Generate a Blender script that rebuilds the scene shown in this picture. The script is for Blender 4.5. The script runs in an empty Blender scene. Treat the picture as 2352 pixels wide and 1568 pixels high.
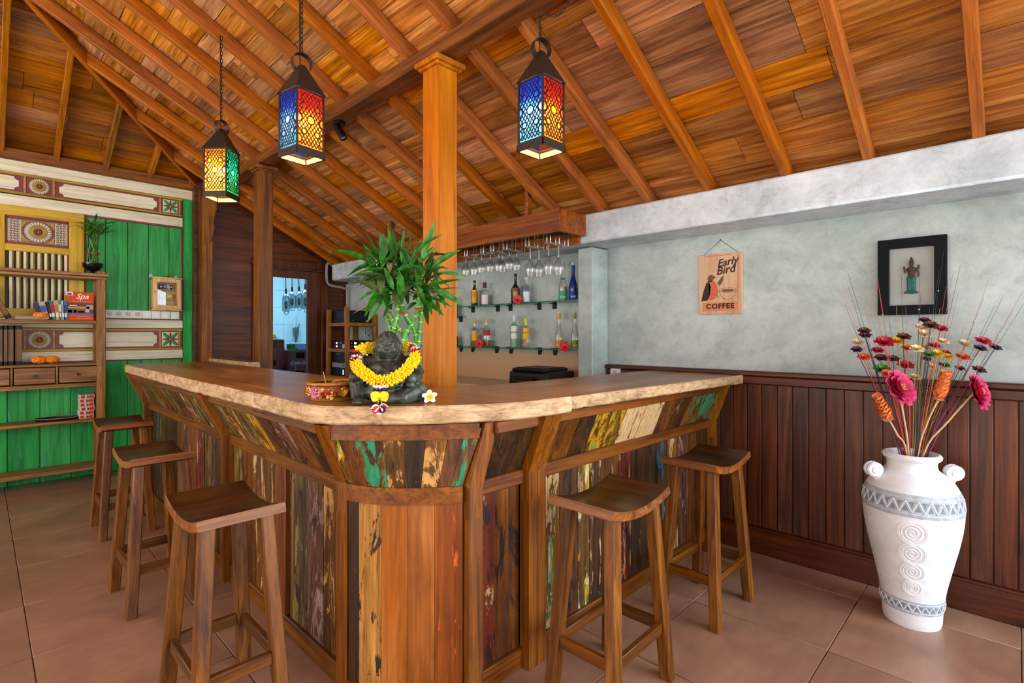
import bpy, bmesh, math, random
import numpy as np
from mathutils import Vector, Matrix, Euler
random.seed(7)
S = bpy.context.scene
COL = S.collection
PI = math.pi

# ---------------------------------------------------------------- camera, world, sun, exposure
H = 1.38                                   # eye height; X runs to the plaster wall, Y to the green wall
cam = bpy.data.cameras.new('camera'); cam_o = bpy.data.objects.new('camera', cam); COL.objects.link(cam_o)
cam.sensor_width = 36.0; cam.lens = 1194 / 2352 * 36.0; cam.shift_y = -17 / 2352.0
cam.clip_start = 0.05
YAW = math.atan2(1164, 1194)
cam_o.location = (0, 0, H); cam_o.rotation_euler = (PI / 2, 0, YAW - PI / 2)
S.camera = cam_o
S.view_settings.view_transform = 'Standard'; S.view_settings.look = 'None'
S.view_settings.gamma = 1.0; S.view_settings.use_curve_mapping = False
S.view_settings.exposure = EXPO = 1.0
S.cycles.use_denoising = True
S.cycles.max_bounces = 10; S.cycles.diffuse_bounces = 5; S.cycles.glossy_bounces = 4
S.cycles.transmission_bounces = 8; S.cycles.transparent_max_bounces = 12
S.cycles.caustics_reflective = False; S.cycles.caustics_refractive = False
S.cycles.sample_clamp_indirect = 6.0

W = bpy.data.worlds.new('world'); S.world = W; W.use_nodes = True
nt = W.node_tree; nt.nodes.clear()
wo = nt.nodes.new('ShaderNodeOutputWorld'); bg = nt.nodes.new('ShaderNodeBackground')
tc = nt.nodes.new('ShaderNodeTexCoord'); sp = nt.nodes.new('ShaderNodeSeparateXYZ')
rp = nt.nodes.new('ShaderNodeValToRGB'); mr = nt.nodes.new('ShaderNodeMapRange')
mr.inputs[1].default_value = -1; mr.inputs[2].default_value = 1
nt.links.new(tc.outputs['Generated'], sp.inputs[0]); nt.links.new(sp.outputs[2], mr.inputs[0])
nt.links.new(mr.outputs[0], rp.inputs[0]); nt.links.new(rp.outputs[0], bg.inputs[0]); nt.links.new(bg.outputs[0], wo.inputs[0])
el = rp.color_ramp.elements
el[0].position = 0.0; el[0].color = (1.75, 1.58, 1.36, 1)      # unseen ground as sunlit paving, set bright to light the ceiling
el[1].position = 1.0; el[1].color = (0.62, 0.80, 1.0, 1)       # sky
e = el.new(0.47); e.color = (1.45, 1.36, 1.24, 1)
e = el.new(0.53); e.color = (0.95, 0.98, 1.0, 1)
bg.inputs[1].default_value = 1.0
def sun_light(name, rot, energy, color, angle):
    l = bpy.data.lights.new(name, 'SUN'); l.energy = energy; l.color = color; l.angle = angle
    o = bpy.data.objects.new(name, l); COL.objects.link(o); o.rotation_euler = rot
def area_light(name, loc, target, sx, sy, energy, color):
    l = bpy.data.lights.new(name, 'AREA'); l.shape = 'RECTANGLE'; l.size = sx; l.size_y = sy; l.energy = energy; l.color = color
    o = bpy.data.objects.new(name, l); COL.objects.link(o); o.location = loc
    o.rotation_euler = (Vector(target) - Vector(loc)).to_track_quat('-Z', 'Y').to_euler(); return o
# area lamps added to stand in for daylight from the open front and side
area_light('daylight_fill_front', (3.4, -3.4, 1.9), (2.2, 2.0, 1.1), 4.0, 2.6, 185, (0.80, 0.91, 1.0))
area_light('daylight_fill_side', (-3.2, 2.5, 1.9), (1.6, 3.2, 1.6), 5.0, 2.4, 40, (1.0, 0.96, 0.88))
area_light('kitchen_lamp', (3.3, 8.0, 2.62), (3.4, 8.4, 0), 1.2, 0.6, 23, (0.40, 0.76, 1.0))

# ---------------------------------------------------------------- pixel helpers (2352 x 1568 frame) used to measure positions
F, CX, HY = 1194.0, 1176.0, 767.0
_a = YAW; _s, _c = math.sin(_a), math.cos(_a)
def ray(x, y):
    l = (x - CX) / F
    return Vector((_s * l + _c, -_c * l + _s, (HY - y) / F))
O = Vector((0, 0, H))
def onz(x, y, z): r = ray(x, y); return O + r * ((z - H) / r.z)
def onX(x, y, X): r = ray(x, y); return O + r * (X / r.x)
def onY(x, y, Y): r = ray(x, y); return O + r * (Y / r.y)
def atd(x, y, d): return O + ray(x, y) * d

# ---------------------------------------------------------------- materials
def lin(c): return c / 12.92 if c <= 0.04045 else ((c + 0.055) / 1.055) ** 2.4
def C(h):
    h = h.lstrip('#'); return tuple(lin(int(h[i:i + 2], 16) / 255) for i in (0, 2, 4)) + (1.0,)
class NT:
    def __init__(s, name):
        s.m = bpy.data.materials.new(name); s.m.use_nodes = True
        s.t = s.m.node_tree; s.b = s.t.nodes['Principled BSDF']; s.o = s.t.nodes['Material Output']
    def n(s, t, **k):
        n = s.t.nodes.new('ShaderNode' + t)
        for a, v in k.items(): setattr(n, a, v)
        return n
    def l(s, a, b): s.t.links.new(a, b)
    def inp(s, name, v):
        if name in s.b.inputs: s.b.inputs[name].default_value = v
    def mix(s, f, a, b, mode='MIX'):
        n = s.n('Mix', data_type='RGBA', blend_type=mode)
        for i, v in ((0, f), (6, a), (7, b)):
            if isinstance(v, (int, float)): n.inputs[i].default_value = v
            elif isinstance(v, tuple): n.inputs[i].default_value = v
            else: s.l(v, n.inputs[i])
        return n.outputs[2]
    def ramp(s, fac, stops):
        n = s.n('ValToRGB'); e = n.color_ramp.elements
        e[0].position, e[0].color = stops[0][0], stops[0][1]
        e[1].position, e[1].color = stops[-1][0], stops[-1][1]
        for p, c in stops[1:-1]:
            k = e.new(p); k.color = c
        s.l(fac, n.inputs[0]); return n.outputs[0]
    def coord(s, scale=(1, 1, 1), rnd=True):
        t = s.n('TexCoord'); out = t.outputs['Object']
        if rnd:
            oi = s.n('ObjectInfo'); v = s.n('VectorMath', operation='SCALE'); v.inputs[0].default_value = (37.1, 53.7, 21.3)
            s.l(oi.outputs['Random'], v.inputs['Scale']); a = s.n('VectorMath', operation='ADD'); s.l(out, a.inputs[0]); s.l(v.outputs[0], a.inputs[1]); out = a.outputs[0]
        m = s.n('Mapping'); m.inputs['Scale'].default_value = scale; s.l(out, m.inputs[0]); return m.outputs[0]
    def noise(s, vec, scale=1, detail=4, rough=0.6, dist=0.0):
        n = s.n('TexNoise'); n.inputs['Scale'].default_value = scale; n.inputs['Detail'].default_value = detail
        n.inputs['Roughness'].default_value = rough; n.inputs['Distortion'].default_value = dist
        s.l(vec, n.inputs['Vector']); return n.outputs[0]
    def bump(s, h, strength=0.2, dist=0.01):
        b = s.n('Bump'); b.inputs['Strength'].default_value = strength; b.inputs['Distance'].default_value = dist
        s.l(h, b.inputs['Height']); s.l(b.outputs[0], s.b.inputs['Normal'])
    def value_var(s, col, r):
        oi = s.n('ObjectInfo'); mr = s.n('MapRange'); mr.inputs[3].default_value = 1 - r; mr.inputs[4].default_value = 1 + r
        wn = s.n('TexWhiteNoise', noise_dimensions='1D'); s.l(oi.outputs['Random'], wn.inputs['W'])
        s.l(wn.outputs['Value'], mr.inputs[0]); hs = s.n('HueSaturation'); s.l(mr.outputs[0], hs.inputs['Value'])
        w2 = s.n('TexWhiteNoise', noise_dimensions='1D'); ad = s.n('Math', operation='ADD'); ad.inputs[1].default_value = 3.7; s.l(oi.outputs['Random'], ad.inputs[0]); s.l(ad.outputs[0], w2.inputs['W'])
        m2 = s.n('MapRange'); m2.inputs[3].default_value = 1 - r * .5; m2.inputs[4].default_value = 1 + r * .25; s.l(w2.outputs['Value'], m2.inputs[0]); s.l(m2.outputs[0], hs.inputs['Saturation'])
        s.l(col, hs.inputs['Color']); return hs.outputs[0]

def wood(name, c1, c2, c3, axis='z', rough=0.5, var=0.2, paints=(), scale=1.0, spec=0.4, bump=0.25, coat=0.0, blotch=0.6, streak=0.7, val=1.25, sat=1.16):
    k = NT(name)
    i = 'xyz'.index(axis)
    def st3(a, l): v = [a * scale] * 3; v[i] = l * scale; return tuple(v)
    n1 = k.noise(k.coord(st3(15, 1.0)), 1, 6, 0.66, 1.3)
    n2 = k.noise(k.coord(st3(90, 2.4)), 1, 4, 0.65, 0.3)
    n3 = k.noise(k.coord(st3(5, 1.4)), 1, 6, 0.65, 0.8)
    n4 = k.noise(k.coord(st3(60, 3.0)), 1, 2, 0.5, 0.2)
    col = k.ramp(n1, [(0.34, C(c1)), (0.5, C(c2)), (0.66, C(c3))])
    st = k.ramp(n2, [(0.36, (0.42, 0.38, 0.34, 1)), (0.58, (1.06, 1.06, 1.06, 1))])
    col = k.mix(streak, col, st, 'MULTIPLY')
    col = k.mix(blotch, col, k.ramp(n3, [(0.32, (0.32, 0.28, 0.25, 1)), (0.47, (0.92, 0.92, 0.92, 1)), (0.70, (1.22, 1.18, 1.10, 1))]), 'MULTIPLY')
    col = k.mix(streak, col, k.ramp(n4, [(0.27, (0.20, 0.16, 0.13, 1)), (0.36, (1, 1, 1, 1))]), 'MULTIPLY')
    hs = k.n('HueSaturation'); hs.inputs['Hue'].default_value = .500; hs.inputs['Saturation'].default_value = sat; hs.inputs['Value'].default_value = val; k.l(col, hs.inputs['Color']); col = hs.outputs[0]
    if var: col = k.value_var(col, var)
    h = n2
    for j, (pc, th, ps) in enumerate(paints):
        sp_ = [ps * 13.0] * 3; sp_[i] = ps * 3.6
        n5 = k.noise(k.coord(tuple(sp_)), 1, 10, 0.74, 0.5 + 0.3 * j)
        sh = k.n('Math', operation='ADD'); sh.inputs[1].default_value = 0.17 * j; k.l(n5, sh.inputs[0])
        fr = k.n('Math', operation='FRACT'); k.l(sh.outputs[0], fr.inputs[0])
        msk = k.ramp(fr.outputs[0], [(max(0, th), (0, 0, 0, 1)), (min(1, th + 0.03), (1, 1, 1, 1))])
        tone = k.mix(0.55, C(pc), st, 'MULTIPLY')
        col = k.mix(msk, col, tone)
    k.l(col, k.b.inputs['Base Color']); k.inp('Roughness', rough); k.inp('Specular IOR Level', spec)
    if coat: k.inp('Coat Weight', coat); k.inp('Coat Roughness', 0.18)
    k.bump(h, bump, 0.004)
    return k.m
def plain(name, c, rough=0.5, metal=0.0, var=0.0, nz=0.0, nscale=30, spec=0.5, trans=0.0, ior=1.45, emit=None, es=0.0, alpha=1.0, bump=0.0, sheen=0.0):
    k = NT(name); c = C(c) if isinstance(c, str) else c
    k.inp('Base Color', c); k.inp('Roughness', rough); k.inp('Metallic', metal); k.inp('Specular IOR Level', spec)
    if nz or var or bump:
        n = k.noise(k.coord((1, 1, 1)), nscale, 4, 0.6)
        col = k.ramp(n, [(0.3, tuple(x * (1 - nz) for x in c[:3]) + (1,)), (0.7, tuple(min(1, x * (1 + nz)) for x in c[:3]) + (1,))])
        if var: col = k.value_var(col, var)
        k.l(col, k.b.inputs['Base Color'])
        if bump: k.bump(n, bump, 0.004)
    if trans: k.inp('Transmission Weight', trans); k.inp('IOR', ior)
    if emit: k.inp('Emission Color', C(emit)); k.inp('Emission Strength', es)
    if alpha < 1: k.inp('Alpha', alpha)
    return k.m
def glass(name, c=(1, 1, 1), rough=0.0, tint=0.0, gloss=0.12):
    """clear glass that lets lamp light through: transparent + mirror coat by fresnel"""
    k = NT(name); t = k.t; t.nodes.remove(k.b)
    tr = k.n('BsdfTransparent'); tr.inputs[0].default_value = (*c, 1)
    gl = k.n('BsdfGlossy'); gl.inputs[1].default_value = rough
    fr = k.n('LayerWeight'); fr.inputs[0].default_value = 0.35
    mr = k.n('MapRange'); mr.inputs[3].default_value = gloss * 0.35; mr.inputs[4].default_value = min(1, gloss * 6)
    k.l(fr.outputs['Facing'], mr.inputs[0])
    mx = k.n('MixShader'); k.l(mr.outputs[0], mx.inputs[0]); k.l(tr.outputs[0], mx.inputs[1]); k.l(gl.outputs[0], mx.inputs[2])
    k.l(mx.outputs[0], k.o.inputs[0]); return k.m

# ---------------------------------------------------------------- mesh builder
class MB:
    def __init__(s): s.v = []; s.f = []; s.mi = []
    def add(s, vs, fs, mat=0, T=None):
        b = len(s.v)
        for p in vs:
            p = Vector(p); s.v.append(tuple(T @ p) if T is not None else tuple(p))
        for f in fs: s.f.append([b + i for i in f]); s.mi.append(mat)
        return s
    def box(s, c, d, ch=0.0, mat=0, T=None, R=None):
        x, y, z = d[0] / 2, d[1] / 2, d[2] / 2; ch = min(ch, x * .9, y * .9, z * .9)
        M = Matrix.Translation(Vector(c))
        if R is not None: M = M @ (R.to_matrix().to_4x4() if isinstance(R, Euler) else R)
        if T is not None: M = T @ M
        if ch <= 0:
            vs = [(a * x, b * y, e * z) for a in (-1, 1) for b in (-1, 1) for e in (-1, 1)]
            fs = [(0, 1, 3, 2), (4, 6, 7, 5), (0, 4, 5, 1), (2, 3, 7, 6), (0, 2, 6, 4), (1, 5, 7, 3)]
            return s.add(vs, fs, mat, M)
        vs = []; idx = {}
        for a in (-1, 1):
            for b in (-1, 1):
                for e in (-1, 1):
                    for q in range(3):
                        p = [a * (x - (0 if q == 0 else ch)), b * (y - (0 if q == 1 else ch)), e * (z - (0 if q == 2 else ch))]
                        idx[a, b, e, q] = len(vs); vs.append(p)
        fs = []
        for q in range(3):
            o = [i for i in range(3) if i != q]
            for sg in (-1, 1):
                r = []
                for u, w in ((-1, -1), (1, -1), (1, 1), (-1, 1)):
                    k = [0, 0, 0]; k[q] = sg; k[o[0]] = u; k[o[1]] = w; r.append(idx[k[0], k[1], k[2], q])
                fs.append(r)
        for q in range(3):
            o = [i for i in range(3) if i != q]
            for u in (-1, 1):
                for w in (-1, 1):
                    r = []
                    for sg, qq in ((-1, o[0]), (1, o[0]), (1, o[1]), (-1, o[1])):
                        k = [0, 0, 0]; k[q] = sg; k[o[0]] = u; k[o[1]] = w; r.append(idx[k[0], k[1], k[2], qq])
                    fs.append(r)
        for a in (-1, 1):
            for b in (-1, 1):
                for e in (-1, 1): fs.append([idx[a, b, e, q] for q in range(3)])
        return s.add(vs, fs, mat, M)
    def hexa(s, p, mat=0, T=None):
        return s.add(p, [(0, 3, 2, 1), (4, 5, 6, 7), (0, 1, 5, 4), (1, 2, 6, 5), (2, 3, 7, 6), (3, 0, 4, 7)], mat, T)
    def loft(s, rings, mat=0, cap=True, closed=True, T=None, loop=False):
        n = len(rings[0]); vs = [p for r in rings for p in r]; fs = []
        m = len(rings)
        for i in range(m if loop else m - 1):
            for j in range(n if closed else n - 1):
                a = i * n + j; b = i * n + (j + 1) % n; i2 = ((i + 1) % m) * n
                fs.append((a, b, i2 + (j + 1) % n, i2 + j))
        if cap and not loop: fs.append(list(range(n))[::-1]); fs.append([(m - 1) * n + j for j in range(n)])
        return s.add(vs, fs, mat, T)
    def tube(s, pts, r, n=8, mat=0, T=None, cap=True, loop=False, flat=1.0):
        pts = [Vector(p) for p in pts]; m = len(pts); rings = []; up = None
        for i, p in enumerate(pts):
            if loop: d = pts[(i + 1) % m] - pts[i - 1]
            else: d = pts[min(i + 1, m - 1)] - pts[max(i - 1, 0)]
            if d.length < 1e-9: d = Vector((0, 0, 1))
            d.normalize()
            if up is None: up = Vector((0, 0, 1)) if abs(d.z) < 0.9 else Vector((1, 0, 0))
            u = d.cross(up)
            if u.length < 1e-6: u = d.orthogonal()
            u.normalize(); w = u.cross(d).normalized(); up = w
            rr = r[i] if isinstance(r, (list, tuple)) else r
            rings.append([p + u * (rr * math.cos(2 * PI * j / n)) + w * (rr * flat * math.sin(2 * PI * j / n)) for j in range(n)])
        return s.loft(rings, mat, cap, True, T, loop)
    def lathe(s, prof, n=24, mat=0, T=None, cap=False):
        rings = [[(r * math.cos(2 * PI * j / n), r * math.sin(2 * PI * j / n), z) for j in range(n)] for r, z in prof]
        return s.loft(rings, mat, cap, True, T)
    def ell(s, c, r, n=12, m=8, mat=0, T=None, R=None):
        M = Matrix.Translation(Vector(c))
        if R is not None: M = M @ R.to_matrix().to_4x4()
        if T is not None: M = T @ M
        if isinstance(r, (int, float)): r = (r, r, r)
        vs = [(0, 0, -r[2])]; fs = []
        for i in range(1, m):
            t = -PI / 2 + PI * i / m
            for j in range(n):
                a = 2 * PI * j / n; vs.append((r[0] * math.cos(t) * math.cos(a), r[1] * math.cos(t) * math.sin(a), r[2] * math.sin(t)))
        vs.append((0, 0, r[2])); L = len(vs) - 1
        for j in range(n):
            fs.append((0, 1 + (j + 1) % n, 1 + j)); fs.append((L, L - n + j, L - n + (j + 1) % n))
        for i in range(m - 2):
            for j in range(n):
                a = 1 + i * n + j; b = 1 + i * n + (j + 1) % n; fs.append((a, b, b + n, a + n))
        return s.add(vs, fs, mat, M)
    def prism(s, poly, z0, z1, mat=0, T=None, side=None):
        n = len(poly); vs = [(p[0], p[1], z0) for p in poly] + [(p[0], p[1], z1) for p in poly]
        s.add(vs, [list(range(n))[::-1], [n + i for i in range(n)]], mat, T)
        s.add(vs, [(i, (i + 1) % n, n + (i + 1) % n, n + i) for i in range(n)], mat if side is None else side, T); return s
    def disc(s, c, r, h, n=16, mat=0, T=None):
        s.lathe([(r, 0), (r, h)], n, mat, (T if T is not None else Matrix()) @ Matrix.Translation(Vector(c)), True); return s
    def build(s, name, mats, parent=None, world=False, smooth=40, matrix=None, link=True):
        me = bpy.data.meshes.new(name)
        vs = s.v
        if world and parent is not None:
            l = parent.location; vs = [(x - l.x, y - l.y, z - l.z) for x, y, z in vs]
        me.from_pydata(vs, [], s.f)
        if not isinstance(mats, (list, tuple)): mats = [mats]
        for m in mats: me.materials.append(m)
        me.polygons.foreach_set('material_index', s.mi)
        bm = bmesh.new(); bm.from_mesh(me); bmesh.ops.recalc_face_normals(bm, faces=bm.faces); bm.to_mesh(me); bm.free()
        if smooth:
            me.polygons.foreach_set('use_smooth', [True] * len(me.polygons)); me.set_sharp_from_angle(angle=math.radians(smooth))
        me.update()
        return mk(name, me, parent, matrix)
def mk(name, me, parent=None, matrix=None):
    o = bpy.data.objects.new(name, me); COL.objects.link(o)
    if parent is not None: o.parent = parent
    if matrix is not None: o.matrix_local = matrix
    return o
def tag(o, label=None, cat=None, group=None, kind=None):
    if label: o['label'] = label
    if cat: o['category'] = cat
    if group: o['group'] = group
    if kind: o['kind'] = kind
    return o
def thing(name, label, cat, loc=(0, 0, 0), rotz=0.0, group=None):
    o = bpy.data.objects.new(name, None); COL.objects.link(o); o.empty_display_size = 0.05
    o.location = loc; o.rotation_euler = (0, 0, rotz); return tag(o, label, cat, group)
def struct(o): o['kind'] = 'structure'; return o
def copy_tree(o, parent=None):
    c = o.copy(); COL.objects.link(c)
    if parent is not None: c.parent = parent
    for ch in [x for x in o.children]: copy_tree(ch, c)
    return c
def fuse(mb, voxel, smooth_it=4):
    me = bpy.data.meshes.new('tmp'); me.from_pydata(mb.v, [], mb.f)
    bm = bmesh.new(); bm.from_mesh(me); bmesh.ops.recalc_face_normals(bm, faces=bm.faces); bm.to_mesh(me); bm.free()
    o = bpy.data.objects.new('tmp', me); COL.objects.link(o)
    r = o.modifiers.new('r', 'REMESH'); r.mode = 'VOXEL'; r.voxel_size = voxel
    if smooth_it:
        q = o.modifiers.new('s', 'SMOOTH'); q.iterations = smooth_it; q.factor = 0.5
    dg = bpy.context.evaluated_depsgraph_get(); out = bpy.data.meshes.new_from_object(o.evaluated_get(dg))
    bpy.data.objects.remove(o); bpy.data.meshes.remove(me)
    out.polygons.foreach_set('use_smooth', [True] * len(out.polygons)); return out
def text(body, size, mat, parent, matrix, name='lettering', ext=0.0006, shear=0.0, offset=0.0, align='CENTER', sx=1.0, sp=1.0):
    cu = bpy.data.curves.new('t', 'FONT'); cu.body = body; cu.size = size; cu.extrude = ext; cu.shear = shear; cu.offset = offset
    cu.align_x = align; cu.align_y = 'CENTER'; cu.resolution_u = 3; cu.space_character = sp
    o = bpy.data.objects.new('t', cu); COL.objects.link(o)
    dg = bpy.context.evaluated_depsgraph_get(); me = bpy.data.meshes.new_from_object(o.evaluated_get(dg))
    bpy.data.objects.remove(o); bpy.data.curves.remove(cu)
    me.materials.clear(); me.materials.append(mat); me.transform(Matrix.Diagonal((sx, 1, 1, 1)))
    return mk(name, me, parent, matrix)
def face_negX(p): # local x -> -Y (image right), local y -> Z, local z -> -X : print on a face looking along -X
    return Matrix.Translation(Vector(p)) @ Matrix(((0, 0, -1, 0), (-1, 0, 0, 0), (0, 1, 0, 0), (0, 0, 0, 1)))
def face_negY(p): # local x -> X, local y -> Z, local z -> -Y
    return Matrix.Translation(Vector(p)) @ Matrix(((1, 0, 0, 0), (0, 0, -1, 0), (0, 1, 0, 0), (0, 0, 0, 1)))
def smooth_path(pts, n=6):
    P = [Vector(p) for p in pts]; out = []
    for i in range(len(P) - 1):
        p0 = P[max(i - 1, 0)]; p1 = P[i]; p2 = P[i + 1]; p3 = P[min(i + 2, len(P) - 1)]
        for j in range(n):
            t = j / n
            out.append(0.5 * ((2 * p1) + (p2 - p0) * t + (2 * p0 - 5 * p1 + 4 * p2 - p3) * t * t + (-p0 + 3 * p1 - 3 * p2 + p3) * t ** 3))
    out.append(P[-1]); return out
def R(a): return random.uniform(-a, a)
# ---------------------------------------------------------------- shared materials
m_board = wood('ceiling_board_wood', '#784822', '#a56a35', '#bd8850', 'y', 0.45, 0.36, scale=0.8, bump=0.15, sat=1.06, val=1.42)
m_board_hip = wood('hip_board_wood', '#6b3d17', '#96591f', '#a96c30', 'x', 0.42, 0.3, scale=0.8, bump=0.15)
m_rafter = wood('rafter_wood', '#8a4c22', '#a05c2c', '#b06e3a', 'x', 0.45, 0.12, scale=1.2, bump=0.1, streak=.5, sat=1.1)
m_rafter_y = wood('jack_rafter_wood', '#7d4a20', '#98602e', '#a97240', 'y', 0.45, 0.12, scale=1.2, bump=0.1)
m_beam = wood('old_beam_wood', '#523018', '#6e4224', '#865635', 'y', 0.55, 0.08, scale=0.9, bump=0.35)
m_post = wood('orange_post_wood', '#96521a', '#b06824', '#c27c34', 'z', 0.38, 0.05, scale=0.55, bump=0.05, streak=.35)
m_post2 = wood('brown_post_wood', '#54301a', '#714522', '#87582e', 'z', 0.5, 0.05, scale=0.8, bump=0.2)
m_darkwood = wood('dark_panel_wood', '#3a1a09', '#54270d', '#653414', 'x', 0.42, 0.22, scale=0.8, bump=0.1)
m_darkwood_z = wood('dark_door_wood', '#3a1b0b', '#522811', '#623318', 'z', 0.42, 0.1, scale=0.8, bump=0.1)
m_wains = wood('wainscot_wood', '#35180c', '#4f2614', '#64351d', 'z', 0.40, 0.28, scale=0.9, bump=0.12)
m_wains_y = wood('wainscot_rail_wood', '#35180c', '#4a2212', '#5c2e1a', 'y', 0.38, 0.05, scale=0.9, bump=0.12)

def concrete(name, a, b, c, wear=0.5):
    k = NT(name)
    n1 = k.noise(k.coord((1.5, 1.5, 2.2), False), 1, 7, 0.68, 0.4)
    n2 = k.noise(k.coord((9, 9, 8), False), 1, 8, 0.72, 0.6)
    n3 = k.noise(k.coord((70, 70, 70), False), 1, 4, 0.6)
    n4 = k.noise(k.coord((3.2, 3.2, 9), False), 1, 6, 0.7, 1.6)
    c1 = k.ramp(n1, [(0.34, C(a)), (0.5, C(b)), (0.64, C(c))])
    c2 = k.ramp(n2, [(0.36, (0.50, 0.51, 0.50, 1)), (0.47, (0.90, 0.91, 0.90, 1)), (0.62, (1.12, 1.12, 1.10, 1))])
    col = k.mix(wear * .7, c1, c2, 'MULTIPLY')
    col = k.mix(wear * .8, col, k.ramp(n4, [(0.30, (0.62, 0.61, 0.58, 1)), (0.44, (1, 1, 1, 1)), (0.70, (1.1, 1.1, 1.1, 1))]), 'MULTIPLY')
    col = k.mix(0.15, col, k.ramp(n3, [(0.3, (0.6, 0.6, 0.6, 1)), (0.7, (1.2, 1.2, 1.2, 1))]), 'MULTIPLY')
    k.l(col, k.b.inputs['Base Color']); k.inp('Roughness', 0.6); k.bump(n2, 0.15, 0.006); return k.m
m_plaster = concrete('smooth_cement_plaster', '#9ca8a5', '#b2beba', '#c3cecc', 0.42)
m_conc = concrete('trowelled_concrete', '#aebac2', '#cad6dd', '#dde7ee', 0.66)
m_beige = plain('beige_paint', '#c9a37c', 0.6, nz=0.03, nscale=3)

# ---------------------------------------------------------------- floor
def tile_mat():
    k = NT('terracotta_tile')
    n1 = k.noise(k.coord((2.2, 2.2, 2)), 1, 5, 0.6, 0.6); n2 = k.noise(k.coord((3, 26, 9)), 1, 4, 0.6)
    col = k.ramp(n1, [(0.3, C('#8c6450')), (0.55, C('#a0775f')), (0.75, C('#ad866d'))])
    col = k.mix(0.3, col, k.ramp(n2, [(0.35, (0.75, 0.72, 0.7, 1)), (0.65, (1.05, 1.05, 1.05, 1))]), 'MULTIPLY')
    col = k.value_var(col, 0.05); k.l(col, k.b.inputs['Base Color']); k.inp('Roughness', 0.30); k.bump(n2, 0.05, 0.002); return k.m
m_tile = tile_mat(); m_grout = plain('tile_joint', '#6b4a3a', 0.8)
fl = MB().box((0.2, 2.6, -0.055), (7.0, 11.0, 0.1)).build('floor', m_grout, smooth=0); struct(fl)
TS = 0.605
tm = MB().box((0, 0, 0), (TS - 0.004, TS - 0.004, 0.012), 0.0015).build('floor_tile', m_tile, fl)
first = True
for i in range(-3, 6):
    for j in range(-3, 10):
        x = 0.16 + TS * (i + .5); y = 0.597 + TS * (j + .5)
        if x > 3.75 or y > 6.6: continue
        o = tm if first else tm.copy()
        if not first: COL.objects.link(o)
        first = False; o.location = (x, y, -0.006)

# ---------------------------------------------------------------- right wall: plaster, wainscot, concrete beam, pier, alcove
XW = 3.45
wr = MB().box((XW + 0.1, 2.45, 1.17), (0.2, 8.1, 2.34)).build('wall_right', m_plaster, smooth=0); struct(wr)
br = MB().box((3.33, 2.4, 2.155), (0.44, 7.62, 0.21), 0.012).build('beam_right', m_conc); struct(br)
pr = MB().box((XW - 0.105, 2.378, 1.02), (0.21, 0.136, 2.04), 0.006).build('pillar_right', m_plaster); struct(pr)
bp = MB().box((XW - 0.004, 4.2, 1.085), (0.012, 3.49, 0.27)).build('trim_1', m_beige, smooth=0); struct(bp)
cp = MB().box((XW - 0.16, 5.9, 1.02), (0.32, 1.0, 2.04), 0.006).build('pillar_back', m_plaster)
cp.location.x = 0.27; struct(cp)
ws = MB().box((XW - 0.006, 0.6, 0.62), (0.012, 3.4, 0.98)).build('trim_2', m_wains, smooth=0); struct(ws)
y = 2.29
while y > -1.0:
    w = 0.089 + R(0.004)
    MB().box((0, 0, 0), (0.012, w - 0.003, 0.92), 0.003).build('panel_board', m_wains, ws, matrix=Matrix.Translation((XW - 0.017, y - w / 2, 0.63)))
    y -= w
cr = MB()
cr.box((XW - 0.028, 0.6, 1.132), (0.056, 3.4, 0.03), 0.006); cr.box((XW - 0.02, 0.6, 1.09), (0.04, 3.4, 0.055), 0.008)
struct(cr.build('trim_3', m_wains_y))
bb = MB().box((XW - 0.016, 0.6, 0.075), (0.032, 3.4, 0.15), 0.005).box((XW - 0.02, 0.6, 0.156), (0.028, 3.4, 0.016), 0.005).build('baseboard_right', m_wains_y); struct(bb)

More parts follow.
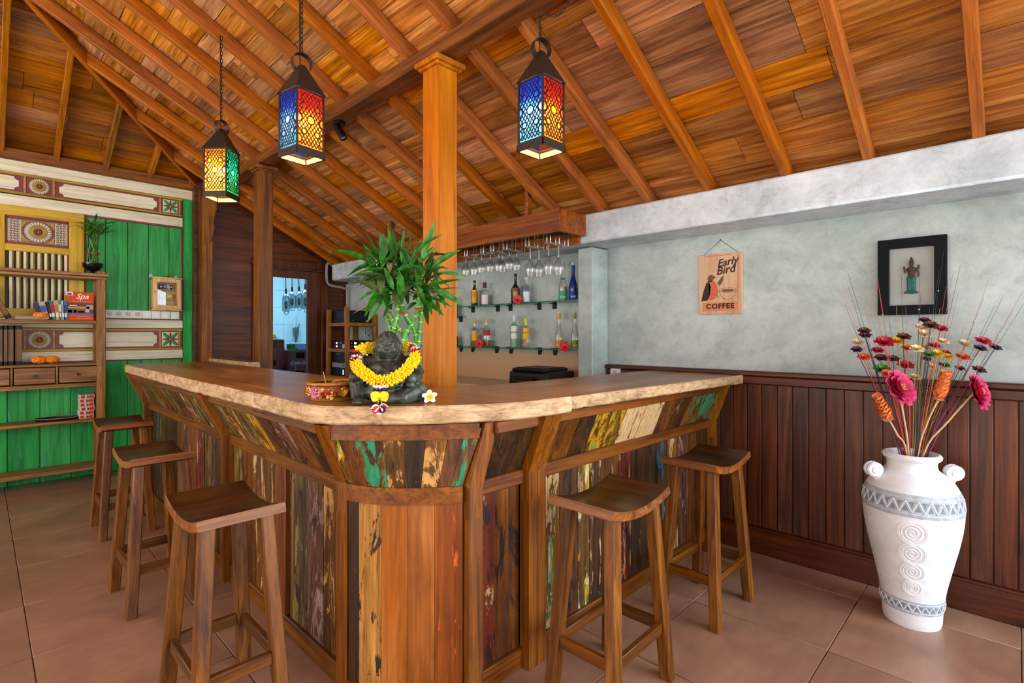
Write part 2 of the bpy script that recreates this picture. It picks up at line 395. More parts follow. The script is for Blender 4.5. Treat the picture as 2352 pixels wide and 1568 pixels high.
# ---------------------------------------------------------------- roof: main slope (local x runs down the slope) and hip over the green wall
TH = math.atan(0.52); CT = math.cos(TH)
m_back = plain('roof_underlay', '#1d120a', 0.9)
def yh(s): return 6.5 - (1.7 - (3.11 + s * CT))      # hip line on the main slope
s_top = -(3.11 + 1.6) / CT
me = MB(); hs = (1.7 - 3.11) / CT
poly = [(0.35, -1.6), (0.35, 6.75), (hs - .02, 6.75), (s_top, yh(s_top) + .25), (s_top, -1.6)]
me.prism(poly, 0.112, 0.15)
ceil = me.build('ceiling', m_back, smooth=0); struct(ceil)
ceil.location = (3.11, 0, 2.26); ceil.rotation_euler = (0, TH, 0)
rng = random.Random(3)
s = 0.30; row = 0; nb = 0; far = MB()
while s > s_top:
    w = 0.155 + rng.random() * 0.075
    s1, s0 = s, s - w
    y = 6.48
    lim1, lim0 = (yh(s1) + .05 if s1 < hs else 6.60), (yh(s0) + .05 if s0 < hs else 6.60)
    y = max(lim1, lim0)
    y -= rng.random() * 0.6
    ys = [max(lim1, lim0)]
    while y > -1.4:
        ys.append(y); y -= (0.42 + rng.random() * 0.5) if y > 3.2 else (0.85 + rng.random() * 0.8)
    ys.append(-1.4)
    for a, b in zip(ys[:-1], ys[1:]):
        if a - b < 0.02: continue
        A1, A0 = min(a, lim1), min(a, lim0)
        if A1 <= b + .01 or A0 <= b + .01: continue
        cy = (A1 + b) / 2; cs = (s0 + s1) / 2; g = 0.0018
        dz = 0.088 + rng.random() * 0.007
        m = MB(); p = [(s0 + g - cs, b + g - cy), (s1 - g - cs, b + g - cy), (s1 - g - cs, A1 - g - cy), (s0 + g - cs, A0 - g - cy)]
        m.hexa([(q[0], q[1], 0) for q in p] + [(q[0], q[1], 0.02) for q in p])
        if nb < 298: m.build('board', m_board, ceil, matrix=Matrix.Translation((cs, cy, dz)), smooth=0)
        else: far.add([(v[0] + cs, v[1] + cy, v[2] + dz) for v in m.v], m.f)
        nb += 1
    s = s0
if far.v: tag(far.build('far_boards', m_board, ceil, smooth=0), kind='stuff')
RY = [0.13, 0.545, 0.93, 1.36, 1.77, 2.15, 2.55, 2.95, 3.36, 3.77, 4.18, 4.6, 5.0, 5.4, 5.8, 6.18]
for yv in RY + [-0.28, -0.69, -1.1]:
    xt = max(-1.58, yv - 4.8 - 0.03); st = (xt - 3.11) / CT; sb = 0.26
    L = sb - st
    MB().box((0, 0, 0), (L, 0.042 + rng.random() * 0.005, 0.088), 0.004).build('rafter', m_rafter, ceil, matrix=Matrix.Translation(((sb + st) / 2, yv, 0.044)))
# hip face
hip = MB(); T0 = -5.0 / CT
hip.prism([(0.3, 0.3), (-3.4, 0.3), (-3.4, -3.4 / CT + .3), (0.3, 0.3 + .001)][:3], 0.112, 0.15)
hc = hip.build('ceiling.001', m_back, smooth=0); struct(hc)
hc.location = (1.7, 6.5, 2.26 + 0.52 * 1.41); hc.rotation_euler = (-TH, 0, 0)
t = 0.2
def xh(tt): return tt * CT + .05        # local x limit at local y = tt (negative)
while t > -3.1 / CT:
    w = 0.17 + rng.random() * 0.05; t0 = t - w
    x = -3.3; xs = [x]
    x += rng.random() * 0.9
    while x < 0: xs.append(x); x += 0.9 + rng.random() * 0.8
    xs.append(0.2)
    for a, b in zip(xs[:-1], xs[1:]):
        B1, B0 = min(b, xh(t)), min(b, xh(t0)); g = 0.0018
        if B1 < a + .02 or B0 < a + .02: continue
        cx_, ct_ = (a + B1) / 2, (t + t0) / 2
        p = [(a + g - cx_, t0 + g - ct_), (B0 - g - cx_, t0 + g - ct_), (B1 - g - cx_, t - g - ct_), (a + g - cx_, t - g - ct_)]
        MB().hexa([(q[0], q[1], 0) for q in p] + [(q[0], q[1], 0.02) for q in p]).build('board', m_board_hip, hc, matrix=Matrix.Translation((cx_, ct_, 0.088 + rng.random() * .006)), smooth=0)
    t = t0
for X in (1.62, 1.25, 0.88, 0.51, 0.14, -0.24, -0.62):
    lx = X - 1.7; tt = (lx) / CT
    MB().box((0, 0, 0), (0.042, -tt + 0.06, 0.088), 0.004).build('rafter', m_rafter_y, hc, matrix=Matrix.Translation((lx, tt / 2 + 0.03, 0.044)))
# hip rafter
d = Vector((-1, -1, 0.52)); L = 3.1
hr = MB().box((0, 0, 0), (L * d.length, 0.045, 0.10), 0.005)
q = Matrix.Translation(Vector((1.7, 6.5, 3.032)) + d * (L / 2)) @ d.to_track_quat('X', 'Z').to_matrix().to_4x4()
o = hr.build('trim_4', m_rafter); o.matrix_world = q; struct(o)
# wall plate above the green wall, purlin on the posts
struct(MB().box((0.1, 6.54, 3.005), (3.2, 0.13, 0.10), 0.008).build('beam_back', wood('wall_plate_wood', '#5f3a20', '#7d4f2e', '#936440', 'x', 0.55, 0.05, scale=0.9, bump=0.3)))
struct(MB().box((0.1, 6.66, 3.12), (3.2, 0.05, 0.35)).build('gap_board_back', m_beam))  # board added behind the plate to stop light leaking through the gap
# opposite slope of the roof, out of view, added to hold off overhead light
op = MB().hexa([(-4.2, -1.6, 3.2), (-1.6, -1.6, 4.75), (-1.6, 6.5, 4.75), (-4.2, 6.5, 3.2), (-4.2, -1.6, 3.25), (-1.6, -1.6, 4.8), (-1.6, 6.5, 4.8), (-4.2, 6.5, 3.25)]).build('roof', m_board_hip, smooth=0); struct(op)

# ---------------------------------------------------------------- green wall (wall_back)
YG = 6.55
m_green = wood('green_painted_wood', '#128530', '#1fa042', '#36b254', 'z', 0.5, 0.10, (('#3fae78', 0.60, 1.0),), scale=0.8, bump=0.2, blotch=.22, streak=.35, val=1.1, sat=1.0)
m_cream = wood('cream_painted_wood', '#d5cfae', '#e3dec2', '#ece7cf', 'x', 0.55, 0.05, scale=0.8, bump=0.15, blotch=.22, streak=.35, val=1.1, sat=1.0)
m_yellow = wood('yellow_painted_wood', '#a98a12', '#cfa514', '#dcb524', 'x', 0.5, 0.06, (('#8a8a2c', 0.63, 1.2),), scale=0.9, bump=0.2, blotch=.22, streak=.35, val=1.1, sat=1.0)
m_yellow_z = wood('yellow_painted_upright', '#b08d12', '#cfa514', '#dcb524', 'z', 0.5, 0.06, (('#8a8a2c', 0.66, 1.2),), scale=0.9, bump=0.2, blotch=.22, streak=.35, val=1.1, sat=1.0)
m_olive = wood('ochre_painted_moulding', '#8d741c', '#a98b25', '#b99a34', 'x', 0.5, 0.05, scale=0.9, blotch=.22, streak=.35, val=1.1, sat=1.0)
m_maroon = plain('maroon_paint', '#84303c', 0.5, nz=0.1, nscale=40)
m_white = plain('chalky_white_paint', '#ddd6bd', 0.6, nz=0.08, nscale=60)
m_brownslot = plain('dark_gap_paint', '#4a2c1a', 0.6)
m_pale = wood('pale_bar_paint', '#d2d09a', '#e2dfb2', '#e8e6c4', 'z', 0.5, 0.06, scale=1.0, blotch=.22, streak=.35, val=1.1, sat=1.0)
m_rosbase = plain('rosette_ground', '#9c8f80', .6, nz=.1, nscale=60)
m_leafp = plain('leaf_green_paint', '#2f8f46', 0.5, nz=0.08, nscale=40)
wb = MB().box((-0.2, YG + 0.06, 1.5), (3.75, 0.1, 3.0)).build('wall_back', m_brownslot, smooth=0); struct(wb)
P = lambda nm, x0, x1, z0, z1, th, mat, ch=0.004, y=YG: MB().box((0, 0, 0), (x1 - x0, th, z1 - z0), ch).build(nm, mat, wb, matrix=Matrix.Translation(((x0 + x1) / 2, y - th / 2, (z0 + z1) / 2)))
XL = -1.0
# wide green planks
edges = [-1.0, -.6, -.2, .17, .40, .62, .885, 1.066, 1.245, 1.429, 1.551]
for a, b in zip(edges[:-1], edges[1:]):
    if a >= 0.62: P('green_plank', a + .0015, b - .0015, 1.53, 2.53, 0.012 + R(.001), m_green)
for a, b in zip([-1, -.75, -.5, -.25, -.02, .18, .40, .62, .80, .885, 1.066, 1.18, 1.36], [-.75, -.5, -.25, -.02, .18, .40, .62, .80, .885, 1.066, 1.18, 1.36, 1.551]):
    P('green_plank', a + .0015, b - .0015, 0.0, 1.115, 0.012 + R(.001), m_green)
P('green_plank', 1.556, 1.655, 0.0, 2.85, 0.022, m_green)
P('cream_board', XL, 1.655, 2.85, 2.955, 0.035, m_cream)
P('cream_board', XL, 1.552, 2.545, 2.645, 0.030, m_cream)
P('cream_board', XL, 1.552, 1.44, 1.528, 0.030, m_cream)
P('cream_board', XL, 1.552, 1.12, 1.215, 0.030, m_cream)
P('maroon_strip', 0.72, 1.552, 2.525, 2.545, 0.024, m_maroon); P('maroon_strip', 1.535, 1.553, 1.53, 2.53, 0.026, m_maroon)
P('maroon_strip', XL, 1.552, 1.108, 1.121, 0.024, m_maroon); P('maroon_strip', XL, 1.552, 1.525, 1.537, 0.024, m_maroon)
def notched(x0, x1, z0, z1, r):
    pts = []
    def corner(cx_, cz, a0, a1):
        for i in range(6):
            a = a0 + (a1 - a0) * i / 5; pts.append((cx_ + r * math.cos(a), cz + r * math.sin(a)))
    # concave scallops at the four corners
    corner(x0, z0, PI / 2, 0); corner(x1, z0, PI, PI / 2); corner(x1, z1, 1.5 * PI, PI); corner(x0, z1, 2 * PI, 1.5 * PI)
    return pts
def frieze(zc, x0, x1, hz):
    y = YG - 0.02
    z0, z1 = zc - hz, zc + hz
    P('frieze_ground', x0, x1, z0, z1, 0.014, m_maroon, 0.002)
    P('moulding', x0, x1, z1 - 0.018, z1 + 0.004, 0.03, m_olive); P('moulding', x0, x1, z0 - 0.004, z0 + 0.018, 0.03, m_olive)
def prismY(poly, y, th, mat, name, parent): # polygon in XZ extruded towards the viewer
    m = MB(); n = len(poly)
    m.add([(p[0], y, p[1]) for p in poly] + [(p[0], y - th, p[1]) for p in poly], [list(range(n)), [n + i for i in range(n)][::-1]] + [(i, (i + 1) % n, n + (i + 1) % n, n + i) for i in range(n)])
    return m.build(name, mat, parent, smooth=0)
def rosette(cx_, cz, r, parent, name, ry=1.0):
    root = MB()
    T = Matrix.Translation((cx_, YG - 0.014, cz)) @ Matrix.Rotation(PI / 2, 4, 'X') @ Matrix.Diagonal((1, ry, 1, 1))
    base = MB(); base.lathe([(r, 0), (r, .004), (r * .93, .008), (r * .62, .010), (r * .55, .004)], 32, 0, T)
    g = base.build(name, m_rosbase, parent)
    m = MB()
    for i in range(24):
        a = 2 * PI * i / 24; m.ell((r * .80 * math.cos(a), r * .80 * math.sin(a), .008), (r * .17, r * .085, .007), 6, 4, 0, T, Euler((0, 0, a)))
    o = m.build('white_rays', m_white, g); tag(o, kind='stuff')
    m = MB(); m.lathe([(r * .64, .004), (r * .60, .012), (r * .34, .014), (r * .30, .006)], 28, 0, T)
    for i in range(20):
        a = 2 * PI * i / 20; m.ell((r * .46 * math.cos(a), r * .46 * math.sin(a), .012), (r * .17, r * .04, .005), 6, 4, 0, T, Euler((0, 0, a)))
    m.build('ochre_ring', m_olive, g)
    m = MB(); m.lathe([(r * .32, .004), (r * .30, .010), (0.001, .011)], 20, 0, T)
    for i in range(8):
        a = 2 * PI * i / 8; m.ell((r * .20 * math.cos(a), r * .20 * math.sin(a), .012), (r * .12, r * .07, .006), 7, 5, 0, T, Euler((0, 0, a)))
    m.build('maroon_flower', m_maroon, g)
    m = MB(); m.ell((0, 0, .014), (r * .09, r * .09, .008), 8, 6, 0, T); m.build('boss', m_yellow, g)
    return g
def cross_flower(cx_, cz, w, parent):
    P('flower_tile', cx_ - w, cx_ + w, cz - w, cz + w, 0.018, m_white, 0.002)
    T = Matrix.Translation((cx_, YG - 0.02, cz)) @ Matrix.Rotation(PI / 2, 4, 'X')
    for i in range(4):
        a = PI / 4 + PI / 2 * i
        m = MB(); m.ell((w * .68 * math.cos(a), w * .68 * math.sin(a), 0), (w * .58, w * .22, .008), 10, 6, 0, T, Euler((0, 0, a))); m.build('green_petal', m_leafp, parent)
    m = MB()
    for i in range(4):
        a = PI / 2 * i
        for dd, rr in ((.35, .22), (.62, .16), (.82, .12)):
            m.ell((w * dd * math.cos(a), w * dd * math.sin(a), 0), (w * rr, w * rr * .8, .007), 8, 5, 0, T, Euler((0, 0, a)))
    m.build('maroon_buds', m_maroon, parent)
    m = MB().ell((0, 0, .003), (w * .12, w * .12, .008), 8, 6, 0, T); m.build('boss', m_yellow, parent)
for zc, hz in ((2.752, 0.093), (1.326, 0.105)):
    frieze(zc, XL, 1.551, hz)
    for x0, x1 in ((-0.75, 0.275), (0.515, 1.335)):
        prismY(notched(x0 + .02, x1 - .02, zc - hz + .032, zc + hz - .032, 0.032), YG - 0.013, 0.006, m_cream, 'cream_panel', wb)
    for x0 in (0.295, 0.495, 1.345, 1.525):
        P('divider', x0 - .008, x0 + .008, zc - hz, zc + hz, 0.022, m_olive, 0.002)
    rosette(0.395, zc, hz * .78, wb, 'rosette')
    cross_flower(1.437, zc, hz * .72, wb)
# yellow framed carved shutter with bars
P('yellow_rail', -0.05, 0.72, 2.455, 2.545, 0.034, m_yellow); P('yellow_stile', 0.605, 0.718, 1.53, 2.455, 0.034, m_yellow_z)
P('yellow_stile', -0.058, 0.165, 1.53, 2.455, 0.034, m_yellow_z); P('yellow_stile', -0.6, -0.06, 1.53, 2.545, 0.030, m_green)
P('yellow_rail', 0.165, 0.605, 2.135, 2.20, 0.034, m_yellow); P('yellow_rail', 0.165, 0.605, 1.53, 1.615, 0.034, m_yellow)
P('maroon_strip', 0.165, 0.605, 2.437, 2.456, 0.028, m_maroon); P('maroon_strip', 0.165, 0.605, 2.20, 2.214, 0.028, m_maroon)
P('maroon_strip', 0.165, 0.178, 2.2, 2.45, 0.028, m_maroon); P('maroon_strip', 0.592, 0.606, 1.6, 2.45, 0.028, m_maroon); P('maroon_strip', 0.718, 0.728, 1.53, 2.53, 0.028, m_maroon)
P('carved_ground', 0.178, 0.592, 2.214, 2.437, 0.012, plain('greyed_pink_ground', '#8a6a66', .6), 0.002)
P('medallion_ground', 0.275, 0.500, 2.228, 2.425, 0.016, m_maroon, 0.002)
for sx, sz in ((-1, -1), (-1, 1), (1, -1), (1, 1)):
    prismY([(0.3875 + sx * .112, 2.3265 + sz * .098), (0.3875 + sx * .04, 2.3265 + sz * .098), (0.3875 + sx * .085, 2.3265 + sz * .072), (0.3875 + sx * .112, 2.3265 + sz * .03)], YG - .015, .006, m_olive, 'corner_leaf', wb)
rosette(0.3875, 2.3265, 0.098, wb, 'rosette')
fret = MB(); rr = random.Random(5)
for x0, x1 in ((0.185, 0.268), (0.507, 0.588)):
    for i in range(9):
        for j in range(4):
            xx = x0 + (x1 - x0) * (j + .5) / 4; zz = 2.228 + 0.197 * (i + .5) / 9
            if (i + j) % 2: fret.box((xx, YG - .016, zz), (.024, .012, .006))
            else: fret.box((xx, YG - .016, zz), (.006, .012, .026))
    fret.box((x0, YG - .016, 2.3265), (.007, .012, .2)); fret.box((x1, YG - .016, 2.3265), (.007, .012, .2))
tag(fret.build('fretwork', m_white, wb, smooth=0), kind='stuff')
for i in range(9):
    xx = 0.207 + i * 0.0475
    P('pale_bar', xx - .016, xx + .004, 1.615, 2.135, 0.026, m_pale, .003)
    P('ochre_bar', xx + .004, xx + .013, 1.615, 2.135, 0.016, m_olive, .001)

# ---------------------------------------------------------------- dark wall with the door, kitchen behind it
YD = 6.42
XC = XW + 0.02
wd = MB()
def gz(x): return 2.26 + 0.52 * (3.11 - x) + 0.11
wd.hexa([(1.64, YD + .02, 0), (2.225, YD + .02, 0), (2.225, YD + .1, 0), (1.64, YD + .1, 0), (1.64, YD + .02, gz(1.64)), (2.225, YD + .02, gz(2.225)), (2.225, YD + .1, gz(2.225)), (1.64, YD + .1, gz(1.64))])
wd.hexa([(3.16, YD + .02, 0), (3.6, YD + .02, 0), (3.6, YD + .1, 0), (3.16, YD + .1, 0), (3.16, YD + .02, 2.3), (3.6, YD + .02, 2.06), (3.6, YD + .1, 2.06), (3.16, YD + .1, 2.3)])
wd.hexa([(2.225, YD + .02, 2.27), (3.16, YD + .02, 2.27), (3.16, YD + .1, 2.27), (2.225, YD + .1, 2.27), (2.225, YD + .02, gz(2.225)), (3.16, YD + .02, gz(3.16)), (3.16, YD + .1, gz(3.16)), (2.225, YD + .1, gz(2.225))])
wdo = wd.build('wall_back.001', m_darkwood, smooth=0); struct(wdo)
z = 0.05; prs = [0.29, 0.25, 0.3, 0.22, 0.27, 0.31, 0.24, 0.27, 0.3, 0.26, 0.24, 0.3]; k = 0
def clipped(x0, x1, z0, z1):
    # board clipped by the slope above it
    zs = lambda x: gz(x) - 0.055
    pts = [(x0, z0), (x1, z0)]
    if zs(x1) >= z1: pts += [(x1, z1)]
    elif zs(x1) > z0: pts += [(x1, zs(x1)), (max(x0, 3.11 - (z1 - 2.265) / .52), min(z1, zs(x0)))]
    else: pts = [(x0, z0), (max(x0 + .01, 3.11 - (z0 - 2.265) / .52), z0), (max(x0, 3.11 - (z1 - 2.265) / .52), min(z1, zs(x0)))]
    if zs(x0) >= z1: pts.append((x0, z1))
    elif zs(x0) > z0: pts.append((x0, zs(x0)))
    else: return None
    out = []
    for p in pts:
        if not out or (abs(p[0] - out[-1][0]) + abs(p[1] - out[-1][1])) > 1e-3: out.append(p)
    if abs(out[0][0] - out[-1][0]) + abs(out[0][1] - out[-1][1]) < 1e-3: out.pop()
    return out if len(out) > 2 else None
while z < 3.0:
    h = prs[k % len(prs)]; k += 1
    for x0, x1 in (((1.79, 2.222), (3.162, 3.5)) if z + h < 2.32 else ((1.79, 3.2),)):
        p = clipped(x0, x1, z + .002, z + h - .002)
        if p: prismY(p, YD + .02, 0.014 + R(.002), m_darkwood, 'plank', wdo)
    z += h
# door
dr = MB(); Y0 = YD + 0.01
dr.box((2.27, Y0, 1.094), (0.09, .11, 2.188), .006).box((3.115, Y0, 1.094), (0.09, .11, 2.188), .006).box((2.69, Y0, 2.235), (0.94, .114, .09), .006)
dr.box((2.312, Y0 - .05, 1.08), (0.03, .03, 2.16), .006).box((3.07, Y0 - .05, 1.08), (0.03, .03, 2.16), .006).box((2.69, Y0 - .053, 2.178), (.79, .03, .03), .006)
dor = dr.build('door_1', m_darkwood_z); struct(dor)
lf = MB(); lf.box((2.365, Y0, 1.09), (.105, .045, 2.18), .005).box((2.98, Y0, 1.09), (.185, .045, 2.18), .005).box((2.65, Y0, 2.13), (.49, .040, .12), .005).box((2.65, Y0, .15), (.49, .040, .3), .005)
lf.build('door_leaf', m_darkwood_z, dor)
m_pane = glass('door_glass', (0.93, 0.97, 0.98), 0.02, gloss=0.04)
MB().box((2.65, Y0, 1.19), (.49, .006, 1.78)).build('pane', m_pane, dor, smooth=0)
m_ktile = plain('kitchen_wall_tile', '#dfe8ea', 0.18, var=0.03)
kb = MB().box((3.2, 9.35, 1.3), (3.1, .1, 2.8)).box((1.7, 7.98, 1.3), (.1, 2.8, 2.8)).box((4.75, 7.98, 1.3), (.1, 2.8, 2.8)).box((4.2, 6.62, 1.3), (1.1, .08, 2.8)).box((3.2, 7.98, 2.72), (3.1, 2.8, .1)).box((3.2, 7.98, -.06), (3.1, 2.8, .1))
kbo = kb.build('wall_kitchen', plain('kitchen_joint', '#cfd9dc', 0.6), smooth=0); struct(kbo)
kt = None
for i in range(12):
    for j in range(9):
        if kt is None: kt = MB().box((0, 0, 0), (.246, .01, .296), .002).build('wall_tile', m_ktile, kbo); o = kt
        else: o = kt.copy(); COL.objects.link(o)
        o.location = (1.88 + i * .25, 9.296, .2 + j * .3)
# ---------------------------------------------------------------- bar counter: base clad in reclaimed boards
W_ = lambda n, a, b, c, paints=(), r=0.5, **k: wood(n, a, b, c, 'z', r, 0.18, paints, scale=0.9, bump=0.45, **k)
bw = dict(
 brown=W_('reclaimed_brown', '#3a1e0c', '#5f3619', '#7a4a26', (('#26140a', .565, .7), ('#94683a', .82, 1.0))),
 dark=W_('reclaimed_dark', '#1c0f08', '#33200f', '#4d2f1a', (('#7d5830', .595, 1.0),)),
 orange=wood('clean_orange_teak', '#7a4420', '#92542a', '#a2653a', 'z', 0.38, 0.06, (), scale=0.6, bump=0.05, streak=.45, sat=1.05),
 olive=W_('weathered_olive', '#33230f', '#5a4322', '#7d6336', (('#8d7442', .54, 1.2), ('#20160c', .72, 1.0))),
 pinkgrey=W_('weathered_pink', '#3c2418', '#5c3c2e', '#755446', (('#33221b', .55, 1.2), ('#a08070', .72, 1.0))),
 cream=W_('cream_flaked', '#33200f', '#5d3a1e', '#7a5232', (('#c9a472', .52, 1.0),)),
 creamgreen=W_('cream_green_flaked', '#3d2614', '#6d4a2a', '#8a6540', (('#c3a06c', .47, 1.0), ('#3f7a4e', .70, 1.2))),
 green=W_('green_flaked', '#3d2614', '#6b4522', '#7d552c', (('#2f8a5e', .50, 1.2),)),
 teal=W_('teal_traces', '#241a14', '#44301f', '#5d4128', (('#2a6a7c', .56, .8), ('#141210', .70, 1.0))),
 yellow=W_('yellow_flaked', '#352412', '#5d4420', '#75582c', (('#c08a14', .48, 1.2), ('#5a8a3c', .74, 1.2))),
 multi=W_('many_coloured_flakes', '#2a1c10', '#5a3d20', '#7a5530', (('#4a8a3a', .52, 1.0), ('#c9930f', .70, 1.0), ('#d9c49a', .88, 1.2))),
 maroon=W_('maroon_flaked', '#3b1712', '#5d2a20', '#74402f', (('#b58d62', .55, 1.3), ('#241410', .72, 1.0))),
 redorange=wood('teak_with_red_paint', '#713b20', '#864a2a', '#955838', 'z', 0.42, 0.05, (('#e0562a', .575, .8),), scale=0.7, bump=0.2),
 holes=W_('wormy_pale_board', '#6d4a30', '#a0764f', '#b0875e', (('#2a201a', .545, 1.3),)),
 speckle=W_('dark_speckled', '#1f140c', '#3f2617', '#5d3c26', (('#b8946a', .56, 1.6),)),
 tan=W_('tan_patched', '#3a2412', '#5d3c1e', '#7a5228', (('#c8924c', .53, 1.1),)),
)
m_trimz = wood('bar_upright_teak', '#5f3619', '#784724', '#8a5830', 'z', 0.42, 0.05, scale=0.8, bump=0.15)
m_trimx = wood('bar_rail_teak', '#562c14', '#70401e', '#83502b', 'x', 0.42, 0.08, scale=0.8, bump=0.15)
m_trimy = wood('bar_rail_teak_long', '#4f2c12', '#683e1d', '#7a4e28', 'y', 0.42, 0.08, scale=0.8, bump=0.15)
bar = thing('bar_counter', 'L-shaped bar counter clad in flaking reclaimed boat boards with a rounded corner', 'bar counter', (1.0, 1.9, 0))
BL = bar.location
ZR0, ZR1 = 0.765, 0.82           # rail between skirt and panels
ZT = 1.055
core = MB()
core.prism([(1.03, 5.15), (1.03, 1.9), (1.31, 1.55), (1.36, 1.53), (3.42, 1.53), (3.42, 1.75), (1.45, 1.75), (1.25, 1.95), (1.25, 5.15)], 0.03, 1.05)
core.build('core', plain('bar_core', '#20140c', 0.9), bar, world=True, smooth=0)
def vplank(p0, p1, z0, z1, mat, th=0.022, name='plank', lean=None):
    """board between plan points p0,p1 standing from z0 to z1; lean gives plan points at the top"""
    p0 = Vector((p0[0], p0[1], 0)); p1 = Vector((p1[0], p1[1], 0)); d = (p1 - p0).normalized(); n = Vector((d.y, -d.x, 0))
    q0, q1 = (p0, p1) if lean is None else (Vector((lean[0][0], lean[0][1], 0)), Vector((lean[1][0], lean[1][1], 0)))
    j = R(0.0025)
    nb = n; g = 0.0015
    p0 = p0 + d * g; p1 = p1 - d * g; q0 = q0 + d * g; q1 = q1 - d * g
    Z0, Z1 = Vector((0, 0, z0)), Vector((0, 0, z1))
    a = [p0 + n * j + Z0, p1 + n * j + Z0, p1 + n * (j - th) + Z0, p0 + n * (j - th) + Z0]
    b = [q0 + n * j + Z1, q1 + n * j + Z1, q1 + n * (j - th) + Z1, q0 + n * (j - th) + Z1]
    c = (a[0] + b[1]) / 2
    m = MB().hexa([x - c for x in a + b])
    return m.build(name, mat, bar, matrix=Matrix.Translation(c - BL), smooth=0)
def run(seq, pt, z0, z1, lean=None):
    for a, b, mt in seq:
        vplank(pt(a), pt(b), z0, z1, bw[mt], lean=None if lean is None else (lean(a), lean(b)))
# left arm faces -X : order so the outward normal is -X (going towards -Y)
LY = [(5.18, 5.02, 'dark'), (5.02, 4.86, 'teal'), (4.86, 4.68, 'olive'), (4.68, 4.5, 'brown'), (4.5, 4.36, 'dark'), (4.36, 4.2, 'brown'), (4.2, 4.03, 'pinkgrey'), (4.03, 3.86, 'brown'), (3.86, 3.7, 'maroon'), (3.7, 3.53, 'olive'), (3.53, 3.38, 'brown'), (3.38, 3.22, 'dark'),
      (3.16, 3.0, 'olive'), (3.0, 2.86, 'brown'), (2.86, 2.72, 'cream'), (2.72, 2.58, 'tan'), (2.58, 2.46, 'brown'), (2.40, 2.22, 'olive'), (2.22, 2.07, 'pinkgrey'), (2.07, 1.97, 'tan'), (1.97, 1.875, 'brown')]
run(LY, lambda y: (1.0, y), 0.085, ZR0)
LS = [(5.18, 4.95, 'olive'), (4.95, 4.73, 'brown'), (4.73, 4.52, 'olive'), (4.52, 4.32, 'brown'), (4.32, 4.1, 'olive'), (4.1, 3.9, 'brown'), (3.9, 3.72, 'cream'), (3.72, 3.5, 'olive'), (3.5, 3.33, 'cream'), (3.33, 3.18, 'cream'), (3.18, 3.0, 'olive'), (3.0, 2.82, 'tan'), (2.82, 2.66, 'olive'), (2.66, 2.5, 'yellow'), (2.5, 2.34, 'brown'), (2.34, 2.18, 'pinkgrey'), (2.18, 2.02, 'brown'), (2.02, 1.88, 'dark')]
run(LS, lambda y: (0.985, y), ZR1, ZT - .02, lambda y: (0.868, y))
# right arm faces -Y : going towards +X
RX = [(1.335, 1.43, 'maroon'), (1.43, 1.57, 'brown'), (1.685, 1.83, 'creamgreen'), (1.83, 1.97, 'brown'), (1.97, 2.06, 'multi'), (2.06, 2.16, 'speckle'), (2.16, 2.32, 'speckle'), (2.32, 2.44, 'maroon'), (2.44, 2.62, 'dark'), (2.62, 2.80, 'teal'), (2.80, 2.98, 'cream'), (2.98, 3.12, 'pinkgrey'), (3.12, 3.25, 'brown'), (3.25, 3.42, 'dark')]
run(RX, lambda x: (x, 1.488), 0.085, ZR0)
RS = [(1.345, 1.47, 'dark'), (1.47, 1.60, 'dark'), (1.71, 1.87, 'brown'), (1.87, 2.0, 'dark'), (2.0, 2.13, 'yellow'), (2.13, 2.26, 'yellow'), (2.26, 2.45, 'cream'), (2.45, 2.64, 'cream'), (2.64, 2.80, 'brown'), (2.80, 2.97, 'dark'), (2.97, 3.18, 'green'), (3.18, 3.40, 'green')]
for i in range(len(RS)):
    pass
bw['creambig'] = W_('big_cream_flakes', '#1f160e', '#3a2716', '#5d3c22', (('#d3ad78', .43, .55),))
RS[6] = (2.26, 2.45, 'creambig'); RS[7] = (2.45, 2.64, 'creambig')
run(RS, lambda x: (x, 1.475), ZR1, ZT - .02, lambda x: (x, 1.385))
# rounded corner
bot = smooth_path([(0.968, 1.80, 0), (1.005, 1.70, 0), (1.07, 1.61, 0), (1.15, 1.535, 0), (1.245, 1.468, 0)], 8)
top = smooth_path([(0.868, 1.815, 0), (0.94, 1.70, 0), (1.06, 1.575, 0), (1.17, 1.49, 0), (1.29, 1.412, 0)], 8)
def along(path, t):
    L = [0]
    for a, b in zip(path[:-1], path[1:]): L.append(L[-1] + (b - a).length)
    s = t * L[-1]
    for i in range(len(path) - 1):
        if L[i + 1] >= s - 1e-9: return path[i].lerp(path[i + 1], (s - L[i]) / (L[i + 1] - L[i]))
    return path[-1]
def cplank(t0, t1, path0, path1, z0, z1, mat, th=0.022, name='plank', n=4, out=0.0):
    rings = []
    c = along(path0, (t0 + t1) / 2)
    for i in range(n + 1):
        t = t0 + (t1 - t0) * i / n + (0.0013 if i == 0 else -0.0013 if i == n else 0)
        r = []
        for pa, zz in ((path0, z0), (path1, z1)):
            p = along(pa, t); d = (along(pa, min(1, t + .02)) - along(pa, max(0, t - .02))).normalized(); nn = Vector((d.y, -d.x, 0))
            r.append((p + nn * out + Vector((0, 0, zz)), p + nn * (out - th) + Vector((0, 0, zz))))
        rings.append([r[0][0] - c, r[1][0] - c, r[1][1] - c, r[0][1] - c])
    return MB().loft(rings).build(name, mat, bar, matrix=Matrix.Translation(c - BL), smooth=30)
for a, b, mt in ((0, .115, 'dark'), (.115, .33, 'holes'), (.33, .55, 'orange'), (.55, .77, 'orange'), (.77, 1, 'redorange')):
    cplank(a, b, bot, bot, 0.085, ZR0, bw[mt])
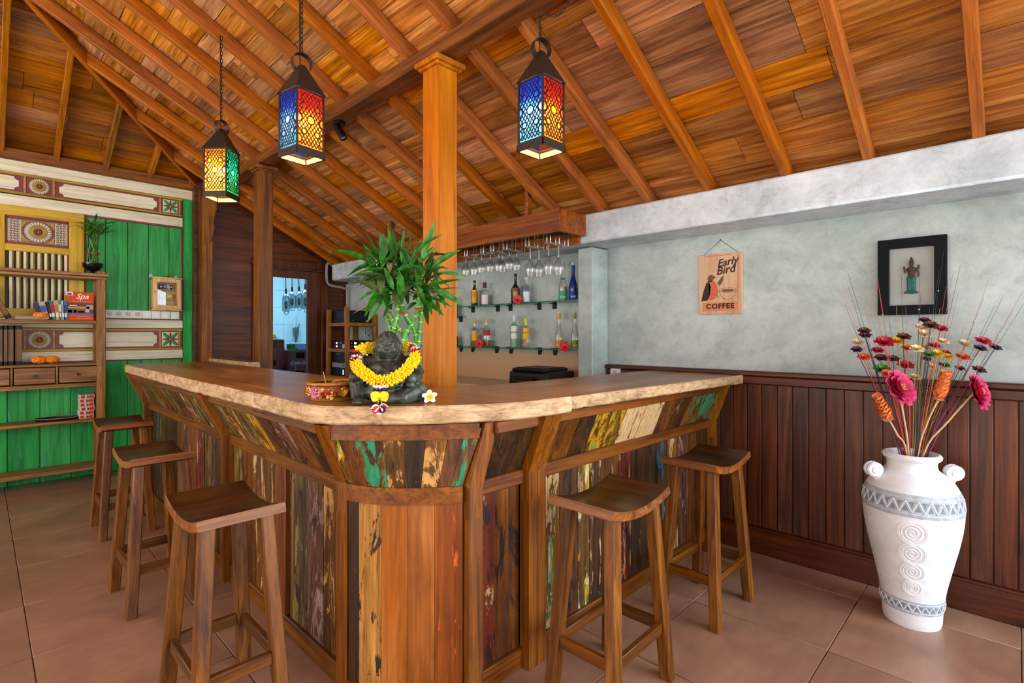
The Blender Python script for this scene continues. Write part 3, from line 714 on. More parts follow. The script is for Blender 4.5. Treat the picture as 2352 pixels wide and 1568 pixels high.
for a, b, mt in ((0, .09, 'multi'), (.09, .20, 'brown'), (.20, .39, 'green'), (.39, .53, 'tan'), (.53, .66, 'dark'), (.66, .80, 'tan'), (.80, .90, 'brown'), (.90, 1, 'green')):
    cplank(a, b, bot, top, ZR1, ZT - .02, bw[mt])
cplank(0, 1, bot, bot, ZR0 - .005, ZR1 + .002, m_trimx, .03, 'rail', 16, .010)
cplank(0, 1, bot, bot, 0.0, 0.085, m_trimx, .03, 'plinth', 16, .008)
cplank(.075, .985, top, top, ZT - .055, ZT, m_trimx, .03, 'top_strip', 16, .006)
def part(name, c, d, mat, ch=.004, R_=None): return MB().box((0, 0, 0), d, ch).build(name, mat, bar, matrix=Matrix.Translation(Vector(c) - BL) @ (R_ or Matrix()))
part('rail', (0.993, 3.52, (ZR0 + ZR1) / 2), (.03, 3.3, ZR1 - ZR0 + .004), m_trimy)
part('plinth', (0.998, 3.52, .0425), (.03, 3.3, .085), m_trimy)
part('top_strip', (0.878, 3.52, ZT - .022), (.02, 3.34, .045), m_trimy)
part('rail', (1.46, 1.478, (ZR0 + ZR1) / 2), (.25, .03, ZR1 - ZR0 + .004), m_trimx); part('rail', (2.545, 1.478, (ZR0 + ZR1) / 2), (1.75, .03, ZR1 - ZR0 + .004), m_trimx)
part('plinth', (1.46, 1.486, .0425), (.25, .03, .085), m_trimx); part('plinth', (2.545, 1.486, .0425), (1.75, .03, .085), m_trimx)
part('top_strip', (1.46, 1.388, ZT - .022), (.24, .02, .045), m_trimx); part('top_strip', (2.56, 1.388, ZT - .022), (1.72, .02, .045), m_trimx)
def upright(px, py, nx, ny, w=0.055, mat=m_trimz, top=0.118, z0=0.0, lean=None):
    """post with a leaning bracket: stands at px,py, bracket leans out along nx,ny"""
    n = Vector((nx, ny, 0)).normalized(); t = Vector((-n.y, n.x, 0)) * (w / 2); p = Vector((px, py, 0)); c = Vector((px, py, .5))
    o = .052; dpt = .05
    q = lambda off, z: [p + n * off - t + Vector((0, 0, z)) - c, p + n * off + t + Vector((0, 0, z)) - c]
    def seg(o0, o1, z0, z1, nm):
        a = q(o0, z0); b = q(o0 - dpt, z0); e = q(o1, z1); f = q(o1 - dpt, z1)
        MB().hexa([a[0], a[1], b[1], b[0], e[0], e[1], f[1], f[0]]).build(nm, mat, bar, matrix=Matrix.Translation(c - BL), smooth=0)
    seg(o, o, z0, .70, 'post'); seg(o, o, .70, ZR1 - .005, 'post_block'); 
    l = Vector((*lean, 0)) if lean else n * top
    a, b = q(o + .001, ZR1 - .005), q(o - dpt, ZR1 - .005); e, f = [x + l + Vector((0, 0, ZT - ZR1 + .004)) for x in a], [x + l + Vector((0, 0, ZT - ZR1 + .004)) for x in b]
    MB().hexa([a[0], a[1], b[1], b[0], e[0], e[1], f[1], f[0]]).build('bracket', mat, bar, matrix=Matrix.Translation(c - BL), smooth=0)
for yy in (5.16, 3.19): upright(1.0, yy, -1, 0)
upright(1.018, 1.862, -1, -.2, .062, lean=(-.118, -.055)); upright(1.286, 1.485, -.1, -1, .062, lean=(.050, -.032))
for xx in (1.598, 1.652): upright(xx, 1.488, 0, -1, .052, top=.09)
upright(3.40, 1.488, 0, -1, .05, top=.09, mat=wood('pale_end_upright', '#6d4522', '#85582e', '#966a3c', 'z', .45, .02))
part('plain_board', (0.992, 2.43, .43), (.03, .06, .68), wood('red_brown_upright', '#5a2c14', '#71391c', '#824828', 'z', .45, .05))

# ---------------------------------------------------------------- countertop: thick slabs with pale rough edges
def slabtop(name, along_):
    i = 'xy'.index(along_)
    sc = [9, 9, 9]; sc[i] = 0.8; sf = [60, 60, 60]; sf[i] = 3
    k = NT(name); n1 = k.noise(k.coord(tuple(sc)), 1, 5, .6, 1.0); n2 = k.noise(k.coord(tuple(sf)), 1, 3, .6)
    c = k.ramp(n1, [(.3, C('#6a3f1c')), (.5, C('#94622f')), (.7, C('#b07c42'))])
    c = k.mix(.6, c, k.ramp(n2, [(.35, (.62, .6, .58, 1)), (.6, (1, 1, 1, 1))]), 'MULTIPLY'); k.l(c, k.b.inputs['Base Color'])
    k.inp('Roughness', .30); k.bump(n2, .08, .003); return k.m
def slabedge():
    k = NT('pale_rough_slab_edge'); v = k.coord((11, 11, 26)); n1 = k.noise(v, 1, 8, .70, .8); n2 = k.noise(k.coord((5, 5, 40)), 1, 5, .65, 1.5)
    c = k.ramp(n1, [(.30, C('#6a4c30')), (.42, C('#b08a60')), (.54, C('#cfa97c')), (.70, C('#e2c49c'))])
    c = k.mix(.45, c, k.ramp(n2, [(.36, (.45, .38, .32, 1)), (.55, (1, 1, 1, 1))]), 'MULTIPLY'); k.l(c, k.b.inputs['Base Color']); k.inp('Roughness', .6); k.bump(n1, .5, .006); return k.m
m_edge = slabedge(); m_topx = slabtop('slab_top_x', 'x'); m_topy = slabtop('slab_top_y', 'y')
ct = thing('countertop', 'thick brown timber countertop of joined slabs with pale rough edges, on the bar', 'countertop', (1.2, 2.0, 1.06))
rs = random.Random(11)
def slab(poly, rough, z0, z1, mat, name='slab', sub=.05):
    """poly: plan points; rough[i] True when the edge i->i+1 is a rough outer edge"""
    pts = []; n = len(poly)
    for i in range(n):
        a, b = Vector((*poly[i], 0)), Vector((*poly[(i + 1) % n], 0)); L = (b - a).length
        m = max(1, int(L / sub)) if rough[i] else 1
        for j in range(m):
            p = a.lerp(b, j / m); d = (b - a).normalized()
            pts.append((p, Vector((d.y, -d.x, 0)), rough[i] and j > 0))
    rings = []; N = len(pts)
    wob = [rs.uniform(-1, 1) for _ in range(N)]
    zs = [(z0, -.006), (z0 + .006, 0), (z0 + (z1 - z0) * .5, .003), (z1 - .006, 0), (z1, -.006)]
    for q, (zz, off) in enumerate(zs):
        r = []
        for i, (p, nn, rg) in enumerate(pts):
            w = ((wob[i] + wob[i - 1]) * .0022 + rs.uniform(-.0018, .0018)) if rg else 0
            r.append(p + nn * (off + w) + Vector((0, 0, zz + (rs.uniform(-.0025, .0015) if rg and q < 2 else 0))))
        rings.append(r)
    m = MB(); m.loft(rings, 1, False)
    b = len(m.v); m.v += [tuple(x) for x in rings[-1]] + [tuple(x) for x in rings[0]]
    m.f.append([b + i for i in range(N)]); m.mi.append(0); m.f.append([b + N + i for i in range(N)][::-1]); m.mi.append(1)
    return m.build(name, [mat, m_edge], ct, world=True, smooth=25)
ZC = 1.125
cpts = [(p.x, p.y) for p in smooth_path([(0.828, 1.90, 0), (0.836, 1.80, 0), (0.90, 1.695, 0), (1.07, 1.53, 0), (1.29, 1.385, 0), (1.45, 1.33, 0), (1.54, 1.322, 0)], 5)]
pB = [(0.828, 3.478)] + cpts + [(1.70, 1.315), (1.76, 1.935), (1.56, 1.935), (1.50, 2.0), (1.50, 3.478)]
slab(pB, [True] * (len(cpts) + 1) + [False] * 5, 1.06, ZC, m_topy)
slab([(0.855, 5.36), (0.835, 3.482), (1.50, 3.482), (1.52, 5.5), (1.02, 5.52)], [True, False, False, False, True], 1.058, ZC - .001, m_topy)
slab([(1.706, 1.332), (2.6, 1.296), (3.425, 1.262), (3.425, 1.915), (1.766, 1.935)], [True, True, False, False, False], 1.066, ZC - .006, m_topx)
slab([(1.524, 4.45), (1.605, 4.45), (1.70, 5.5), (1.524, 5.5)], [True, False, False, True], 1.088, ZC + .026, m_topy, 'inner_slab')

# ---------------------------------------------------------------- posts and purlin
def post(name, label, x, y, w, z0, z1, mat, cap=True):
    t = thing(name, label, 'post', (x, y, z0))
    MB().box((0, 0, (z1 - z0) / 2), (w, w, z1 - z0), .006).build('shaft', mat, t)
    if cap:
        m = MB(); h = .05; a = w / 2 + .033
        m.box((0, 0, z1 - z0 + .0 - h / 2), (2 * a, 2 * a, h * .62), .006); m.box((0, 0, z1 - z0 - h * .95), (2 * a - .03, 2 * a - .03, h * .4), .006)
        m.build('cap', mat, t)
    return t
ZP = 2.885
post('wooden_post', 'stout orange-brown square wooden post with square cap rising beside the leafy plant', 1.787, 2.30, .138, 0, ZP, m_post)
post('wooden_post.001', 'slim weathered brown square post with square cap, in front of the glazed door', 1.787, 4.865, .125, 0, ZP, m_post2)
pu = MB().box((0, 0, 0), (.115, 9.2, .085), .006).build('roof_purlin', m_beam); pu.location = (1.778, 1.95, ZP + .0435)
tag(pu, 'long wooden purlin beam resting on the capped posts under the rafters', 'beam')
m_cpost = wood('corner_post_wood', '#6d431c', '#8a5826', '#9c6833', 'z', 0.5, 0.05, scale=0.8, bump=0.2)
cpst = thing('corner_post', 'brown corner post with carved scrolled corbel at the end of the green wall', 'post', (1.735, 6.36, 0))
MB().box((0, 0, 1.2), (.105, .10, 2.4), .005).build('shaft', m_cpost, cpst)
MB().box((-.055, .02, 1.48), (.018, .08, 2.95), .003).build('back_strip', wood('dark_strip', '#4a2913', '#5f381c', '#6f4626', 'z', .5, .05), cpst)
cb = MB()
prof = [(-.05, 2.36), (.02, 2.36), (.058, 2.5), (.066, 2.56), (.058, 2.57), (.062, 2.66), (.075, 2.69), (.075, 2.72), (.085, 2.74), (.085, 2.87), (-.05, 2.87)]
n = len(prof); vs = [(a, -.062, b) for a, b in prof] + [(a, .05, b) for a, b in prof]
cb.add(vs, [list(range(n)), [n + i for i in range(n)][::-1]] + [(i, (i + 1) % n, n + (i + 1) % n, n + i) for i in range(n)])
cb.tube([(.02 + .022 * math.cos(a) * (1 - a / 14), -.066, 2.64 + .022 * math.sin(a) * (1 - a / 14)) for a in [x * .5 for x in range(22)]], .006, 6)
cb.tube([(.02 + .015 * math.cos(a), -.066, 2.595 + .015 * math.sin(a)) for a in [x * .6 for x in range(11)]], .005, 6)
cb.build('corbel', m_cpost, cpst, smooth=30)

# ---------------------------------------------------------------- bar stools
m_seat = wood('polished_dark_seat', '#260f06', '#40200d', '#5a3018', 'y', 0.30, 0.06, scale=0.8, bump=0.06, val=.85, spec=.3)
m_leg = wood('stool_leg_teak', '#4f2c14', '#6f4424', '#8a5c36', 'z', 0.36, 0.12, scale=0.9, bump=0.12)
m_rim = wood('seat_edge_wood', '#5a3218', '#7d4c28', '#94603a', 'y', 0.45, 0.06, scale=1.0, bump=0.1)
m_str = wood('stool_stretcher_teak', '#45260f', '#5f381c', '#754a28', 'x', 0.38, 0.1, scale=0.9, bump=0.12)
def stool(label, x, y, rot):
    t = thing('bar_stool', label, 'stool', (x, y, 0), rot, 'saddle stools along the bar')
    hx, hy, N = .205, .143, 14
    topz = lambda u: .735 + .035 * abs(u) ** 2.0
    rings = []
    for i in range(N + 1):
        u = -1 + 2 * i / N; xx = u * hx; zt = topz(u); sl = .035 * 2 * u / hx; th = .034
        n = Vector((-sl, 0, 1)).normalized(); top_ = Vector((xx, 0, zt)); bt = top_ - n * th
        e = .004
        rings.append([(bt.x, -hy + e, bt.z), (bt.x, hy - e, bt.z), (bt.x + n.x * e, hy, bt.z + e), (top_.x - n.x * e, hy, top_.z - e), (top_.x, hy - e, top_.z), (top_.x, -hy + e, top_.z), (top_.x - n.x * e, -hy, top_.z - e), (bt.x + n.x * e, -hy, bt.z + e)])
    sm = MB().loft(rings)
    for fi, f in enumerate(sm.f):
        q = [sm.v[i] for i in f]; c_ = [sum(p[a] for p in q) / len(q) for a in range(3)]
        if len(q) == 8 or abs(c_[1]) > hy - .003: sm.mi[fi] = 1
    sm.build('seat', [m_seat, m_rim], t, smooth=30)
    w = .024; c = .005
    def sec(px, py, z): return [(px + a, py + b, z) for a, b in ((-w + c, -w), (w - c, -w), (w, -w + c), (w, w - c), (w - c, w), (-w + c, w), (-w, w - c), (-w, -w + c))]
    TX, TY, BX, BY = .142, .096, .200, .138
    for sx in (-1, 1):
        for sy in (-1, 1):
            c0 = Vector((sx * BX, sy * BY, 0)); u = TX / hx
            zt = topz(u) - .03
            MB().loft([[Vector(p) - c0 for p in sec(sx * BX, sy * BY, 0)], [Vector(p) - c0 for p in sec(sx * TX, sy * TY, zt)]]).build('leg', m_leg, t, matrix=Matrix.Translation(c0), smooth=0)
    z = .215; k = z / .72; lx, ly = BX + (TX - BX) * k, BY + (TY - BY) * k
    for sy in (-1, 1): MB().box((0, 0, 0), (2 * lx - .044, .022, .045), .003).build('stretcher', m_str, t, matrix=Matrix.Translation((0, sy * ly, z)))
    for sx in (-1, 1): MB().box((0, 0, 0), (2 * ly - .044, .022, .045), .003).build('stretcher', m_str, t, matrix=Matrix.Translation((sx * lx, 0, z)) @ Matrix.Rotation(PI / 2, 4, 'Z'))
    return t
stool('dark saddle-seat wooden bar stool nearest the bar corner on the long side', .635, 2.115, PI / 2)
stool('dark saddle-seat wooden bar stool in the middle of the row of three', .65, 3.29, PI / 2 + .02)
stool('dark saddle-seat wooden bar stool beside the bookshelf, farthest of the row of three', .715, 4.575, PI / 2 - .01)
stool('dark saddle-seat wooden bar stool on the short side of the bar, nearer the corner', 1.727, 1.143, 0.02)
stool('dark saddle-seat wooden bar stool on the short side of the bar, nearer the wainscot', 2.594, 1.145, -.01)
# ---------------------------------------------------------------- lanterns
m_iron = plain('dark_iron', '#3a302a', 0.5, 0.6, nz=0.15, nscale=50, bump=0.1)
m_lining = plain('lit_rim_lining', '#c9a878', 0.5, 0.2)  # cream colour stands for the rim's inside lit by the bulb
m_fret = plain('lantern_fretwork_iron', '#23160f', 0.55, 0.3)
def stained(name, top, bottom):
    k = NT(name); t = k.t; t.nodes.remove(k.b)
    co = k.n('TexCoord'); sp_ = k.n('SeparateXYZ'); k.l(co.outputs['Object'], sp_.inputs[0])
    mr_ = k.n('MapRange'); mr_.inputs[1].default_value = .04; mr_.inputs[2].default_value = .29; k.l(sp_.outputs[2], mr_.inputs[0])
    nz_ = k.noise(co.outputs['Object'], 26, 2, .5); ad = k.n('Math', operation='ADD'); k.l(mr_.outputs[0], ad.inputs[0]); sb = k.n('Math', operation='MULTIPLY_ADD'); k.l(nz_, sb.inputs[0]); sb.inputs[1].default_value = .5; sb.inputs[2].default_value = -.25; k.l(sb.outputs[0], ad.inputs[1])
    col = k.ramp(ad.outputs[0], [(0.25, C(bottom)), (0.8, C(top))])
    tl = k.n('BsdfTranslucent'); k.l(col, tl.inputs[0]); tr = k.n('BsdfTransparent'); k.l(col, tr.inputs[0])
    gl = k.n('BsdfGlossy'); gl.inputs[1].default_value = .15
    m1 = k.n('MixShader'); m1.inputs[0].default_value = .36; k.l(tl.outputs[0], m1.inputs[1]); k.l(tr.outputs[0], m1.inputs[2])
    m2 = k.n('MixShader'); m2.inputs[0].default_value = .05; k.l(m1.outputs[0], m2.inputs[1]); k.l(gl.outputs[0], m2.inputs[2])
    k.l(m2.outputs[0], k.o.inputs[0]); return k.m
st_blue = stained('blue_stained_glass', '#2a56d8', '#80b8f8'); st_red = stained('red_stained_glass', '#d8401e', '#f5a85a')
st_amber = stained('amber_stained_glass', '#e0962e', '#f8d488'); st_teal = stained('teal_stained_glass', '#20a89a', '#58cc98')
m_bulb = plain('lit_bulb', '#fff2d8', 0.4, emit='#ffd9a0', es=420)
def lantern(label, x, y, z0, rot, left, right, ztop, drape=None):
    t = thing('lantern', label, 'lantern', (x, y, z0), rot, 'stained-glass lanterns over the bar')
    a = .075; hb, hg = .030, .310
    m = MB()
    for sx in (-1, 1):
        for sy in (-1, 1): m.box((sx * (a - .004), sy * (a - .004), hg / 2), (.011, .011, hg), .002)
    for zc in (hb + .004, hg - .004):
        for s_ in (-1, 1): m.box((s_ * (a - .004), 0, zc), (.008, 2 * a, .008)).box((0, s_ * (a - .004), zc), (2 * a, .008, .008))
    m.build('frame', m_iron, t)
    m = MB()
    for s_ in (-1, 1):
        m.box((s_ * (a + .001), 0, hb / 2), (.004, 2 * a + .006, hb)).box((0, s_ * (a + .001), hb / 2), (2 * a + .006, .004, hb))
    m.build('bottom_rim', m_iron, t)
    m = MB()
    for s_ in (-1, 1): m.box((s_ * (a - .0035), 0, hb / 2), (.003, 2 * a - .01, hb - .002)).box((0, s_ * (a - .0035), hb / 2), (2 * a - .01, .003, hb - .002))
    m.build('rim_lining', m_lining, t)
    # pyramid roof, thin sheet
    m = MB(); e = a + .006; ap = .012; hr_ = .145
    o_ = [(-e, -e, hg), (e, -e, hg), (e, e, hg), (-e, e, hg)]; p_ = [(-ap, -ap, hg + hr_), (ap, -ap, hg + hr_), (ap, ap, hg + hr_), (-ap, ap, hg + hr_)]
    m.loft([[(q[0] * .97, q[1] * .97, q[2]) for q in o_], o_, p_, [(0, 0, hg + hr_ + .004)] * 4], cap=False); m.build('roof', m_iron, t, smooth=20)
    m = MB(); R1 = .046; N = 26; zc = hg + hr_ + .012
    rings = []
    for i in range(N):
        b = 2 * PI * i / N; c_, s_ = math.cos(b), math.sin(b); w = .016
        rings.append([((R1 + q) * c_ * .9659 + v * .2588, (-(R1 + q) * c_) * .2588 + v * .9659, zc + (R1 + q) * s_) for q, v in ((-.0015, -w), (.0015, -w), (.0015, w), (-.0015, w))])
    m.loft(rings, loop=True); m.build('carrying_ring', m_iron, t, smooth=30)
    # panes with fretwork
    for i, (mat, ang) in enumerate(((left, -PI / 2), (right, 0), (right, PI / 2), (left, PI))):
        Rm = Matrix.Rotation(ang, 4, 'Z')
        MB().box((0, -(a - .006), (hb + hg) / 2), (2 * a - .012, .003, hg - hb), T=Rm).build('pane', mat, t, smooth=0)
        if i > 1: continue
        fm = MB(); w2 = a - .008; zb, zt = hb + .008, hg - .008; yy = -(a + .0005)
        def seg(p, q, r=.0023):
            p = Vector(p); q = Vector(q); dd = (q - p)
            if dd.length < .002: return
            n_ = Vector((-dd.z, 0, dd.x)).normalized() * r; v = Vector((0, .003, 0))
            fm.hexa([p - n_, p + n_, p + n_ + v, p - n_ + v, q - n_, q + n_, q + n_ + v, q - n_ + v], T=Rm)
        def clip_seg(p, q):
            steps = 90; first_ = last = None
            for s_ in range(steps + 1):
                r_ = Vector(p).lerp(Vector(q), s_ / steps)
                ok = abs(r_.x) <= w2 and zb <= r_.z <= zt and not any((r_.x - cx_) ** 2 + (r_.z - cz) ** 2 < (rr_ * .93) ** 2 for cx_, cz, rr_ in circ)
                if ok:
                    if first_ is None: first_ = r_
                    last = r_
                if first_ is not None and (not ok or s_ == steps): seg(first_, last); first_ = None
        circ = [(0, zb + (zt - zb) * .5, .020)] + [(sx * w2, zb + (zt - zb) * f, .020) for sx in (-1, 1) for f in (.12, .5, .88)]
        circ += [(sx * w2 * .52, zb + (zt - zb) * f, .014) for sx in (-1, 1) for f in (.27, .73)]
        pitch = .0195
        for d_ in range(-16, 17):
            c0 = d_ * pitch; L = .34
            clip_seg((c0 - L * .58, yy, (zb + zt) / 2 - L / 1.2), (c0 + L * .58, yy, (zb + zt) / 2 + L / 1.2)); clip_seg((c0 + L * .58, yy, (zb + zt) / 2 - L / 1.2), (c0 - L * .58, yy, (zb + zt) / 2 + L / 1.2))
        for cx_, cz, rr_ in circ:
            for j in range(14):
                b0, b1 = 2 * PI * j / 14, 2 * PI * (j + 1) / 14
                p = (cx_ + rr_ * math.cos(b0), yy, cz + rr_ * math.sin(b0)); q = (cx_ + rr_ * math.cos(b1), yy, cz + rr_ * math.sin(b1))
                if abs(p[0]) <= w2 + .001 and abs(q[0]) <= w2 + .001: seg(p, q, .0028)
        tag(fm.build('fretwork', m_fret, t, smooth=0), kind='stuff')
    MB().ell((0, 0, .185), (.026, .026, .030), 14, 10).build('bulb', m_bulb, t)
    m = MB().tube([(0, 0, .205), (0, 0, hg + hr_)], .010, 8); m.build('bulb_holder', m_iron, t)
    # chain and flex
    zt = ztop - z0; pts = [Vector((0, 0, zc + R1 + .006)), Vector((0, 0, zt))]
    if drape: pts += [Vector(q) - Vector((x, y, z0)) for q in drape]
    path = smooth_path(pts, 30) if drape else [pts[0].lerp(pts[1], i / 60) for i in range(61)]
    tot = sum((b - a_).length for a_, b in zip(path[:-1], path[1:])); nl = int(tot / .0235); m = MB()
    for i in range(nl):
        p = along(path, i / nl); q = along(path, (i + 1) / nl); d_ = (q - p).normalized(); c_ = (p + q) / 2
        sd = (d_.cross(Vector((1, .3, 0)) if i % 2 else Vector((-.3, 1, 0)))).normalized() if abs(d_.z) > .1 else d_.cross(Vector((0, 0, 1))).normalized()
        hl, hw = .0165, .0065
        m.tube([c_ + d_ * (hl * math.sin(b)) + sd * (hw * math.cos(b)) for b in [2 * PI * j / 8 for j in range(8)]], .0022, 5, loop=True)
    tag(m.build('chain', m_iron, t, smooth=60), kind='stuff')
    MB().tube([(-.006, 0, hg + hr_ - .01), (-.008, .004, zc + R1), (-.009, .004, zt)], .0028, 6).build('flex', plain('black_flex', '#141210', .5), t)
    l = bpy.data.lights.new('lantern_light', 'POINT'); l.energy = 21.0; l.color = (1.0, .80, .52); l.shadow_soft_size = .028
    lo = bpy.data.objects.new('lantern_light', l); COL.objects.link(lo); lo.parent = t; lo.location = (0, 0, .185)
    return t
pA = atd(1243, 300, 2.36); pB_ = atd(693, 300, 2.54); pC = atd(509, 300, 3.38)
lantern('lantern with blue and red glass hung from the purlin over the short bar side', pA.x, pA.y, 2.205, 0.0, st_blue, st_red, 2.83, [(1.80, 1.47, 2.80), (1.83, 1.40, 2.88)])
lantern('lantern with blue and orange-red glass over the long side of the bar', pB_.x, pB_.y, 2.235, 0.17, st_blue, st_red, 2.26 + .52 * (3.11 - pB_.x) + .08)
lantern('lantern with amber and teal glass hung before the slim post', pC.x, pC.y, 2.255, .745, st_amber, st_teal, 2.26 + .52 * (3.11 - pC.x) + .01)

# spotlight under the purlin
m_blk = plain('black_metal', '#0f0f10', 0.35, 0.4)
m_blkp = plain('black_plastic', '#101011', 0.4, nz=.1, nscale=60)
m_chrome = plain('chrome', '#d5d8da', 0.16, 1.0)
sl = thing('spotlight', 'small black cylindrical spotlight on the underside of the purlin', 'spotlight', (1.785, 3.45, ZP))
MB().lathe([(.001, 0), (.038, 0), (.040, -.003), (.040, -.018), (.036, -.022), (.001, -.022)], 24).build('base', m_blk, sl)
MB().tube([(0, 0, -.02), (0, 0, -.055)], .005, 8).build('stem', m_chrome, sl)
d = Vector((.30, -.42, -.85)).normalized(); Rt = Matrix.Translation((-.004, -.002, -.062)) @ d.to_track_quat('Z', 'Y').to_matrix().to_4x4()
MB().lathe([(.001, -.045), (.024, -.045), (.026, -.042), (.026, .072), (.023, .072), (.021, .055), (.001, .05)], 24, T=Rt).build('can', m_blk, sl)
MB().lathe([(.001, .058), (.020, .060)], 16, T=Rt).build('lens', plain('spot_lens', '#cfd6dc', .1, .3), sl)

# ---------------------------------------------------------------- canopy box with glass racks, wine glasses
m_canopy = wood('canopy_fascia_wood', '#6b3717', '#834822', '#95582c', 'y', 0.42, 0.05, scale=0.8, bump=0.1)
cn = thing('glass_rack_canopy', 'long brown wooden hanging box with chrome glass racks beneath it, beside the concrete beam', 'glass rack', (2.95, 3.4, 2.1))
CL = cn.location
cpart = lambda n, c, d, mat=m_canopy, ch=.004: MB().box((0, 0, 0), d, ch).build(n, mat, cn, matrix=Matrix.Translation(Vector(c) - CL))
Z0c, Z1c = 2.095, 2.253
cpart('fascia', (2.812, 3.40, (Z0c + Z1c) / 2), (.024, 2.26, Z1c - Z0c)); cpart('end_board', (2.96, 2.283, (Z0c + Z1c) / 2), (.29, .024, Z1c - Z0c)); cpart('end_board', (2.96, 4.52, (Z0c + Z1c) / 2), (.29, .024, Z1c - Z0c))
cpart('base_panel', (2.96, 3.40, Z0c + .05), (.27, 2.2, .02), wood('canopy_base_wood', '#3a1c0d', '#4d2713', '#5c311a', 'y', .5, .05))
cpart('back_batten', (3.095, 3.42, Z0c - .005), (.024, 2.2, .09))
for yy in (2.62, 3.75, 4.45):
    MB().box((0, 0, 0), (.045, .03, .40), .003).build('hanger', m_canopy, cn, matrix=Matrix.Translation(Vector((2.86, yy, 2.45)) - CL))
m_wg = glass('wine_glass', (0.975, 0.98, 0.985), 0.02, gloss=0.22)
def rack(yc, x0=2.85, x1=3.07):
    m = MB(); z = 2.035
    for s_ in (-.016, .016):
        m.tube([(x0 - .03, yc + s_ * 3.2, z + .004), (x0, yc + s_, z), (x1, yc + s_, z)], .0028, 6)
        for xx in (x0 + .01, (x0 + x1) / 2, x1 - .005): m.tube([(xx, yc + s_, z), (xx, yc + s_, Z0c + .04)], .0026, 6)
        for xx in (x0 + .01, x1 - .005): m.tube([(xx, yc - .05, Z0c + .03), (xx, yc + .05, Z0c + .03)], .0022, 6)
    return m.build('wire_rack', m_chrome, cn, world=True)
def wineglass(p, h, r, tulip, label, grp):
    t = thing('wine_glass', label, 'wine glass', p, 0, grp)
    # hangs upside down from its foot at z = 0
    sh = h * (.42 if tulip else .34); rf = r * .92
    pr_ = [(.001, .003), (rf, .001), (rf, -.002), (rf * .35, -.007), (.0055, -.014), (.004, -sh * .5), (.0048, -sh)]
    bowl = [(.012, -sh - .006)]
    for i in range(1, 9):
        u = i / 8; zz = -sh - .006 - (h - sh - .006) * u
        rr_ = r * (math.sin(min(1, u * 1.55) * PI / 2) ** .75) * (1 - (.22 if tulip else .16) * max(0, u - .6) / .4)
        bowl.append((max(.012, rr_), zz))
    MB().lathe(pr_, 16).build('foot_and_stem', m_wg, t); MB().lathe([pr_[-1]] + bowl, 22).build('bowl', m_wg, t, smooth=80)
    return t
for i, (px, py, X, h) in enumerate(((1218, 566, 2.98, .225), (1238, 568, 3.05, .225), (1260, 557, 2.87, .23), (1283, 560, 2.95, .23))):
    p = onz(px, py, 2.04); wineglass(p, h, .040, True, ['tall tulip wine glass hanging leftmost of the four over the clear bottles', 'tall tulip wine glass hanging second of four, above the vodka bottle', 'tall tulip wine glass hanging third of the four by the box end', 'tall tulip wine glass hanging last, over the green-labelled bottle'][i], 'tall wine glasses under the canopy')
for i, (px, py) in enumerate(((1070, 589), (1089, 586), (1106, 583.5), (1126, 580.5), (1146, 578), (1155, 581.5), (1170, 573), (1187, 576.5))):
    p = onz(px, py, 2.04); wineglass(p, .155 if px > 1100 else .165, .040, False, '%s round wine glass hanging by its foot left of the tall ones' % ['leftmost', 'second from left', 'third from left', 'fourth from left', 'fifth from left', 'sixth from left', 'seventh from left', 'eighth from left, last'][i], 'round wine glasses under the canopy')
for px, py in ((1228, 567), (1272, 558.5), (1079, 588), (1116, 582), (1150, 580), (1178, 575)): rack(onz(px, py, 2.04).y)

# ---------------------------------------------------------------- alcove: glass shelves, bottles, hibiscus
m_gshelf = glass('shelf_glass', (0.80, 0.93, 0.88), 0.02, gloss=0.05); m_gedge = plain('green_glass_edge', '#12614a', 0.15, spec=.8)
m_bracket = plain('dark_bracket_metal', '#2c2c2e', 0.35, .6)
def gshelf(label, y0, y1, z, brk, x0=3.285):
    t = thing('glass_shelf', label, 'shelf', (XW - .08, (y0 + y1) / 2, z))
    MB().box((0, 0, -.004), (XW - x0 - .004, y1 - y0, .008)).build('pane', m_gshelf, t, world=False, smooth=0, matrix=Matrix.Translation((x0 + (XW - x0) / 2 - (XW - .08), 0, 0)))
    MB().box((0, 0, -.004), (.003, y1 - y0, .0085)).build('front_edge', m_gedge, t, smooth=0, matrix=Matrix.Translation((x0 - .002 - (XW - .08), 0, 0)))
    for yb in brk:
        m = MB().box((XW - .012 - (XW - .08), yb - (y0 + y1) / 2, -.030), (.024, .032, .055), .003).box((XW - .03 - (XW - .08), yb - (y0 + y1) / 2, -.0115), (.06, .032, .006), .001).box((XW - .03 - (XW - .08), yb - (y0 + y1) / 2, .003), (.06, .032, .005), .001)
        m.build('bracket', m_bracket, t)
ZU, ZL = 1.652, 1.258
gshelf('upper glass shelf with green edge holding six bottles in the alcove', 2.45, 3.98, ZU, [onX(p, 700, 3.43).y for p in (1085, 1142, 1171, 1237, 1272)])
gshelf('lower glass shelf with green edge holding a row of bottles in the alcove', 2.45, 4.6, ZL, [onX(p, 805, 3.43).y for p in (1058, 1085, 1140, 1173, 1239, 1274)])
gshelf('short glass shelf half hidden behind the stout post', 4.0, 4.6, 1.56, [4.08])
gl_clear = glass('clear_bottle_glass', (.93, .96, .95), .02, gloss=.14); gl_greenish = glass('greenish_bottle_glass', (.80, .92, .84), .02, gloss=.14)
gl_blue = plain('blue_bottle_glass', '#0d2a8a', .08, spec=.8); gl_dark = plain('dark_bottle_glass', '#120b08', .1, spec=.8); gl_brown = plain('brown_bottle_glass', '#2e0f06', .1, spec=.8); gl_green = plain('green_bottle_glass', '#0d6a28', .1, spec=.8)
PM = {}
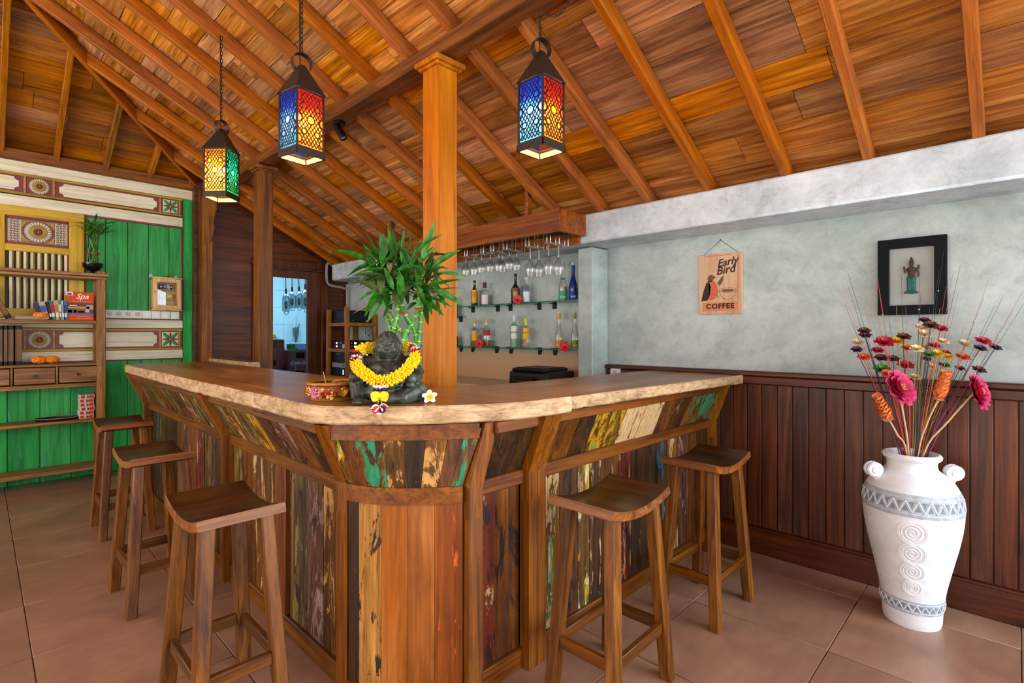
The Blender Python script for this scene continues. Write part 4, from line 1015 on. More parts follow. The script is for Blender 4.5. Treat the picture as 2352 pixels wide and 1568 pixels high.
def pm(c, r=.45):
    if (c, r) not in PM: PM[c, r] = plain('paint_' + c.strip('#'), c, r, spec=.22)
    return PM[c, r]
def bottle(px, yt, yb, wpx, zs, glassm, label, shape, cap, labels=(), liquid=None, X=3.365, neck=None, words_=()):
    q = onX(px, yb, X); tt = X / ray(px, yb).x; h = (yb - yt) / F * tt; r = wpx / 2 / F * tt * .96
    t = thing('bottle', label, 'bottle', (X, q.y, zs), 0, 'bottles on the alcove shelves')
    sh, nk, nr = shape            # shoulder start, neck start (fractions of h), neck radius fraction
    hc = cap[1] * h
    pf = [(.001, 0), (r * .93, 0), (r, .006), (r, sh * h)]
    for i in range(1, 7):
        u = i / 6; pf.append((r + (nr * r - r) * (3 * u * u - 2 * u ** 3), sh * h + (nk - sh) * h * u))
    pf += [(nr * r, h - hc), (.001, h - hc)]
    MB().lathe(pf, 20).build('body', glassm, t, smooth=50)
    MB().lathe([(nr * r * 1.08, h - hc), (nr * r * 1.12, h - hc * .5), (nr * r * 1.1, h), (.001, h)], 16).build('cap', pm(cap[0]), t, smooth=30)
    if neck: MB().lathe([(nr * r * 1.15, h * neck[1]), (nr * r * 1.15 * neck[3], h * neck[2])], 16).build('neck_label', pm(neck[0]), t)
    if liquid:
        lf_ = liquid[1]; MB().lathe([(.001, .004), (r * .9, .004), (r * .93, .008), (r * .93, lf_ * h), (.001, lf_ * h)], 18).build('liquid', plain('liquid_' + liquid[0].strip('#'), liquid[0], .15), t, smooth=50)
    cdir = math.atan2(-q.y, -X)
    for (c_, f0, f1, wd_) in labels:
        m = MB(); N = 10; rr_ = r * 1.012
        m.loft([[(rr_ * math.cos(cdir + b), rr_ * math.sin(cdir + b), f0 * h), (rr_ * math.cos(cdir + b), rr_ * math.sin(cdir + b), f1 * h)] for b in [wd_ * (-1 + 2 * i / N) for i in range(N + 1)]], closed=False, cap=False)
        m.build('label', pm(c_), t)
    for (w_, c_, f, size) in words_:
        u = Vector((math.cos(cdir), math.sin(cdir), 0)); rx = Vector((0, 0, 1)).cross(u)
        M4 = Matrix((( rx.x, 0, u.x, u.x * r * 1.03), (rx.y, 0, u.y, u.y * r * 1.03), (0, 1, 0, f * h), (0, 0, 0, 1)))
        text(w_, size * r, pm(c_), t, M4, 'lettering')
    return t
SD = (.55, .75, .36); TALL = (.30, .74, .36); SQ = (.60, .72, .38)
bottle(1090, 637, 696, 16, ZU, gl_brown, 'dark brown liqueur bottle with yellow and orange label on the upper shelf', SD, ('#141010', .09), (('#e0a51a', .12, .62, 1.0), ('#d8701a', .36, .56, .8)), neck=('#e8c01a', .84, .88, 1))
bottle(1113.5, 642, 695, 21, ZU, gl_clear, 'whisky bottle with burgundy cap and white label on the upper shelf', SQ, ('#5a1626', .25), (('#d9d2d4', .04, .46, .8),), ('#8a4218', .47))
bottle(1184, 624, 693, 21, ZU, gl_dark, 'tall black cream liqueur bottle with oval picture label', (.46, .70, .30), ('#0c0a0a', .10), (('#7d4a2c', .30, .52, .85), ('#9aa07a', .26, .40, .55)))
bottle(1209, 632, 691, 21, ZU, gl_clear, 'clear vodka bottle with blue and white label and white cap', (.62, .74, .34), ('#d5d8dc', .08), (('#dfe4ea', .05, .60, .75), ('#2c56a8', .44, .60, .75)))
bottle(1293, 597, 687, 21, ZU, gl_clear, 'tall clear bottle with mint green label and green neck ring', TALL, ('#9fc7b4', .10), (('#3fae86', .04, .26, 1.5),), ('#c2b48c', .36), neck=('#57b894', .55, .585, 1.5), words_=(('bols', '#f5f5f5', .10, .7),))
bottle(1316.5, 599, 686, 21, ZU, gl_blue, 'tall blue bottle with white cap at the right end of the upper shelf', TALL, ('#d8dde4', .07), (('#23468f', .04, .24, 1.5),), neck=('#2a5aa0', .78, .93, 1.0), words_=(('bols', '#f5f5f5', .10, .7),))
bottle(1090, 730, 793, 20, ZL, gl_clear, 'amber spirit bottle with square yellow label on the lower shelf', SQ, ('#c9a02c', .16), (('#e0a41c', .22, .52, .8), ('#8a1f1a', .60, .66, .4)), ('#a8761c', .42))
bottle(1117.5, 730, 795, 21, ZL, gl_clear, 'whisky bottle with slanting red label on the lower shelf', SQ, ('#d8a85a', .15), (('#a8201c', .40, .60, .8),), ('#9a5418', .24))
bottle(1181, 721, 796, 19, ZL, gl_greenish, 'clear rum bottle with white label and red emblem on the lower shelf', (.66, .78, .36), ('#d5cfd0', .16), (('#dcdcd8', .28, .66, .95),), ('#b5c9b4', .28), words_=(('BACARDI', '#2a2426', .47, .46),))
bottle(1208, 731, 798, 20, ZL, gl_clear, 'clear gin bottle with yellow label and yellow cap', (.62, .78, .40), ('#e8cf2c', .16), (('#e8b41a', .30, .68, .75), ('#e0902a', .10, .18, .7)), words_=(("GORDON'S", '#a81c1c', .52, .40),))
bottle(1284, 713, 798, 20, ZL, gl_clear, 'tall clear bottle with orange label on the lower shelf', TALL, ('#c9ccd0', .05), (('#e0952c', .04, .24, 1.5),), neck=('#e0a84a', .80, .94, 1.1), words_=(('bols', '#f5f5f5', .10, .7),))
bottle(1320, 713, 800, 19, ZL, gl_clear, 'tall clear bottle with leaf green label at the end of the lower shelf', TALL, ('#c9ccd0', .05), (('#7d9f2c', .04, .24, 1.5),), neck=('#8fae3c', .80, .94, 1.1), words_=(('bols', '#f5f5f5', .10, .7),))
bottle(1044, 684, 728, 18, 1.56, gl_green, 'green bottle on the short glass shelf, half hidden by the post', SD, ('#0f5a24', .1), X=3.365)
bottle(1044, 757, 793, 18, ZL, gl_brown, 'dark bottle on the lower shelf, half hidden by the post', SD, ('#1a0d08', .1), X=3.365)
def petal(mb, base, dirv, up, L, w, curl=.3, n=5, mat=0, cup=.15, T=None, thick=.0):
    d_ = Vector(dirv).normalized(); u = Vector(up); u = (u - d_ * u.dot(d_)).normalized(); s_ = d_.cross(u); rings = []
    for i in range(n + 1):
        t_ = i / n; p = Vector(base) + d_ * (L * t_) + u * (curl * L * t_ * t_); ww = w * (math.sin(PI * (.12 + .80 * t_)) ** .8)
        if i == n: ww = w * .42
        rings.append([p - s_ * ww + u * (cup * ww), p, p + s_ * ww + u * (cup * ww)])
    mb.loft(rings, mat, False, False, T); return mb
m_hib = plain('hibiscus_red', '#c81e22', .5, nz=.25, nscale=30); m_hibd = plain('hibiscus_throat', '#5a0c10', .5); m_yel = plain('stamen_yellow', '#e8b82c', .5)
def hibiscus(p, label, face=(-1, -.7, .25), r=.042):
    t = thing('hibiscus_flower', label, 'flower', p, 0, 'red hibiscus flowers on the glass shelves')
    q = Vector(face).normalized().to_track_quat('Z', 'Y').to_matrix().to_4x4()
    for i in range(5):
        a = 2 * PI * i / 5; m = MB(); petal(m, (0, 0, 0), (math.cos(a), math.sin(a), .45), (0, 0, -1), r, r * .52, .25, 5, T=q, cup=-.2); m.build('petal', m_hib, t, smooth=80)
    MB().lathe([(.001, .001), (.011, .006)], 10, T=q).build('throat', m_hibd, t)
    m = MB().tube([(0, 0, 0), (.002, 0, .02), (.005, 0, .034)], .0016, 5, T=q)
    m.build('stamen', m_yel, t)
hibiscus(onX(1189, 688, 3.275), 'red hibiscus flower on the upper glass shelf before the black bottle'); hibiscus(onX(1100, 789, 3.275), 'red hibiscus flower on the lower shelf between two whisky bottles', (-.8, -.9, .35)); hibiscus(onX(1297, 797, 3.275), 'red hibiscus flower on the lower shelf by the orange-labelled bottle', (-.9, -.6, .4), .046)

# ---------------------------------------------------------------- back counter and coffee machine
bc = thing('back_counter', 'beige back counter with plain top along the wall below the bottle shelves', 'counter', (3.17, 3.9, 0))
MB().box((0, 0, .45), (.50, 2.86, .90), .004).build('body', m_beige, bc); MB().box((0, 0, .93), (.54, 2.88, .05), .006).build('top', plain('beige_counter_top', '#cda985', .4, nz=.04, nscale=5), bc)
cm = thing('coffee_machine', 'black appliance with a curved front and slatted top tray on the back counter', 'coffee machine', (3.13, 2.72, .955))
m = MB(); pr2 = [(-.15, 0), (-.16, .03), (-.155, .12), (-.13, .135), (.15, .135), (.15, 0)]
m.add([(x, -.33, z) for x, z in pr2] + [(x, .33, z) for x, z in pr2], [list(range(6))[::-1], [6 + i for i in range(6)]] + [(i, (i + 1) % 6, 6 + (i + 1) % 6, 6 + i) for i in range(6)])
m.build('body', m_blkp, cm, smooth=30)
MB().tube([(-.162, -.12, .05), (-.172, -.06, .05), (-.172, .12, .05), (-.162, .2, .05)], .045, 10, flat=1.0).build('front_bulge', plain('glossy_black', '#0c0c0e', .15), cm)
MB().box((0, .03, .146), (.30, .54, .022), .008).build('tray_rim', m_blkp, cm)
for i in range(17): MB().box((0, 0, 0), (.26, .012, .006), .001).build('slat', plain('tray_slat', '#2c2a28', .25, .3) if i == 0 else bpy.data.materials['tray_slat'], cm, matrix=Matrix.Translation((0, -.2 + i * .028, .160)))
MB().box((-.156, -.26, .075), (.012, .10, .05), .003).build('panel', plain('machine_panel', '#2b2b2e', .3), cm)
cm.scale = (1, .62, 1)
cm_side = MB().box((0, .332, .06), (.26, .006, .10), .001).build('side_plate', plain('brass_side_plate', '#8a7550', .4, .3), cm)
sk = thing('wall_socket', 'white wall socket above the counter, under the end of the chair rail', 'socket', (XW - .005, 2.215, 1.085))
MB().box((-.028, 0, 0), (.03, .088, .075), .004).build('plate', pm('#e2e2e0', .35), sk); MB().lathe([(.001, 0), (.018, 0), (.018, .002)], 16, T=Matrix.Translation((-.0445, 0, 0)) @ Matrix.Rotation(-PI / 2, 4, 'Y')).build('outlet', pm('#b8b8b6', .4), sk)

# ---------------------------------------------------------------- pictures on the plaster wall
m_sign = wood('sign_pine', '#c89a70', '#d8ae86', '#e0ba95', 'z', .6, .03, scale=.8, bump=.05, blotch=.2, streak=.25, val=1.0, sat=.95)
sg = thing('coffee_sign', 'pale wooden coffee sign with robin and cup, hung by a cord on the plaster wall', 'sign', (XW - .008, 1.42, 1.714))
MB().box((0, 0, 0), (.016, .287, .402), .003).build('board', m_sign, sg)
MB().tube([(-.004, .125, .19), (0, .0, .291)], .0013, 5).tube([(0, 0, .291), (-.004, -.125, .19)], .0013, 5).build('cord', pm('#3a2c22'), sg); MB().ell((0, 0, .292), .004, 8, 6).build('nail', m_blk, sg)
q0 = -.0088
def flat(poly, mat, name, z=0.0):
    pts = [(q0 - z, -u, v) for u, v in poly]; n = len(pts); m = MB(); m.add(pts + [(p[0] + .0006, p[1], p[2]) for p in pts], [list(range(n)), [n + i for i in range(n)][::-1]] + [(i, (i + 1) % n, n + (i + 1) % n, n + i) for i in range(n)])
    return m.build(name, mat, sg, smooth=0)
ink = pm('#3d2f28', .7); red = pm('#cf6a48', .7); ltred = pm('#d98a60', .7)
text('Early', .068, ink, sg, face_negX((q0, -.047, .140)) @ Matrix.Rotation(.12, 4, 'Z'), 'lettering', shear=.35, offset=.0012)
text('Bird', .074, ink, sg, face_negX((q0, -.035, .088)) @ Matrix.Rotation(.12, 4, 'Z'), 'lettering', shear=.30, offset=.0012)
text('COFFEE', .046, ink, sg, face_negX((q0 - .0006, 0, -.150)), 'lettering', offset=.0018, sx=1.08, sp=1.12)
flat([(-.118, -.182), (.118, -.182), (.118, -.122), (-.118, -.122)], ltred, 'red_band')
flat([(-.128, -.112), (-.112, -.045), (-.092, .010), (-.075, .020), (-.062, -.02), (-.068, -.07), (-.085, -.108)], ink, 'bird_wing')
flat([(-.085, .035), (-.078, .056), (-.060, .064), (-.042, .056), (-.028, .044), (-.042, .036), (-.055, .018), (-.078, .015)], pm('#6d5444', .7), 'bird_head')
flat([(-.075, .020), (-.048, .026), (-.022, .0), (-.012, -.04), (-.022, -.085), (-.05, -.108), (-.082, -.1), (-.072, -.05)], red, 'bird_breast')
flat([(-.018, .005), (.012, .045), (.026, .052), (.020, .02), (0, -.015)], pm('#6d5444', .7), 'bird_far_wing')
flat([(-.108, .19), (.09, .19), (.09, .186), (-.108, .186)], red, 'red_line'); flat([(.116, -.1), (.119, -.1), (.119, .18), (.116, .18)], red, 'red_line')
def ring2(cx_, cy_, rx, ry, w, a0, a1, mat, nm, n=22):
    o_ = [(cx_ + rx * math.cos(a0 + (a1 - a0) * i / n), cy_ + ry * math.sin(a0 + (a1 - a0) * i / n)) for i in range(n + 1)]; i_ = [(cx_ + (rx - w) * math.cos(a0 + (a1 - a0) * i / n), cy_ + (ry - w) * math.sin(a0 + (a1 - a0) * i / n)) for i in range(n + 1)]
    m = MB(); m.loft([[(q0, -a[0], a[1]), (q0, -b[0], b[1])] for a, b in zip(o_, i_)], closed=False, cap=False); return m.build(nm, mat, sg, smooth=0)
ring2(.052, -.045, .055, .016, .002, 0, 2 * PI, ink, 'cup_rim'); ring2(.052, -.045, .055, .062, .002, PI, 2 * PI, ink, 'cup_outline'); ring2(-.006, -.07, .014, .02, .002, 1.2, 5, ink, 'cup_handle')
flat([(.052 + .042 * math.cos(a), -.047 + .010 * math.sin(a)) for a in [2 * PI * i / 14 for i in range(14)]], pm('#7d5a40', .7), 'coffee')

fr = thing('shadow_box_frame', 'black shadow-box frame with a small bronze deity figure behind glass, on the plaster wall', 'picture frame', (XW - .001, .405, 1.684))
m_fr = plain('black_frame', '#0b0f12', .6, spec=.12)
hw, hh, bw_ = .145, .202, .050; dp = .038
m = MB()
for s_ in (-1, 1): m.box((-dp / 2, s_ * (hw - bw_ / 2), 0), (dp, bw_, 2 * hh), .002).box((-dp / 2 + .0004, 0, s_ * (hh - bw_ / 2)), (dp, 2 * hw - 2 * bw_ + .002, bw_), .0005)
m.build('frame', m_fr, fr); MB().box((-.006, 0, 0), (.006, 2 * hw - .02, 2 * hh - .02)).build('backing', plain('frame_backing', '#a9ada8', .9, nz=.08, nscale=12, spec=.1), fr, smooth=0)
MB().box((-.034, 0, 0), (.002, 2 * hw - 2 * bw_ + .004, 2 * hh - 2 * bw_ + .004)).build('glazing', glass('frame_glass', (.98, .98, .98), .0, gloss=.006), fr, smooth=0)
m_brz = plain('dark_gilded_bronze', '#3a2a12', .45, .3, nz=.6, nscale=90, spec=.3); m_ver = plain('verdigris_bronze', '#0f5a4c', .5, .1, nz=.5, nscale=70, spec=.3)
m = MB(); X_ = -.021
m.ell((X_, 0, .018), (.010, .014, .020)).ell((X_, 0, .036), (.010, .017, .010)).ell((X_ - .001, 0, .055), (.008, .0085, .011)).tube([(X_, .016, .036), (X_ - .003, .024, .016), (X_ - .006, .022, .036)], [.0045, .004, .0035], 8).tube([(X_, -.016, .036), (X_ - .003, -.024, .016), (X_ - .005, -.022, -.006)], [.0045, .004, .0035], 8).ell((X_, 0, -.004), (.010, .015, .012)).tube([(X_, 0, .062), (X_, 0, .075), (X_, 0, .094)], [.010, .007, .002], 8)
m.ell((X_ - .005, -.024, .044), (.003, .005, .012)).ell((X_ - .006, .024, .042), (.003, .004, .010))
fg = fuse(m, .0022, 2); fg.materials.append(m_brz); fg.transform(Matrix.Diagonal((1, 1.25, 1.1, 1))); mk('figurine', fg, fr)
m = MB().tube([(X_, .007, -.004), (X_, .007, -.080)], [.009, .0075], 10).tube([(X_, -.007, -.004), (X_, -.007, -.080)], [.009, .0075], 10).lathe([(.001, -.078), (.022, -.078), (.026, -.086), (.001, -.09)], 18, T=Matrix.Translation((X_, 0, .006)) @ Matrix.Diagonal((.6, 1, 1, 1)))
m.ell((X_, 0, -.03), (.009, .013, .025)); fg = fuse(m, .0022, 2); fg.materials.append(m_ver); fg.transform(Matrix.Diagonal((1, 1.25, 1.1, 1))); mk('figurine_skirt', fg, fr)
# ---------------------------------------------------------------- white vase with reliefs
VX, VY = 3.155, .372
def vase_mat():
    k = NT('chalk_white_glaze'); n1 = k.noise(k.coord((6, 6, 14), False), 1, 5, .6, .8); n2 = k.noise(k.coord((40, 40, 120), False), 1, 3, .6)
    c = k.ramp(n1, [(.3, C('#dcdbdd')), (.6, C('#ebebee')), (.8, C('#f2f2f5'))]); c = k.mix(.15, c, k.ramp(n2, [(.3, (.7, .7, .7, 1)), (.7, (1, 1, 1, 1))]), 'MULTIPLY')
    k.l(c, k.b.inputs['Base Color']); k.inp('Roughness', .55); k.bump(n2, .12, .002); return k.m
m_vase = vase_mat(); m_band = plain('grey_washed_band', '#adb4bb', .65, nz=.22, nscale=35, bump=.25); m_ridge = plain('pale_relief_line', '#f6f6f8', .6)
m_groove = plain('grey_groove', '#7f868e', .7)
vs_ = thing('vase', 'tall chalky white two-handled floor vase with spiral reliefs, full of dried flowers by the wainscot', 'vase', (VX, VY, 0))
VP = [(0, .112), (.02, .117), (.055, .119), (.16, .130), (.28, .154), (.40, .180), (.50, .1955), (.565, .197), (.62, .190), (.665, .172), (.70, .146), (.722, .116), (.735, .103), (.76, .099), (.775, .104), (.783, .114), (.795, .118), (.805, .113), (.808, .104)]
zs_ = smooth_path([(r, 0, z) for z, r in VP], 4)
_VP = [(p.z, p.x) for p in zs_]
def vr(z):
    for (a, ra), (b, rb) in zip(_VP[:-1], _VP[1:]):
        if a <= z <= b: return ra + (rb - ra) * (z - a) / max(1e-9, b - a)
    return _VP[-1][1]
m = MB(); m.lathe([(.001, 0)] + [(p.x, p.z) for p in zs_] + [(.096, .80), (.090, .775), (.088, .74), (.10, .70), (.11, .3), (.001, .28)], 56); m.build('body', m_vase, vs_, smooth=50)
def vband(z0, z1, nt):
    b = MB(); b.lathe([(vr(z0) + .0005, z0)] + [(vr(z0 + (z1 - z0) * i / 8) + .0018, z0 + (z1 - z0) * i / 8) for i in range(9)] + [(vr(z1) + .0005, z1)], 56); o = b.build('relief_band', m_band, vs_, smooth=50)
    zm0, zm1 = z0 + (z1 - z0) * .25, z0 + (z1 - z0) * .75; hm = (z1 - z0) * .25; g = MB(); rr_ = MB()
    for i in range(nt):
        a = 2 * PI * i / nt; da = PI / nt
        P3 = lambda ang, z, o_: (math.cos(ang) * (vr(z) + o_), math.sin(ang) * (vr(z) + o_), z)
        for up in (0, 1):
            c_ = a + da * up; zz0, zz1 = (zm0, zm1) if not up else (zm1, zm0)
            g.add([P3(c_ - da * .5, zz0 + (zz1 - zz0) * .08, .0022), P3(c_ + da * .5, zz0 + (zz1 - zz0) * .08, .0022), P3(c_, zz0 + (zz1 - zz0) * .66, .0022), P3(c_ - da * .42, zz0 + (zz1 - zz0) * .1, .0026), P3(c_ + da * .42, zz0 + (zz1 - zz0) * .1, .0026), P3(c_, zz0 + (zz1 - zz0) * .6, .0026)], [(0, 1, 2), (3, 4, 5)])
        rr_.tube([P3(a - da, zm0, .003), P3(a, zm1, .003)], .0026, 5); rr_.tube([P3(a, zm1, .003), P3(a + da, zm0, .003)], .0026, 5)
    g.build('triangles', m_groove, o, smooth=0)['kind'] = 'stuff'; rr_.build('zigzag_ridge', plain('pale_ridge', '#d3d8de', .6), o)
    ln = MB()
    for z in (zm0 - hm * .35, zm1 + hm * .35): ln.tube([(math.cos(t_) * (vr(z) + .002), math.sin(t_) * (vr(z) + .002), z) for t_ in [2 * PI * i / 48 for i in range(48)]], .0014, 5, loop=True)
    ln.build('ring_line', m_vase, o)
vband(.545, .645, 26); vband(.075, .135, 24)
ac = math.atan2(-VY, -VX) + .02
for zc, rr_ in ((.475, .057), (.375, .053), (.285, .047), (.205, .037)):
    sp_m = MB()
    pts = [( r_ * math.cos(b), r_ * math.sin(b)) for b, r_ in [(i * .19, rr_ * .08 + rr_ * .72 * i / 90) for i in range(91)]]
    sp_m.tube([(math.cos(ac + u / vr(zc + v)) * (vr(zc + v) + .0010), math.sin(ac + u / vr(zc + v)) * (vr(zc + v) + .0010), zc + v) for u, v in pts], .0027, 5)
    for k_ in (.90, 1.0):
        arc = [(rr_ * k_ * math.cos(b), rr_ * k_ * math.sin(b)) for b in [-.25 * PI + 1.5 * PI * i / 36 if False else 2 * PI * i / 40 for i in range(41)]]
        arc = [p for p in arc if p[1] < rr_ * .86]
        arc = sorted(arc, key=lambda p: (math.atan2(p[1], p[0]) - 1.9) % (2 * PI))
        sp_m.tube([(math.cos(ac + u / vr(zc + v)) * (vr(zc + v) + .0010), math.sin(ac + u / vr(zc + v)) * (vr(zc + v) + .0010), zc + v) for u, v in arc], .0024, 5)
    sp_m.build('spiral_relief', m_ridge, vs_)
for sgn in (-1, 1):
    u = Vector((.716, -.698, 0)) * sgn; u = (u + Vector((-.716, -.698, 0)) * (.30)).normalized() if sgn > 0 else (u + Vector((.1, .1, 0))).normalized()
    s_ = Vector((-u.y, u.x, 0)); e = MB()
    for off in (-.014, .014):
        c = u * .172 + s_ * off + Vector((0, 0, .722)); e.tube([c + u * (.026 * math.cos(b)) + Vector((0, 0, .026 * math.sin(b))) for b in [2 * PI * i / 14 for i in range(14)]], .012, 8, loop=True)
    c = u * .172 + Vector((0, 0, .722)); e.tube([c - s_ * .030, c + s_ * .030], .017, 12)
    e.tube([u * .148 + Vector((0, 0, .675)), u * .165 + Vector((0, 0, .71))], .026, 10)
    e.build('handle', m_vase, vs_)
# ---------------------------------------------------------------- dried flowers and beaded sprays
rf = random.Random(21)
cols = dict(brown='#5a2c1a', purple='#4a1440', cream='#e0cba0', orange='#e0552a', red='#b01830', green='#2f7a2c', yellow='#d8b01c', crimson='#c01848')
fm_ = {k: plain('wood_petal_' + k, v, .6, nz=.18, nscale=40) for k, v in cols.items()}
stem_c = dict(brown='#3a2a3a', purple='#3a2a3a', cream='#8a7a4a', orange='#d8501f', red='#c02038', green='#3a2a3a', yellow='#b8921c', crimson='#c02048')
sm_ = {k: plain('stick_' + k, v, .5) for k, v in stem_c.items()}
Z = lambda zx, zy: (1880 + zx / 3.1356, 560 + zy / 3.1356)
FL = [('brown', 328, 635, 1), ('purple', 335, 665, 1), ('cream', 282, 718, 1), ('purple', 275, 768, .9), ('orange', 328, 825, 1.1), ('red', 475, 720, 1.6), ('red', 425, 775, 1.05), ('brown', 450, 830, 1.1), ('brown', 535, 835, 1), ('green', 455, 910, 1.3), ('orange', 488, 937, .9), ('yellow', 570, 710, 1.2), ('brown', 612, 678, 1.1), ('orange', 637, 755, .9), ('crimson', 625, 885, 1.4), ('purple', 762, 560, 1), ('brown', 805, 597, 1.2), ('cream', 740, 610, 1.1), ('red', 878, 620, 1.1), ('cream', 762, 660, 1.2), ('cream', 705, 765, 1.1), ('yellow', 752, 755, 1.1), ('red', 828, 740, 1), ('cream', 895, 712, 1), ('green', 795, 805, .9), ('purple', 775, 835, .9), ('yellow', 855, 800, 1.1), ('red', 908, 795, 1), ('yellow', 925, 820, 1), ('cream', 822, 892, 1), ('green', 900, 880, 1), ('cream', 695, 968, 1), ('cream', 1050, 732, 1.3), ('orange', 1035, 825, 1.2), ('brown', 1015, 905, .9), ('crimson', 1180, 712, 1.3), ('purple', 1160, 760, 1), ('purple', 1268, 755, 1), ('brown', 1150, 915, 1.1)]
mouth = Vector((VX, VY, .80))
def vdepth(px, jit):
    d_ = 2.52 + jit
    return min(d_, 3.375 / ray(px, 700).x)
def stem_path(head, k=0):
    ang = math.atan2(head.y - VY, head.x - VX); spread = min(.07, (head - Vector((VX, VY, head.z))).length * .16 + .008)
    m_ = mouth + Vector((math.cos(ang) * spread, math.sin(ang) * spread, 0)); base = Vector((VX - math.cos(ang) * .03, VY - math.sin(ang) * .03, .36))
    return smooth_path([base, m_, m_.lerp(head, .5) + Vector((rf.uniform(-.006, .006), rf.uniform(-.006, .006), .01)), head], 5)
from collections import Counter
ordn = ['leftmost', 'second from left', 'third from left', 'fourth from left', 'fifth from left', 'sixth from left', 'seventh from left', 'eighth from left', 'ninth from left', 'tenth from left', 'eleventh from left', 'twelfth from left', 'thirteenth from left', 'fourteenth from left', 'fifteenth from left', 'sixteenth from left']
rank = {}
for c_ in cols:
    for i, f_ in enumerate(sorted([f_ for f_ in FL if f_[0] == c_], key=lambda f_: f_[1])): rank[f_] = i
cnt = Counter(f_[0] for f_ in FL)
for f_ in FL:
    c_, zx, zy, sc = f_; px, py = Z(zx, zy); head = atd(px, py, vdepth(px, rf.uniform(-.10, .08)))
    t = thing('dried_flower', '%s wooden-petal flower on thin stick in white vase, %s of the %s ones' % (c_, ordn[rank[f_]], c_), 'flower', (VX, VY, .36), 0, 'small dried flowers in the white vase')
    path = [p - t.location for p in stem_path(head)]
    MB().tube(path, .0018, 5).build('stick', sm_[c_], t)
    dv = (path[-1] - path[-3]).normalized(); q = (Vector((0, 0, 1)) * .7 + dv * .4 + Vector((-.55, -.30, 0))).normalized().to_track_quat('Z', 'Y').to_matrix().to_4x4()
    m = MB(); r_ = .0255 * sc
    for ring_, (n_, tilt, kk) in enumerate(((6, .45, 1.0), (6, 1.1, .85), (4, 2.4, .65))):
        for i in range(n_):
            a = 2 * PI * i / n_ + ring_ * .5; petal(m, (0, 0, 0), (math.cos(a), math.sin(a), tilt), (0, 0, 1), r_ * kk * 1.15, r_ * kk * .52, -.15, 4, T=Matrix.Translation(path[-1]) @ q, cup=.25)
    m.build('head', fm_[c_], t, smooth=80)
    MB().ell(path[-1] - dv * .006, .0032, 8, 6).build('bead', m_chrome, t)
# beaded sprays
SPR = [(213, 213, 'd'), (212, 305, 'd'), (192, 440, 'd'), (178, 350, 'r'), (330, 440, 'r'), (385, 340, 'r'), (425, 250, 'r'), (437, 320, 'r'), (505, 505, 'd'), (560, 450, 'y'), (596, 215, 'd'), (628, 450, 'r'), (730, 165, 'd'), (738, 350, 'd'), (905, 30, 'd'), (868, 190, 'd'), (970, 195, 'r'), (1022, 150, 'd'), (920, 305, 'r'), (1005, 355, 'r'), (1190, 380, 'd'), (1222, 262, 'r'), (1268, 447, 'd'), (1330, 380, 'd'), (1108, 432, 'y'), (1475, 340, 'r'), (1478, 430, 'd'), (1400, 480, 'd'), (875, 460, 'y'), (800, 460, 'd')]
spm = dict(d=plain('spray_dark', '#2a2a3c', .5), r=plain('spray_red', '#c8404a', .5), y=plain('spray_ochre', '#b8901c', .5)); spn = dict(d='dark', r='red', y='ochre')
rk = {}
for c_ in 'dry':
    for i, s_ in enumerate(sorted([s_ for s_ in SPR if s_[2] == c_])): rk[s_] = i
for s_ in SPR:
    zx, zy, c_ = s_; px, py = Z(zx, zy); head = atd(px, py, vdepth(px, rf.uniform(-.12, .06)))
    t = thing('beaded_spray', 'long %s beaded stick spray in the white vase, %s of the %s sprays' % (spn[c_], ordn[rk[s_]], spn[c_]), 'dried spray', (VX, VY, .36), 0, 'beaded sprays in the white vase')
    path = [p - t.location for p in stem_path(head)]
    n_ = len(path); MB().tube(path, [.0017 - .0012 * i / n_ for i in range(n_)], 5).build('stick', spm[c_], t)
    for f in (rf.uniform(.80, .9), rf.uniform(.62, .76)): MB().ell(along(path, f), .0038, 8, 6).build('bead', m_chrome, t)

# peonies and orange cones on pale thick stems
m_pst = plain('pale_dry_stem', '#c9a878', .6, nz=.1, nscale=30); m_peo = plain('pink_peony_petal', '#c22a5c', .6, nz=.3, nscale=40); m_peoc = plain('peony_centre', '#d8b078', .6); m_cone = plain('orange_cone_petal', '#e07a3c', .6, nz=.2, nscale=30)
for (zx, zy, lab, dv) in ((570, 1040, 'large pink peony on a pale stem in the white vase, over the left handle', (-.35, -.75, .35)), (1125, 1068, 'large pink peony on a slanting pale stem in the white vase, over the right handle', (-.2, -.85, .25))):
    px, py = Z(zx, zy); head = atd(px, py, min(2.42, 3.3 / ray(px, 700).x)); t = thing('peony', lab, 'flower', (VX, VY, .40), 0)
    path = [p - t.location for p in stem_path(head)]; MB().tube(path, .0042, 7).build('stem', m_pst, t)
    q = Matrix.Translation(path[-1]) @ Vector(dv).normalized().to_track_quat('Z', 'Y').to_matrix().to_4x4()
    for n_, tilt, L in ((9, -.05, .080), (8, .20, .070), (7, .55, .058), (6, 1.1, .044)):
        for i in range(n_):
            a = 2 * PI * i / n_ + tilt; m = MB(); petal(m, (math.cos(a) * .008, math.sin(a) * .008, 0), (math.cos(a), math.sin(a), tilt), (0, 0, 1), L, L * .40, .22, 5, T=q, cup=.4); m.build('petal', m_peo, t, smooth=80)
    m = MB()
    for i in range(26): m.ell((rf.uniform(-.014, .014), rf.uniform(-.014, .014), .020 + rf.uniform(-.004, .008)), (.003, .003, .009), 5, 4, T=q)
    m.build('centre', m_peoc, t)['kind'] = 'stuff'
